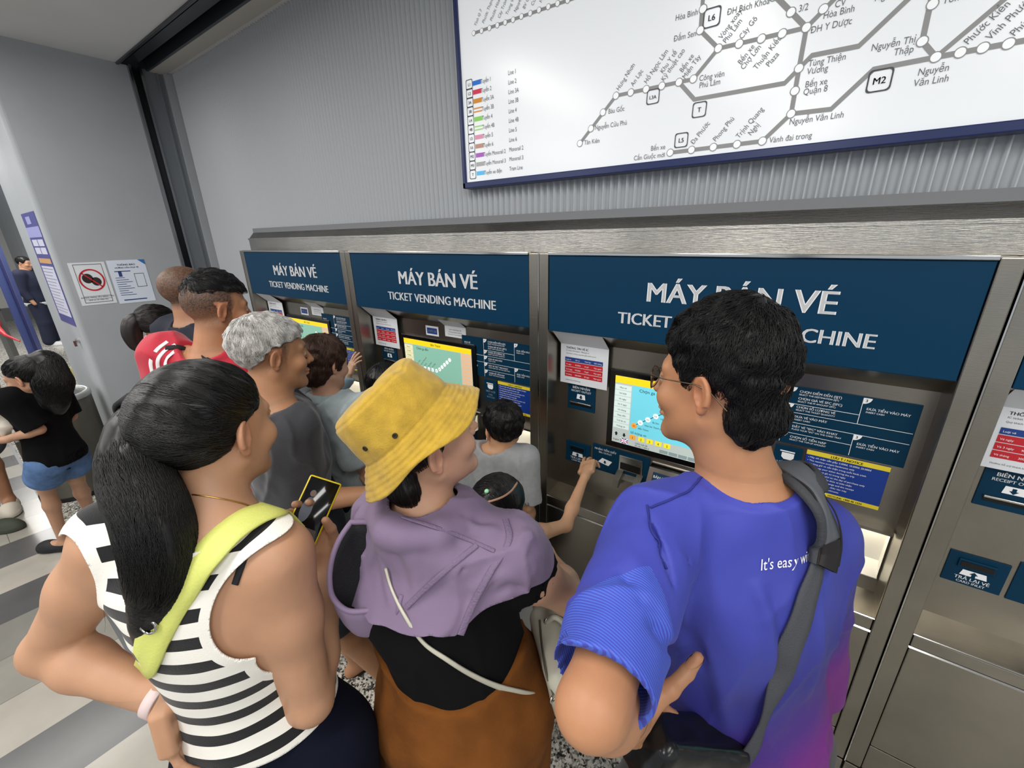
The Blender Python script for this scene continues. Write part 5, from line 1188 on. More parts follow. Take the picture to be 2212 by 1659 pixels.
# phone
ph = empty('phone', phC); tag(ph, 'smartphone in yellow case held up by the woman with the ponytail', 'phone')
Mp = np.stack([phV, phU, phN], 1)
def pbox(name, x0, x1, y0, y1, z0, z1, bev, m, par=None): b_ = MB(); b_.box(x0, x1, y0, y1, z0, z1, bev); return link_mesh(name, np.array(b_.v) @ Mp.T, b_.f, m, par or ph, True)
pbox('case', -.0335, .0335, -.069, .069, -.0085, .002, .0042, mat('case_yellow', 'f0d81e', .35)); scn = pbox('screen', -.0305, .0305, -.066, .066, -.002, .0026, .001, mat('phone_glass', '101113', .08))
def pquad(name, pts, z, m): return link_mesh(name, np.array([(x, y, z) for x, y in pts]) @ Mp.T, [list(range(len(pts)))], m, scn)
pquad('preview_figure', [(-.012 + .011 * math.cos(t) , .0 + .026 * math.sin(t)) for t in np.linspace(0, 6.1, 16)], .0031, mat('preview_grey', '3a3f48', .4, emit='4a505c', estr=.25))
pquad('preview_face', [(-.012 + .006 * math.cos(t), .034 + .007 * math.sin(t)) for t in np.linspace(0, 6.1, 12)], .0031, mat('preview_skin', '5a4338', .4, emit='5a4338', estr=.2))
pquad('preview_floor', [(-.03, -.068), (.03, -.068), (.024, -.035), (-.026, -.030)], .0030, mat('preview_brown', '2e2723', .4, emit='3a312c', estr=.2))
# ============================================================ man in the blue shirt
sL, sR = at(1412, 1150, .72), at(1748, 1160, .80)
eL = limb(sL, (1278, 1528), .30, False); wL = limb(eL, (1366, 1545), .235)
nk = at(1612, 1045, .735)
blue = Person('man in blue to purple sports shirt and glasses, facing the nearest ticket machine', 1.71, (-.07, .73), 130, 'b3805d', False, J=dict(shL=sL, shR=sR, elL=eL, wrL=wL, head=at(1548, 826, .715), neck=nk, chest=at(1590, 1230, .80), waist=at(1590, 1420, .875), pel=at(1600, 1560, .93), elR=at(1748, 1485, 1.0), wrR=at(1700, 1510, 1.2), hipL=at(1520, 1560, .93), hipR=at(1680, 1575, .96)),
    head=(166, -3, -3), res=.0065, headres=.0022, handres=.0022, hand=dict(L=dict(dir=nrm_(nrm_(ray(1400, 1540)) + RW[:, 0] * .18 + np.array((0, 0, -.10))), back=-RW[:, 0] * .65 + np.array((0, 0, .75)), curl=(.25, .3, .35, .4), thumb=1.3, tcurl=-.1, spread=.05, size=1.12), R=dict(skip=1)))
blue.body(zmin=.0, lips='9c5f52')
zs = float(at(1650, 1625, .97)[2])
mblue = mat('sport_shirt', '3a44c4', .62, sheen=.04, bump=.10, bscale=600); nt, b = nodes_of(mblue); N = nt.nodes.new; L_ = nt.links.new
tcn = N('ShaderNodeTexCoord'); sp = N('ShaderNodeSeparateXYZ'); L_(tcn.outputs['Object'], sp.inputs[0])
# printed fade, blue to magenta-purple lower right; indigo between darkened to paint mid-back shading
rt = blue.rt; e1 = mth('ADD', mth('MULTIPLY', sp.outputs[0], float(rt[0]) * .75), mth('MULTIPLY', sp.outputs[1], float(rt[1]) * .75)); org = blue.J['chest']
g_ = mth('ADD', mth('MULTIPLY', sp.outputs[2], -1.0), e1); g0 = float(-org[2] + .75 * (rt @ org)); g_ = mth('SUBTRACT', g_, g0)
r = N('ShaderNodeValToRGB'); r.color_ramp.interpolation = 'EASE'
for i, (p_, c_) in enumerate([(.0, '3b43a6'), (.36, '383f9c'), (.58, '2e2d84'), (.75, '41217f'), (.95, '6d1a78')]):
    e = r.color_ramp.elements[i] if i < 2 else r.color_ramp.elements.new(p_); e.position = p_; e.color = lin(c_)
L_(mth('ADD', mth('DIVIDE', g_, .75), .34), r.inputs[0])
# fine woven ribs on the lower left sleeve
a3 = N('ShaderNodeAttribute'); a3.attribute_name = 'rib'; a4 = N('ShaderNodeAttribute'); a4.attribute_name = 'ribt'
k = mth('MULTIPLY', mth('GREATER_THAN', mth('FRACT', mth('DIVIDE', a4.outputs['Fac'], .0036)), .5), mth('GREATER_THAN', a3.outputs['Fac'], 0)); mx = N('ShaderNodeMix'); mx.data_type = 'RGBA'; L_(mth('MULTIPLY', k, .8), mx.inputs[0]); L_(r.outputs[0], mx.inputs[6]); mx.inputs[7].default_value = lin('4467cf'); L_(mx.outputs[2], b.inputs['Base Color'])
J = blue.J
fd = lambda pts, amp, w: ([J0 for J0 in pts], amp, w)
def hits(f, pxs): return [f.hit(*p) for p in pxs]
# a first smooth surface to find where the folds lie
class _T: pass
pre = Fld(); lo, hi = blue.loft.box(.04); pre.add(lambda p: blue.loft(p, .020, .020), lo, hi, .02)
for S in 'LR':
    pre.cone(J['neck'] - blue.up * .024, J['sh' + S] + blue.up * .007, .055, .062, .045); pre.cone(J['sh' + S], J['sh' + S] + (J['el' + S] - J['sh' + S]) * .7, .066, .066, .03)
folds = []
for pxs, amp, w in (([(1395, 1110), (1430, 1200), (1452, 1290)], -.008, .006), ([(1410, 1105), (1460, 1200), (1475, 1300)], .007, .007), ([(1425, 1115), (1478, 1215), (1480, 1330)], -.007, .006), ([(1440, 1120), (1490, 1240), (1470, 1360)], .006, .007), ([(1380, 1330), (1440, 1390), (1450, 1480)], -.008, .010), ([(1630, 1250), (1660, 1330), (1668, 1450)], .006, .012), ([(1655, 1260), (1685, 1380), (1690, 1500)], -.005, .012), ([(1350, 1180), (1390, 1260), (1440, 1310)], .004, .009), ([(1330, 1230), (1380, 1300), (1432, 1330)], -.004, .008), ([(1530, 1400), (1560, 1500), (1570, 1600)], .005, .016), ([(1750, 1300), (1770, 1420), (1740, 1520)], .006, .014), ([(1480, 1350), (1520, 1450), (1540, 1560)], -.005, .016),
                    ([(1390, 1092), (1470, 1062), (1558, 1042)], -.0025, .003), ([(1402, 1104), (1480, 1072), (1560, 1052)], -.0025, .003)):
    folds.append((hits(pre, pxs), amp * 1.5 if w > .004 else amp, w))
sh = blue.shirt('sports_shirt', mblue, ease=.018, sl=.90, slR=.96, res=.0037, zbot=zs, sleeve=.017, carveR=False, fold=.0045, folds=folds, neckr=1.12, seed=21, neckc=nk + blue.up * .012 + nrm_(J['head'] - nk) * .002)
V = np.empty(len(sh.data.vertices) * 3, np.float32); sh.data.vertices.foreach_get('co', V); V = V.reshape(-1, 3)
ad = nrm_(eL - sL); ta = (V - sL) @ ad; ds = cone(V.astype(F32), sL, eL, 0, 0); sd = nrm_(np.cross(ad, nrm_(CAM - sL))); sdv = (V - sL) @ sd
rib = np.where(ds < .11, ta - .135 - np.abs(sdv + .01) * 1.0, -1); addattr(sh, 'rib', rib); addattr(sh, 'ribt', ta + sdv * .25)
fS = blue.S
# collar band
th = np.linspace(0, 2 * math.pi, 40)[:-1]; nd = nrm_(J['head'] - nk); M = frame(nd, blue.fw)
# lettering across the back
t2, F2 = text2d("It's easy with", .018); w = t2[:, 0].max()
pA, pB = fS.hit(1641, 1232), fS.hit(1742, 1213); ux = nrm_(pB - pA); n0 = fS.grad(((pA + pB) / 2)[None])[0]; uy = nrm_(np.cross(n0, ux)); uy = uy if uy[2] > 0 else -uy
sc_ = np.linalg.norm(pB - pA) / (text2d("It's easy wi", .018)[0][:, 0].max())
Vt = pA + np.outer(t2[:, 0] * sc_, ux) + np.outer(t2[:, 1] * sc_ * 1.35 + t2[:, 0] * 0, uy) + np.outer(t2[:, 1] * sc_ * .2, ux); Vt = fS.snap(Vt, .0015, 4)
o = link_mesh('lettering', Vt, F2, M_WHITE, sh); 
for pxs in ([(1405, 1098), (1480, 1066), (1562, 1042), (1640, 1052), (1728, 1060)], [(1398, 1092), (1408, 1150), (1440, 1230)]):
    P_, N_ = on(fS, pxs); P_ = fS.snap(spline(P_, 50), .0012, 3); V, Q = ribbon(P_, fS.grad(P_), .0035, .0014, 50); link_mesh('seam', V, Q, mat('seam_blue', '262c7c', .8), sh, True)
# trousers and hair
blue.pants('trousers', mat('black_cloth', '121214', .85, sheen=.2), ease=.014, top=.56, res=.010)
HB2 = hairmat('hair_black_matt', '0d0d0e', .42, .4)
lineB = [(-.14, -.088), (-.10, -.088), (-.07, -.082), (-.045, -.058), (-.028, -.012), (-.015, .022), (.002, .020), (.012, -.015), (.026, -.018), (.034, .01), (.046, .040), (.06, .058), (.08, .066), (.12, .07)]
blue.hair(HB2, lineB, cap=((0, -.016, .050), (.081, .101, .098)), extra=(((0, -.064, -.040), (.060, .046, .056)),), cut=((0, .122, -.022), (.085, .062, .085)), n=9000, L=.036, r=.0007, crown=(.01, -.055, .15), lift=.0035, res=.003, rough=.006, segs=6, seed=12, jit=.45)
# glasses
gl = empty('glasses', blue.hl((0, .09, 0))); 
def gadd(name, V, Q, m): V = np.asarray(V) - blue.J['head'] * 0; return blue.part(name, V, Q, m)
bpy.data.objects.remove(gl)
M_GOLD = mat('frame_bronze', '6b5c4c', .3, 1.0)
mb = MB(); lensV, lensF = [], []
for sx in (-1, 1):
    pts = [blue.hl((sx * (.033 + .023 * math.cos(t)), .101 - .012 * abs(math.cos(t)) * (1 if sx * math.cos(t) * sx > 0 else 0), -.002 + .019 * math.sin(t) * (1 if math.sin(t) > 0 else 1.1))) for t in np.linspace(0, 2 * math.pi, 25)[:-1]]
    mb.tube(pts, .0011, 6, closed=True); mb.tube([blue.hl((sx * .056, .090, .008)), blue.hl((sx * .071, .082, .010)), blue.hl((sx * .079, .05, .010)), blue.hl((sx * .083, -.005, .012)), blue.hl((sx * .083, -.03, .004)), blue.hl((sx * .078, -.055, -.020))], .0011, 6)
    c = np.mean(pts, 0); n_ = len(lensV); lensV += [c] + pts; lensF += [(n_, n_ + 1 + i, n_ + 1 + (i + 1) % 24) for i in range(24)]
mb.tube([blue.hl((-.011, .104, .004)), blue.hl((0, .108, .008)), blue.hl((.011, .104, .004))], .0011, 6)
g = blue.part('glasses', mb.v, np.array([f if len(f) == 4 else list(f[:3]) + [f[2]] for f in mb.f if len(f) == 4]), M_GOLD)
lm = mat('lens_glass', 'e8f0ee', .02, trans=1.0, ior=1.02); lo_ = link_mesh('lens', lensV, lensF, lm, g, True)
# crossbody bag with padded strap
bg = empty('crossbody_bag', blue.J['pel']); tag(bg, 'black crossbody bag with padded grey strap worn by the man in blue', 'bag')
M_PAD = mat('strap_pad', '3b3d41', .75, bump=.4, bscale=300); M_WEB = mat('strap_web', '46484d', .8, bump=.5, bscale=420); M_STRAPD = mat('strap_brown', '1d1819', .7)
P_, N_ = on(fS, [(1716, 1030), (1744, 1070), (1764, 1120), (1772, 1170), (1766, 1215)]); fr_ = P_[0] + blue.fw * .035 - blue.up * .01; fr2 = fr_ + blue.fw * .07 - blue.up * .06
P_ = np.vstack([fr2, fr_, P_]); N_ = np.vstack([nrm_(blue.fw + blue.up), blue.up, N_])
V, Q = ribbon(P_ + N_ * .004, N_, [.060, .066, .070, .074, .076, .078, .076, .06], .011, 50); under(bg, 'strap_pad', V, Q, M_PAD)
V, Q = ribbon(P_ + N_ * .0158, N_, .044, .003, 50); under(bg, 'strap_web', V, Q, mat('strap_inlay', '5a5d62', .7))
for off in (-.026, .026):
    S_ = np.cross(np.gradient(P_, axis=0), N_); S_ /= np.linalg.norm(S_, axis=1, keepdims=True); V, Q = ribbon(P_ + N_ * .0158 + S_ * off, N_, .004, .0015, 50); under(bg, 'piping', V, Q, M_STRAPD)
Pe, Ne = on(fS, [(1769, 1160), (1769, 1190), (1762, 1222)]); V, Q = ribbon(Pe + Ne * .012, Ne, .046, .008, 20); under(bg, 'pad_end', V, Q, M_STRAPD)
P2, N2 = on(fS, [(1760, 1205), (1754, 1235), (1738, 1285), (1722, 1340), (1700, 1400), (1682, 1450), (1665, 1500), (1645, 1555), (1615, 1620)]); d_ = P2[-1] - P2[-2]
P2 = np.vstack([P2, P2[-1] + d_ * .8 - blue.rt * .02]); N2 = np.vstack([N2, N2[-1]])
V, Q = ribbon(P2 + N2 * .005, N2, [.030, .038, .040, .038, .034, .026, .026, .034, .036, .036], .003, 60); under(bg, 'strap', V, Q, M_WEB)
ck = at(1430, 1640, .88); bf = Fld(); Mb = frame(nrm_(at(1570, 1660, .96) - at(1330, 1640, .83)), np.array((0, 0, 1.)))
def bagsdf(p):
    q = np.abs(p) - np.array((.045, .115, .055), F32) + .025; return np.sqrt((np.maximum(q, 0) ** 2).sum(-1)) + np.minimum(q.max(-1), 0) - .025 + (vnoise(p, 28, 6) * .004).astype(F32)
_q = fS.hit(1500, 1600); ck = at(1484, 1614, float((_q - CAM) @ RW[:, 2]) - .055) - np.array((0, 0, .015))
bf.local(bagsdf, ck, Mb, .17, 1, 0); V, Q = mesh_field(bf, .005); under(bg, 'bag_body', V, Q, mat('bag_black_vinyl', '151617', .22, bump=.25, bscale=40))
# ============================================================ woman in the yellow bucket hat
g = sk(1.60, (-.56, .44), 112, True); hh = 1.60
sR = at(1090, 1205, .80); eR = limb(sR, (1226, 1288), .235); wR = limb(eR, (1186, 1212), .235)
hat = Person('woman in yellow bucket hat with mauve jacket over black T-shirt and brown skirt', 1.60, (-.56, .44), 112, 'c3967a', True, J=dict(head=at(916, 948, .775), neck=at(915, 1110, .80), shR=sR, elR=eR, wrR=wR, shL=at(850, 1128, .86), elL=at(850, 1128, .86) + np.array((.05, .13, -.22)), wrL=at(850, 1128, .86) + np.array((.14, .26, -.14)), waist=at(985, 1400, .93), pel=at(1010, 1505, .98), chest=at(945, 1235, .85), hipL=at(945, 1500, 1.0), hipR=at(1075, 1520, .98)), head=(72, 14, 0), res=.007, headres=.0024,
    arm=1.14, hand=dict(R=dict(curl=(.4, .5, .6, .7), size=.9), L=dict(skip=1)), torso=dict(A=(.085, .108, .106, .094, .094, .078, .036), B=(.075, .088, .082, .072, .068, .048, .034)))
hat.body(zmin=.0)
hat.hair(hairmat('hair_brownblack', '17110f', .42), [(-.14, -.125), (-.08, -.125), (-.05, -.10), (-.03, -.06), (-.018, .0), (0, .0), (.03, .03), (.06, .06), (.1, .08)], cap=((0, -.014, .022), (.075, .092, .072)), extra=(((0, -.070, -.065), (.052, .034, .055)),), n=2500, L=.05, r=.0006, crown=(0, -.03, .16), segs=7, res=.0035, jit=.12)
tee = hat.shirt('t_shirt', mat('black_tee', '0a0a0c', .95, spec=.2), ease=.009, sl=.40, slL=.5, res=.006, zbot=float(hat.F.hit(1000, 1530)[2]) - .06, sleeve=.012, fold=.003, seed=4)
fK = hat.S
# rounded longer back hem of the tee comes from the skirt sitting over the hips
sk_ = Fld(); lo, hi = hat.loft.box(.05); zt = float(hat.F.hit(1000, 1530)[2])
JP = hat.J
sk_.add(lambda p: np.maximum(hat.loft(p, .020), p[..., 2] - zt - .006 - .065 * np.abs(np.sin(hat.loft.theta(np.asarray(p, float))[0] )).astype(F32) ** 4), lo, hi, .02)
for S in 'LR': sk_.cone(JP['hip' + S], JP['knee' + S], .125, .150, .06); sk_.cone(JP['knee' + S], JP['ank' + S] + hat.up * .12, .150, .16, .06)
sk_.add(lambda p: (vnoise(p * np.array((1, 1, .25), F32), 14, 8) * .012 + vnoise(p * np.array((1, 1, .3), F32), 30, 3) * .003).astype(F32), lo - .6, hi + .4, 0, 'd')
V, Q = mesh_field(sk_, .008); skirt = hat.part('skirt', V, Q, mat('brown_suede', '6e4119', .95, noise=.28, nscale=10, bump=.35, bscale=140, spec=.2))
# mauve jacket hung over the shoulders
jf = Fld(); lo, hi = hat.loft.box(.06)
jf.add(lambda p: hat.loft(p, .030, .034), lo, hi, .03)
for S, q in (('L', .55), ('R', .42)):
    jf.cone(JP['neck'] - hat.up * .01, JP['sh' + S] + hat.up * .008, .058, .067, .05); jf.cone(JP['sh' + S], JP['sh' + S] + (JP['el' + S] - JP['sh' + S]) * q, .071, .078, .04)
base = jf.copy()
ridges = []
for pxs, amp, w in (([(869, 1118), (940, 1140), (1010, 1165), (1068, 1191)], .0055, .006), ([(1031, 1177), (960, 1235), (900, 1290), (878, 1312)], .007, .007), ([(1040, 1190), (1000, 1225), (915, 1300)], -.005, .006), ([(1092, 1122), (1100, 1165), (1060, 1235), (1020, 1310), (995, 1370)], .006, .007), ([(1105, 1170), (1075, 1240), (1030, 1320)], -.005, .006),
                    ([(800, 1075), (775, 1120), (765, 1180)], .008, .008), ([(830, 1085), (795, 1150), (770, 1240)], -.009, .008), ([(845, 1095), (815, 1160), (800, 1230)], .007, .008), ([(790, 1085), (760, 1130), (748, 1190)], -.007, .006), ([(880, 1270), (860, 1200), (835, 1140)], -.005, .010), ([(890, 1300), (905, 1240), (895, 1180)], .005, .010), ([(900, 1130), (960, 1150), (1010, 1190)], -.004, .008), ([(1000, 1110), (1030, 1140), (1090, 1150)], .008, .008), ([(985, 1105), (1020, 1125), (1070, 1130)], -.006, .007), ([(850, 1320), (835, 1260), (822, 1200)], .006, .008), ([(1120, 1180), (1150, 1230), (1185, 1240)], .005, .010), ([(1010, 1280), (1080, 1240), (1160, 1245)], .006, .009), ([(1040, 1300), (1100, 1265), (1170, 1262)], -.006, .008)):
    ridges.append((np.array(hits(base, pxs)), amp, w))
for pts, amp, w in ridges:
    fold_op(jf, pts, amp * 1.35, w)
jf.add(lambda p: (vnoise(p * np.array((1, 1, .5), F32), 20, 31) * .007 + vnoise(p, 42, 33) * .002 - (1 - np.abs(vnoise(p * np.array((1, 1, .6), F32), 12, 35))) ** 6 * .009).astype(F32), lo - .2, hi + .2, 0, 'd')
# rolled hood round the neck
nd = nrm_(JP['head'] - JP['neck']); Mn = frame(nd, hat.fw); cN = JP['neck'] + nd * .012
rp = [cN + Mn[:, 0] * .078 * math.cos(t) + Mn[:, 2] * .082 * math.sin(t) - nd * (.012 if math.sin(t) < 0 else 0) for t in np.linspace(0, 2 * math.pi, 17)]
for i in range(16): jf.cone(rp[i], rp[i + 1], .019 + .005 * math.sin(i * 2.1), .019 + .005 * math.sin((i + 1) * 2.1), .02)
V, Q = mesh_field(jf, .0045)
def phi(P): th, t = hat.loft.theta(np.asarray(P, float)); return (th % (2 * math.pi)) - math.pi
hem = [(742, 1285), (790, 1330), (850, 1362), (930, 1372), (985, 1380), (1030, 1335), (1085, 1300), (1140, 1275), (1185, 1245)]
hp = np.array(hits(base, hem)); pz = sorted(zip(phi(hp), hp[:, 2])); pz = [(-3.2, pz[0][1] + .06), (pz[0][0] - .5, pz[0][1] + .03)] + pz + [(pz[-1][0] + .5, pz[-1][1] + .03), (3.2, pz[-1][1] + .06)]
zz = np.interp(phi(V), [a for a, _ in pz], [b_ for _, b_ in pz]) + .002 * np.sin(phi(V) * 9); fr = (np.abs(np.abs(phi(V)) - math.pi) - .35) * .1
neckcut = -cone(V.astype(F32), cN - nd * .03, cN + nd * .12, .062, .066)
sc = np.maximum(zz - V[:, 2], neckcut); V2, T2, _ = clip_mesh(V, Q, sc); M_MAU = mat('mauve_cloth', '7d6b86', .72, bump=.12, bscale=420, sheen=.1); jk = hat.part('jacket', V2, T2, M_MAU); solidify(jk, .004, -1)
# stitched seam tapes and zip on the jacket
for pxs, w_, nm in (([(869, 1118), (940, 1140), (1010, 1165), (1068, 1191)], .007, 'seam_tape'), ([(1031, 1177), (960, 1235), (900, 1290), (878, 1312)], .010, 'zip_tape'), ([(1092, 1122), (1100, 1165), (1060, 1235), (1020, 1310), (995, 1370)], .012, 'edge_tape')):
    P_, N_ = on(jf, pxs); V, Q = ribbon(P_, N_, w_, .0025, 50); link_mesh(nm, V, Q, mat('mauve_tape', '75647f', .6, bump=.6, bscale=260), jk, True)
# the hood's face visor hanging at the left: mauve outside, black inside, piped rim
rim = [(758, 1128), (735, 1162), (718, 1205), (712, 1250), (720, 1292), (748, 1318), (800, 1318), (862, 1302), (855, 1250), (830, 1180), (800, 1130)]
dpm = lambda p: float((jf.hit(*p) - CAM) @ RW[:, 2]); d0 = min(dpm((800, 1200)), dpm((820, 1260)), dpm((790, 1160))); print('VISOR', d0); dp = [d0 + x for x in (.0, -.01, -.015, -.015, -.01, -.005, .0, .01, .02, .02, .01)]
R3 = spline(np.array([at(a, b_, c_) for (a, b_), c_ in zip(rim, dp)] + [at(758, 1128, dp[0])]), 64)[:-1]; c = R3.mean(0); dr = nrm_(ray(780, 1230)) * .015 - np.array((0, 0, .12)); VV = []; K = 9
for k_ in range(K):
    a = k_ / (K - 1); VV.append(c + (R3 - c) * math.cos(a * math.pi / 2 * .98) ** .8 + dr * math.sin(a * math.pi / 2))
VV = np.concatenate(VV); Qv = np.array([(k_ * 63 + i, k_ * 63 + (i + 1) % 63, (k_ + 1) * 63 + (i + 1) % 63, (k_ + 1) * 63 + i) for k_ in range(K - 1) for i in range(63)])
vi = link_mesh('hood_visor', VV, Qv, [M_MAU, mat('mesh_black', '131416', .6, bump=.6, bscale=500)], jk, True); md = solidify(vi, .003, 0); 
nrm0 = np.cross(VV[Qv[0][1]] - VV[Qv[0][0]], VV[Qv[0][3]] - VV[Qv[0][0]]); inside = nrm0 @ (CAM - c) > 0
if inside: vi.data.polygons.foreach_set('material_index', np.ones(len(Qv), np.int32)); md.material_offset = -1
else: md.material_offset = 1
mb = MB(); mb.tube(R3, .0048, 8, closed=True); link_mesh('visor_piping', mb.v, mb.f, M_MAU, jk, True)
# small hanging loop of the hood opening
L3 = spline(np.array([jf.hit(868, 1285), jf.hit(862, 1310) , at(868, 1355, .845), at(880, 1380, .85), at(900, 1384, .855), at(912, 1372, .86)]), 30); mb = MB(); mb.tube(L3, .0042, 8); link_mesh('hood_loop', mb.v, mb.f, M_MAU, jk, True)
# white bag and its strap
wb = empty('shoulder_bag', JP['pel']); tag(wb, 'small cream white shoulder bag with thin white strap worn by the woman in the hat', 'bag'); M_CREAM = mat('cream_leather', 'c9c6b4', .45, noise=.05, nscale=12, bump=.2, bscale=60)
P_, N_ = on(jf, [(836, 1225), (846, 1262), (862, 1300), (878, 1330)], .0); P3, N3 = on(fK, [(922, 1388), (965, 1418), (1020, 1452), (1080, 1480), (1130, 1495)])
cb = at(1198, 1425, .97); _e = cb + (at(1196, 1506, .99) - at(1198, 1425, .97)) ; P_ = np.vstack([P_ + N_ * .002, P3 + N3 * .004, _e]); N_ = np.vstack([N_, N3, N3[-1]]); V, Q = ribbon(P_, N_, [.005, .006, .007, .009, .012, .016, .018, .018, .018], .003, 80); under(wb, 'strap', V, Q, M_CREAM)
Mb = frame(nrm_(at(1215, 1500, 1.06) - at(1185, 1340, .95)), hat.fw * .5 + hat.rt)
def wbag(p):
    q = np.abs(p) - np.array((.10, .078, .034), F32) + .028; return np.sqrt((np.maximum(q, 0) ** 2).sum(-1)) + np.minimum(q.max(-1), 0) - .028 + (vnoise(p, 25, 6) * .003).astype(F32)
bf = Fld(); bf.local(wbag, cb, Mb, .15, 1, 0); V, Q = mesh_field(bf, .004); under(wb, 'bag_body', V, Q, M_CREAM)
P_, N_ = on(bf, [(1166, 1340), (1172, 1400), (1182, 1460), (1196, 1500)]); V, Q = ribbon(P_, N_, .005, .002); under(wb, 'zip', V, Q, mat('zip_grey', '5a574c', .5))
hd_ = spline(np.array([bf.hit(1180, 1342), at(1200, 1333, .95), at(1222, 1352, .96), at(1236, 1385, .97), bf.hit(1228, 1420)]), 30); mb = MB(); mb.tube(hd_, .0065, 8); under(wb, 'handle', mb.v, mb.f, M_CREAM)
for p in ((1183, 1343), (1213, 1420), (1196, 1505)): q = bf.hit(*p); n_ = bf.grad(q[None])[0]; V, Q = ring(q + n_ * .004, np.cross(n_, (0, 0, 1.)), .008, .004, .002, 16); under(wb, 'buckle', V, Q, M_CHROME)
# bucket hat
ax_ = nrm_(RW @ np.array((-.66, -.68, -.28))); hc = JP['head'] + ax_ * .052; Mh = frame(ax_, RW @ np.array((1., 0, 0)))     # y = hat axis
prof = [(0, .088), (.035, .0885), (.065, .087), (.086, .083), (.095, .076), (.099, .066), (.104, .040), (.108, .012), (.110, -.006), (.112, -.010), (.119, -.018), (.129, -.031), (.138, -.044), (.147, -.056), (.148, -.0595), (.145, -.059)]; pr = spline(np.array(prof), 90); n = 144; VV = []; Ta = np.linspace(0, 2 * math.pi, n + 1)[:-1]
s_ = np.linspace(0, 1, 90)
for i, (r_, y_) in enumerate(pr):
    brim = np.clip((.0 - y_) / .06, 0, 1); side = 1 if .09 < r_ < .109 and y_ > -.01 else 0
    rr = r_ * (1 + .035 * brim * np.sin(2 * Ta + .6) + .02 * brim * np.sin(3 * Ta + 2)); yy = y_ + .010 * brim * np.sin(2 * Ta + 1.2) + .006 * brim * np.sin(5 * Ta)
    pt = np.stack([rr * np.cos(Ta), yy, rr * np.sin(Ta)], 1); VV.append(pt)
VV = np.array(VV); flat = VV.reshape(-1, 3); nn = np.stack([flat[:, 0], flat[:, 1] * 0 + .02, flat[:, 2]], 1); nn /= np.linalg.norm(nn, axis=1, keepdims=True) + 1e-9
cr = flat[:, 1]; dn = vnoise(flat, 18, 41) * .0035 + vnoise(flat, 45, 42) * .0012
# puckers between the stitch rows of the brim, twin seam at the crown edge
bm_ = cr < -.008; row = np.sin(-cr * 760); dn = dn + bm_ * (row * .0010 + vnoise(flat * np.array((1, 1.6, 1)), 110, 44) * .0012)
dn -= .0025 * np.exp(-((cr - .0765) / .0022) ** 2) * (np.hypot(flat[:, 0], flat[:, 2]) > .06); dn -= .0028 * np.exp(-((cr + .007) / .0022) ** 2)
flat = flat + nn * dn[:, None]
# soft dent fold across the front of the crown
sd_ = np.exp(-((flat[:, 2] * .6 + flat[:, 0] * .8 - .03) / .012) ** 2) * np.clip((flat[:, 1] - .0) / .06, 0, 1); flat[:, 1] -= sd_ * .006
Qh = np.array([(i * n + k_, i * n + (k_ + 1) % n, (i + 1) * n + (k_ + 1) % n, (i + 1) * n + k_) for i in range(89) for k_ in range(n)])
M_HAT = mat('yellow_twill', 'b3912c', .85, noise=.16, nscale=45, bump=.35, bscale=420, sheen=.2); Wd = flat * .925 @ Mh.T + hc; bh = hat.part('bucket_hat', Wd, Qh, M_HAT); solidify(bh, .0018, -1)
def hatpt(px, py):
    r0 = nrm_(ray(px, py)); w = Wd - CAM; t = w @ r0; d = np.linalg.norm(w - t[:, None] * r0, axis=1); d = np.where(t < np.linalg.norm(hc - CAM) + .02, d, 9); i = d.argmin(); nv = nn[i] @ Mh.T; return Wd[i], nv
for px, py in ((855, 940), (791, 968)):
    p, nv = hatpt(px, py); V, Q = ring(p + nv * .0012, nv, .0022, .002, .0022, 18); e_ = link_mesh('eyelet', V, Q, mat('eyelet', '3a3320', .5, .6), bh, True)
    mb = MB(); mb.tube([p - nv * .001, p + nv * .0016], .0024, 12); link_mesh('eyelet_hole', mb.v, mb.f, M_BLACK, e_)
# ============================================================ the queue behind them and the children
LINE = [(-.14, -.085), (-.10, -.085), (-.07, -.075), (-.045, -.05), (-.028, -.008), (-.015, .022), (.002, .020), (.012, -.012), (.026, -.014), (.034, .012), (.046, .040), (.06, .058), (.08, .066), (.12, .07)]
# --- man with silver hair
hS = at(592, 765, 1.28); bS = (hS[0] - .075, hS[1] - .0); g = sk(1.63, bS, 76); sR = at(634, 922, 1.29)
eR = at(644, 1085, 1.44); wR = at(812, 1066, 1.39); fL, fR_ = atz(772, 1428, .045), atz(838, 1466, .045)
silver = Person('man with bleached silver hair and charcoal T-shirt, bare forearm reaching right', 1.63, bS, 76, 'a97a58', J=dict(shR=sR, elR=eR, wrR=wR, shL=g(-.085, .0, .812), elL=g(-.07, .10, .68), wrL=g(.0, .18, .60), head=hS, neck=at(588, 882, 1.295), ankL=fL, ankR=fR_), head=(78, -4, 0), res=.008, headres=.0026,
    hand=dict(R=dict(curl=(.3, .3, .35, .4), back=(0, 0, 1)), L=dict(skip=1)))
def fade_sides(top=.055, lo=-.06):
    return lambda q: np.clip((q[:, 2] - lo) / .10, 0, 1) * np.clip((top + .02 - q[:, 2]) / .02, 0, 1) * (q[:, 1] < .02 + .5 * np.clip(q[:, 2], 0, .1)) * .75 * np.clip((.035 - q[:, 1]) / .02, 0, 1) * (~((np.abs(q[:, 0]) > .073) & (np.abs(q[:, 1] + .012) < .028) & (np.abs(q[:, 2] + .005) < .036)))
silver.body(zmin=.0, stub=fade_sides(.05), brow=.8)
M_SIL = mat('hair_silver', 'bdbbb7', .5, .0, noise=.45, nscale=45); MS2 = mat('hair_silver_dark', '4c4a48', .5, noise=.4, nscale=40)
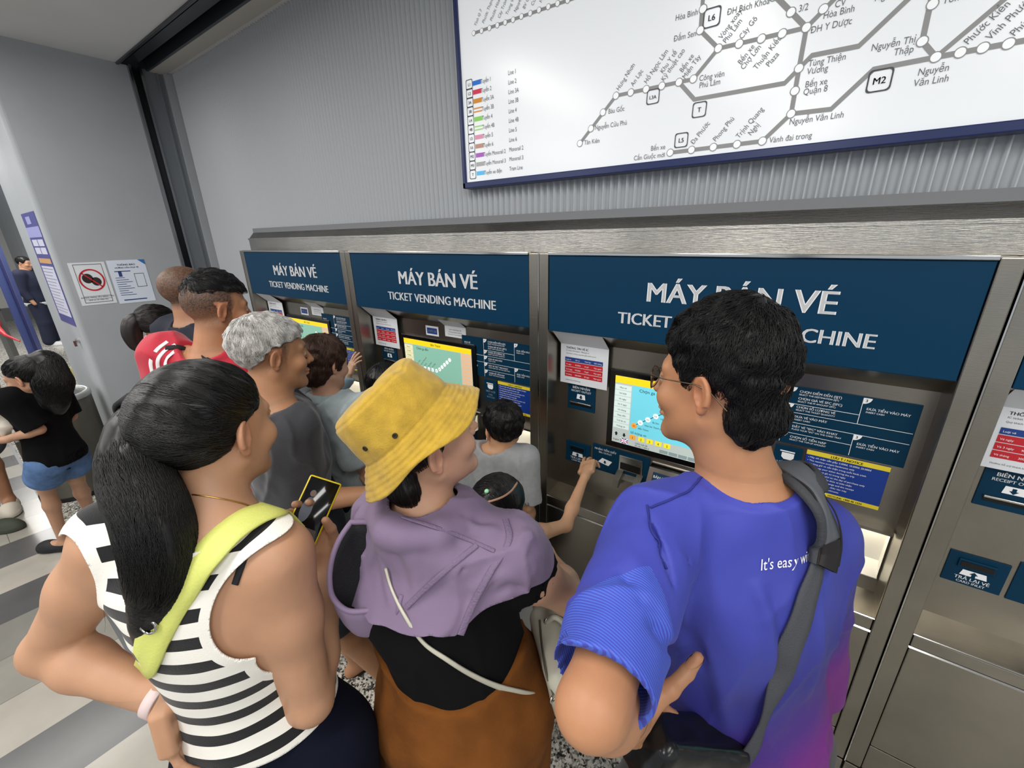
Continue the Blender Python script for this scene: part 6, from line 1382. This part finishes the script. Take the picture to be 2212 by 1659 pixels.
hr = silver.hair(M_SIL, [(-.14, -.045), (-.10, -.045), (-.07, -.02), (-.045, .012), (-.02, .04), (.0, .05), (.03, .052), (.06, .058), (.08, .066), (.12, .07)], cap=((0, -.018, .042), (.084, .106, .088)), n=7000, L=.045, r=.0008, crown=(.0, -.06, .15), lift=.004, res=.003, rough=.005, seed=5, jit=.4)
V, Q = strands(silver.H, *[np.array([v.co[:] for v in hr.data.vertices])[:3000], np.array([[0, 1, 2, 3]])][:2], 1, .01, .0005, lambda P: silver.J['head'], None, .002, 4, 1, silver) if False else (None, None)
silver.shirt('t_shirt', mat('charcoal_tee', '3b3b3f', .88, sheen=.25, noise=.08, nscale=60, bump=.15, bscale=400), ease=.015, sl=.86, res=.006, bottom=.50, sleeve=.016, fold=.007, seed=8,
    folds=[(hits(silver.F, p), a, .010) for p, a in (([(690, 960), (640, 1010), (600, 1060)], -.006), ([(700, 985), (650, 1040), (610, 1090)], .006), ([(700, 1010), (655, 1060)], -.005))])
silver.pants('shorts', mat('dark_shorts', '1e2430', .85), ease=.03, end=.32, res=.010, flare=.02)
# slides
def shoe(s, S, name, m, kind='slide', yaw=None):
    an = s.J['ank' + S]; h = s.h; f_ = s.fw if yaw is None else np.array((math.cos(math.radians(yaw)), math.sin(math.radians(yaw)), 0)); M = np.stack([np.cross(f_, (0, 0, 1.)), f_, (0, 0, 1.)], 1); L = .150 * h; c = an + f_ * .042 * h; zf = an[2] - .040 * h
    F_ = Fld(); c0 = np.array((c[0], c[1], zf))
    def sole(p):
        q = p * np.array((1, 1, 1), F32); w = .028 * h + .006 * h * np.sin(np.clip(q[..., 1] / L * 3, -1.5, 1.5)); k0 = np.sqrt((q[..., 0] / w) ** 2 + (np.abs(q[..., 1]) / (L / 2 + .01)) ** 4) - 1
        d = k0 * .03; return smax(d.astype(F32), np.abs(q[..., 2] - .011) - F32(.012), .004)
    F_.local(sole, c0, M, .2 * h, 1, 0)
    if kind == 'slide': F_.local(lambda p: np.maximum(np.abs(ell(p, (0, .035 * h, .008), (.036 * h, .060 * h, .046 * h))) - .004, np.abs(p[..., 1] - .042 * h) - .027 * h), c0, M, .2 * h, 1, .006)
    else:
        def up(p):
            o = smin(ell(p, (0, .028 * h, .010), (.034 * h, .062 * h, .040 * h)), ell(p, (0, -.040 * h, .016), (.028 * h, .040 * h, .038 * h)), .02)
            return smax(smax(o, -ell(p, (0, -.030 * h, .055 * h), (.024 * h, .045 * h, .038 * h)), .006), -p[..., 2], .002)
        F_.local(up, c0, M, .2 * h, 1, .008)
    V, Q = mesh_field(F_, .004 if kind != 'slide' else .0035); return s.part(name, V, Q, m)
M_SL = mat('black_rubber', '131313', .7)
for _p in (pw, blue, hat):
    for S in 'LR': shoe(_p, S, 'shoe', M_SL, 'clog')
shoe(silver, 'L', 'slide_sandal', M_SL); shoe(silver, 'R', 'slide_sandal', M_SL)
# --- man in the red jersey
hR = at(472, 668, 1.53); bR = hR[:2]; g = sk(1.70, bR, 128)
red = Person('man with faded haircut in red jersey with white shoulder stripes', 1.70, bR, 128, 'b07c5a', J=dict(head=hR, neck=at(455, 772, 1.545), shL=g(-.130, -.008, .835), shR=g(.085, -.0, .83), elR=g(.07, .09, .68), wrR=g(.0, .16, .60)), head=(88, -6, 0), res=.008, headres=.003, hand=dict(L=dict(skip=1), R=dict(skip=1)))
red.body(zmin=.0, stub=lambda q: fade_sides(.075, -.085)(q) * 1.15)
red.hair(mat('hair_red_man', '141213', .45, noise=.3, nscale=50), [(-.14, .06), (-.08, .065), (-.04, .07), (0, .075), (.05, .07), (.08, .066), (.12, .07)], cap=((0, -.006, .046), (.072, .097, .092)), n=3500, L=.03, r=.0009, crown=(0, -.09, .12), lift=.006, res=.0035, rough=.006, seed=9, jit=.35)
redm = mat('red_jersey', 'b3142f', .7, sheen=.2, bump=.1, bscale=300)
rj = red.shirt('jersey', redm, ease=.022, sl=.8, res=.0065, bottom=.5, sleeve=.024, fold=.006, seed=14, neckr=1.15)
fR = red.S; M_WS = mat('stripe_white', 'e9e6e6', .7)
axu = nrm_(red.J['elL'] - red.J['shL'])
for pxs in ([(362, 738), (340, 755), (326, 780), (328, 800), (340, 835), (352, 862)], [(379, 744), (356, 758), (342, 776), (342, 795), (352, 825), (364, 850)], [(396, 750), (374, 762), (359, 778), (358, 792), (368, 815), (378, 835)]):
    P_, N_ = on(fR, pxs); V, Q = ribbon(P_, N_, .0125, .0015, 30); link_mesh('shoulder_stripe', V, Q, M_WS, rj, True)
P_, N_ = on(fR, [(358, 752), (385, 750), (420, 762), (455, 782), (485, 800)]); V, Q = ribbon(P_, N_, .018, .003, 30); link_mesh('collar', V, Q, mat('collar_black', '17171a', .8), rj, True)
red.pants('trousers', mat('dark_trousers', '23252b', .85), ease=.016, res=.012)
shoe(red, 'L', 'shoe', M_SL, 'clog'); shoe(red, 'R', 'shoe', M_SL, 'clog')
# --- woman in the linen shirt
hL = at(703, 785, 1.60); g = sk(1.47, hL[:2], 100)
linen = Person('woman with short brown hair in pale grey-blue linen shirt, hand with thin bracelet lowered', 1.47, hL[:2], 100, 'c0947a', True, J=dict(elR=at(768, 985, 1.62), wrR=at(788, 1018, 1.68), shL=g(-.085, .0, .81), elL=g(-.07, .10, .68), wrL=g(.0, .17, .6), head=hL), head=(98, -10, 0), res=.009, headres=.0032,
    hand=dict(R=dict(dir=nrm_(at(822, 1062, 1.68) - at(788, 1018, 1.68)), back=-ray(800, 1030), curl=(.2, .25, .3, .35)), L=dict(skip=1)))
linen.body(zmin=.0)
linen.hair(mat('hair_brown', '4a352b', .42, .4, noise=.35, nscale=40), [(-.14, -.095), (-.10, -.10), (-.06, -.095), (-.03, -.075), (-.01, -.055), (.015, -.04), (.035, .0), (.055, .03), (.08, .05), (.12, .06)], cap=((0, -.020, .036), (.088, .108, .094)), extra=(((0, -.06, -.03), (.070, .055, .065)),), n=5500, L=.05, r=.0008, crown=(.01, -.03, .15), lift=.003, res=.0038, rough=.006, seed=15, jit=.3)
M_LIN = mat('linen_cloth', '97a3a6', .9, noise=.10, nscale=30, bump=.3, bscale=220, sheen=.3)
ls = linen.shirt('linen_shirt', M_LIN, ease=.028, sl=1.02, res=.007, bottom=.44, sleeve=.036, fold=.010, seed=17, neckr=1.2)
nkL = linen.J['neck'] + linen.up * .012; rp = [nkL + linen.rt * .066 * math.cos(t) + linen.fw * .062 * math.sin(t) + linen.up * (.012 * math.sin(-t)) for t in np.linspace(math.radians(-215), math.radians(35), 26)]
cf = Fld()
for i in range(25): cf.cone(rp[i], rp[i + 1], .010, .010, .006); cf.cone(rp[i] - linen.up * .014 + (rp[i] - nkL) * .12, rp[i + 1] - linen.up * .014 + (rp[i + 1] - nkL) * .12, .009, .009, .012)
V, Q = mesh_field(cf, .005); link_mesh('collar', V, Q, M_LIN, ls, True)
linen.pants('trousers', mat('black_trousers', '17181c', .85), ease=.02, res=.012); shoe(linen, 'L', 'shoe', M_SL, 'clog'); shoe(linen, 'R', 'shoe', M_SL, 'clog')
w_, M_, hz, _ = linen.hands['R']; V, Q = ring(w_ + M_[:, 1] * .005, M_[:, 1], .0245, .003, .002, 26, .8, hint=M_[:, 2]); linen.part('bracelet', V, Q, mat('silver_bracelet', 'c9c4bb', .25, 1.0))
# --- person in pale blue sleeve resting a hand on the steel post
hp_ = aty(772, 772, 1.392); wv = at(760, 822, 1.74); wv = hp_ + np.array((-.03, -.05, -.09)); el_ = at(748, 905, 1.70)
sky = Person('person in light blue long sleeve, hand raised against the steel post between machines', 1.32, at(688, 805, 2.05)[:2], 75, 'd0a88a', True, J=dict(wrR=wv, elR=wv + np.array((-.09, -.10, -.20))), head=(90, -15, 0), res=.010, headres=.004, hand=dict(R=dict(dir=nrm_(hp_ + np.array((.02, .0, .06)) - wv), back=np.array((-.1, -1., .25)), curl=(.15, .2, .25, .3), spread=.16, thumb=.5, res=.0026), L=dict(skip=1)))
sky.body(zmin=.0); sky.shirt('long_sleeve_shirt', mat('pale_blue_cloth', '93aabd', .85, sheen=.2), ease=.02, sl=1.9, res=.007, bottom=.48, sleeve=.02, fold=.008, seed=19)
sky.hair(hairmat(), LINE, n=1500, L=.05, r=.0009, res=.005); sky.pants('trousers', mat('grey_trousers', '3a3d44', .85), res=.012); shoe(sky, 'L', 'shoe', M_SL, 'clog'); shoe(sky, 'R', 'shoe', M_SL, 'clog')
# --- man with shaved head behind the red jersey
shv = Person('man with shaved head in dark navy shirt, behind the man in red', 1.72, at(408, 632, 1.95)[:2], 100, 'a87a5c', J=dict(head=at(408, 632, 1.95)), head=(95, 0, 0), res=.011, headres=.0036, hand=dict(L=dict(skip=1), R=dict(skip=1)))
shv.body(zmin=.0, stub=lambda q: np.clip((q[:, 2] + .07) / .03, 0, 1) * .75 * (q[:, 1] < .04 + .5 * np.clip(q[:, 2] - .02, 0, .1)))
shv.shirt('shirt', mat('navy_shirt', '191d2b', .85), ease=.02, sl=.8, res=.008, bottom=.5, sleeve=.022, fold=.006, seed=23); shv.pants('trousers', mat('dark_trousers', '23252b', .85), res=.012); shoe(shv, 'L', 'shoe', M_SL, 'clog'); shoe(shv, 'R', 'shoe', M_SL, 'clog')
# --- woman in the coral patterned top
pk = Person('woman with half-tied dark hair in coral and white patterned top by the left wall', 1.52, at(350, 700, 2.35)[:2], 95, 'b98a6b', True, J=dict(head=at(346, 702, 2.35)), head=(80, -8, 0), res=.011, headres=.0036, hand=dict(L=dict(skip=1), R=dict(skip=1)))
pk.body(zmin=.0)
MHB = mat('hair_darkbrown', '1b1311', .4, noise=.3, nscale=40); tpk = pk.hl((0, -.11, .03))
pk.hair(MHB, lineP, cap=((0, -.020, .036), (.083, .106, .090)), n=2500, L=.09, r=.001, flow=lambda p: tpk - p, res=.004, lift=.002, segs=8, jit=.1)
tq = spline([pk.hl((0, -.09, .05)), pk.hl((0, -.125, .01)), pk.hl((0, -.135, -.06)), pk.hl((0, -.115, -.13)), pk.hl((0, -.10, -.16))], 30); trq = np.interp(np.linspace(0, 1, 30), [0, .2, .5, .85, 1], [.026, .038, .038, .028, .008]); ft = Fld()
for i in range(0, 27, 3): ft.cone(tq[i], tq[i + 3], trq[i], trq[i + 3], .02)
V1, Q1 = mesh_field(ft, .005); V2_, Q2_ = tailstrands(tq, trq, 2200, 8, 4, .0009); pk.part('ponytail', np.concatenate([V1, V2_]), np.concatenate([Q1, Q2_ + len(V1)]), MHB)
mpk = mat('coral_pattern', 'd9687a', .8); nt, b = nodes_of(mpk); N = nt.nodes.new; L_ = nt.links.new; tcn = N('ShaderNodeTexCoord'); vz = N('ShaderNodeTexVoronoi'); vz.feature = 'DISTANCE_TO_EDGE'; vz.inputs['Scale'].default_value = 26; nz = N('ShaderNodeTexNoise'); nz.inputs['Scale'].default_value = 12
L_(tcn.outputs['Object'], nz.inputs[0]); L_(nz.outputs['Color'], vz.inputs[0]); vz.inputs['Scale'].default_value = 9; mx = N('ShaderNodeMix'); mx.data_type = 'RGBA'; L_(mth('LESS_THAN', vz.outputs['Distance'], .09), mx.inputs[0]); mx.inputs[6].default_value = lin('c9465c'); mx.inputs[7].default_value = lin('e6bfc0'); L_(mx.outputs[2], b.inputs['Base Color'])
pk.shirt('patterned_top', mpk, ease=.022, sl=.9, res=.008, bottom=.48, sleeve=.022, fold=.006, seed=27); pk.pants('trousers', mat('dark_trousers', '23252b', .85), res=.012); shoe(pk, 'L', 'shoe', M_SL, 'clog'); shoe(pk, 'R', 'shoe', M_SL, 'clog')
# --- boy in the grey T-shirt
boy = Person('boy with short black hair in light grey T-shirt facing the green map machine', 1.18, at(1070, 932, 1.72)[:2], 112, 'c69773', J=dict(head=at(1086, 925, 1.72)), head=(150, -8, 0), res=.008, headres=.003, hs=1.02, hand=dict(L=dict(skip=1), R=dict(skip=1)), build=.88)
boy.body(zmin=.0)
boy.hair(hairmat('hair_boy', '0f0d0d', .4), LINE, cap=((0, -.018, .042), (.083, .107, .090)), n=4500, L=.035, r=.0009, crown=(.0, -.05, .14), lift=.003, res=.0035, rough=.005, seed=31, jit=.35)
boy.shirt('t_shirt', mat('grey_tee', '9b9d9e', .9, sheen=.2, noise=.08, nscale=50), ease=.022, sl=.9, res=.006, bottom=.44, sleeve=.026, fold=.006, seed=29)
boy.pants('shorts', mat('dark_shorts', '1e2430', .85), ease=.02, end=.3, res=.010); shoe(boy, 'L', 'shoe', M_SL, 'clog'); shoe(boy, 'R', 'shoe', M_SL, 'clog')
# --- little girl reaching for the card inlet
tgt = aty(1279, 962, 1.512); wr_ = at(1266, 1022, 1.66); eg = at(1222, 1135, 1.50); sG = at(1120, 1165, 1.34)
girl = Person('little girl with parted dark hair, bare arm stretched up to the card inlet', 1.12, (-.70, .83), 100, 'cb9b78', True, J=dict(head=at(1076, 1104, 1.29), shR=sG, elR=eg, wrR=wr_), head=(95, -22, 0), res=.007, headres=.003, hs=1.02, hand=dict(R=dict(dir=nrm_(tgt - wr_), back=np.array((.2, -1., .25)), curl=(.12, .2, .45, .55), spread=.10, thumb=.45, size=.80, res=.0022), L=dict(skip=1)), build=.92)
print('girl arm', np.linalg.norm(eg - sG), np.linalg.norm(wr_ - eg), wr_, tgt)
girl.body(zmin=.0)
GH = hairmat('hair_girl', '0d0b0b', .34); gl_, gr_ = girl.hl((-.085, -.04, .0)), girl.hl((.085, -.04, .0))
girl.hair(GH, [(-.14, -.07), (-.08, -.075), (-.05, -.06), (-.03, -.02), (-.01, .01), (.02, .02), (.05, .045), (.08, .06), (.12, .07)], cap=((0, -.018, .040), (.083, .106, .090)), n=4500, L=.08, r=.0008, flow=lambda p: np.where((((p - girl.J['head']) @ girl.HM)[:, :1] < .012), gl_ - p, gr_ - p), lift=.002, res=.0032, rough=.002, segs=8, jit=.08, seed=33)
# parting: a thin line of scalp along the crown
P_ = girl.H.snap(np.array(hits(girl.H, [(1046, 1086), (1062, 1082), (1084, 1074), (1102, 1062), (1114, 1047), (1119, 1036)])), .0008); N_ = girl.H.grad(P_); V, Q = ribbon(P_, N_, .006, .0028, 40); girl.part('hair_parting', V, Q, mat('scalp', 'b58d72', .6))
hcl = girl.H.hit(1052, 1062); n_ = girl.H.grad(hcl[None])[0]; mb = MB(); mb.lathe([(0.0005, .0), (.006, .001), (.007, .004), (.004, .007), (.0005, .008)], n=14); girl.part('hair_clip', np.array(mb.v) @ frame(n_, (1, 0, 0))[:, [0, 2, 1]].T + hcl, [f for f in mb.f], mat('clip_green', 'a8e6b4', .4))
girl.shirt('dress', mat('girl_dress', 'b4b3ae', .85), ease=.02, sl=.22, res=.007, bottom=.36, sleeve=.02, fold=.006, seed=35); shoe(girl, 'L', 'shoe', M_SL, 'clog'); shoe(girl, 'R', 'shoe', M_SL, 'clog')
# --- child whose hair tip shows over the hat
kid = Person('child with dark hair between the hat and the receipt outlet, only hair tip visible', 1.26, at(838, 858, 1.95)[:2], 95, 'c69773', J={}, head=(95, 0, 0), res=.012, headres=.005, hand=dict(L=dict(skip=1), R=dict(skip=1)))
print('kid', kid.J['head']); kid.body(zmin=.0); kid.hair(hairmat(), LINE, n=1200, L=.04, r=.001, res=.006); kid.shirt('t_shirt', mat('kid_tee', '5a6a7c', .85), ease=.02, res=.010, bottom=.45); kid.pants('shorts', mat('dark_shorts', '1e2430', .85), ease=.02, end=.3, res=.012); shoe(kid, 'L', 'shoe', M_SL, 'clog'); shoe(kid, 'R', 'shoe', M_SL, 'clog')
# ============================================================ passers-by on the left
g0 = atz(205, 1130, .04); g1 = atz(140, 1175, .04)
gb = Person('girl with very long black ponytail, black T-shirt and denim shorts walking by the bin', 1.30, (-3.42, .20), 218, 'b58a6e', True, J=dict(head=at(60, 815, 2.24), ankR=g0 + np.array((0, 0, .02)), ankL=g1 + np.array((0, 0, .02)), elR=sk(1.30, (-3.42, .20), 218)(.10, -.02, .66), wrR=sk(1.30, (-3.42, .20), 218)(.07, .08, .58), kneeL=at(100, 1055, 2.50), kneeR=at(165, 1035, 2.58), wrL=at(10, 950, 2.20), elL=at(85, 928, 2.26)), head=(228, -12, 0), res=.008, headres=.004, hand=dict(L=dict(dir=(-.75, -.65, 0), back=(0, 0, 1.), curl=(.2, .2, .25, .3)), R=dict(skip=1)), build=.88)
gb.body(zmin=.0)
tg = gb.hl((0, -.085, .085)); gb.hair(HB, lineP, cap=((0, -.018, .034), (.082, .104, .089)), n=2500, L=.09, r=.0011, flow=lambda p: tg - p, res=.004, lift=.002, segs=8, jit=.1)
tq = spline([gb.hl((0, -.07, .09)), at(92, 775, 2.25), at(112, 815, 2.27), at(118, 858, 2.29), at(128, 895, 2.31)], 30); trq = np.interp(np.linspace(0, 1, 30), [0, .15, .5, .85, 1], [.025, .05, .075, .05, .012]); ft = Fld()
for i in range(0, 27, 3): ft.cone(tq[i], tq[i + 3], trq[i], trq[i + 3], .02)
V1, Q1 = mesh_field(ft, .006); V2_, Q2_ = tailstrands(tq, trq, 3000, 8, 6, .0011); gb.part('ponytail', np.concatenate([V1, V2_]), np.concatenate([Q1, Q2_ + len(V1)]), HB)
V, Q = ring(tq[1], tq[3] - tq[0], .024, .02, .008, 20); gb.part('hair_band', V, Q, mat('band_white', 'd9d6cc', .7))
gb.shirt('t_shirt', mat('black_tee', '101012', .9, sheen=.15), ease=.026, sl=.92, res=.007, bottom=.49, sleeve=.022, fold=.003, seed=41)
gb.pants('denim_shorts', mat('denim', '53719c', .85, noise=.25, nscale=25, bump=.3, bscale=300), ease=.012, end=.405, top=.515, res=.007, flare=.014)
for S in 'LR':
    c_ = shoe(gb, S, 'clog', mat('black_foam', '141416', .6), 'clog')
# walker with the pale clogs, mostly out of frame
cg = atz(28, 1098, .0); wkr = Person('walker with pale clogs and bare legs at the left picture edge', 1.66, (-4.56, -.10), -8, '9c6f52', J=dict(ankR=cg + np.array((-.02, 0, .075)), ankL=cg + np.array((-.42, -.10, .075)), kneeL=cg + np.array((-.25, -.10, .46)), kneeR=cg + np.array((-.03, .0, .46)), hipR=cg + np.array((-.06, -.01, .85))), head=(-10, 0, 0), res=.011, headres=.006, hand=dict(L=dict(skip=1), R=dict(skip=1)))
wkr.body(); wkr.shirt('t_shirt', mat('walker_tee', '8a8580', .85), res=.012, bottom=.48); wkr.pants('shorts', mat('walker_shorts', '4a4f58', .85), ease=.03, end=.31, res=.012); wkr.hair(hairmat(), LINE, n=800, L=.04, r=.0012, res=.007)
M_CL = mat('pale_foam', 'cfc6b8', .6)
for S in 'LR':
    c_ = shoe(wkr, S, 'clog', M_CL, 'clog')
    an = wkr.J['ank' + S]; h_ = wkr.h; mb = MB()
    for (a, b_) in ((-.022, .045), (0, .052), (.022, .045), (-.012, .075), (.012, .075)):
        p0 = np.array((an[0], an[1], an[2] - .040 * h_)) + wkr.fw * (.042 * h_ + b_) + wkr.rt * a; zz_ = .045 - abs(a) * .3 + .010; mb.tube([p0 + (0, 0, zz_), p0 + (0, 0, zz_ + .010)], .006, 8)
    link_mesh('vent_hole', mb.v, mb.f, mat('vent_dark', '4a4038', .8), c_)
sn_ = atz(6, 1152, .0); wk2 = Person('walker in dark sneakers with pale soles, cut off by the left picture edge', 1.70, (-4.52, -.62), 45, 'a87a5a', J=dict(ankR=sn_ + np.array((-.11, -.06, .075))), head=(45, 0, 0), res=.012, headres=.006, hand=dict(L=dict(skip=1), R=dict(skip=1)))
wk2.body(); wk2.shirt('t_shirt', mat('walker_tee2', '6d7a66', .85), res=.012, bottom=.48); wk2.pants('trousers', mat('walker_trousers', '3d3f3a', .85), ease=.02, res=.012); wk2.hair(hairmat(), LINE, n=800, L=.04, r=.0012, res=.007)
shoe(wk2, 'R', 'sneaker', mat('sneaker_olive', '3a3f33', .7), 'clog'); shoe(wk2, 'L', 'sneaker', mat('sneaker_olive', '3a3f33', .7), 'clog')
# plastic carrier bag by the girl's hands
cb = empty('carrier_bag', at(6, 915, 2.28)); tag(cb, 'pale translucent carrier bag held near the girl\'s hands at left edge', 'bag'); bf = Fld(); bf.ball(at(6, 905, 2.26), (.10, .09, .11), .02); bf.add(lambda p: (vnoise(p, 22, 3) * .02).astype(F32), at(6, 905, 2.26) - .2, at(6, 905, 2.26) + .2, 0, 'd'); V, Q = mesh_field(bf, .007); under(cb, 'bag_body', V, Q, mat('carrier_plastic', 'd5cdbf', .35, alpha=.85))
mb = MB(); mb.tube(spline([at(2, 880, 2.2), at(22, 890, 2.22), at(36, 905, 2.24), at(30, 935, 2.24), at(38, 955, 2.24)], 20), .008, 8); under(cb, 'handle', mb.v, mb.f, mat('carrier_handle', 'c9c9c4', .4))
# far person in navy
fp = Person('person in navy clothes with white shirt hem, far back beside the blue banner stand', 1.62, (-11.9, 1.25), 60, 'b98a6c', J={}, head=(50, -10, 0), res=.02, headres=.01, hand=dict(L=dict(skip=1), R=dict(skip=1)), build=1.1)
fp.body(); fp.shirt('jacket', mat('far_navy', '1c2136', .85), ease=.04, sl=1.7, res=.016, bottom=.50, sleeve=.03, fold=0, carve=False); fp.pants('trousers', mat('far_navy', '1c2136', .85), ease=.03, res=.016, fold=0, flare=.02); fp.hair(hairmat(), LINE, n=500, L=.04, r=.002, res=.012)
lo, hi = fp.loft.box(.06); hf = Fld(); hf.add(lambda p: np.maximum(fp.loft(p, .05), np.abs(p[..., 2] - .77) - .05), lo, hi, 0); V, Q = mesh_field(hf, .014); fp.part('shirt_hem', V, Q, M_WHITE); shoe(fp, 'L', 'shoe', mat('far_shoe', 'cfcfcf', .6), 'clog'); shoe(fp, 'R', 'shoe', mat('far_shoe', 'cfcfcf', .6), 'clog')
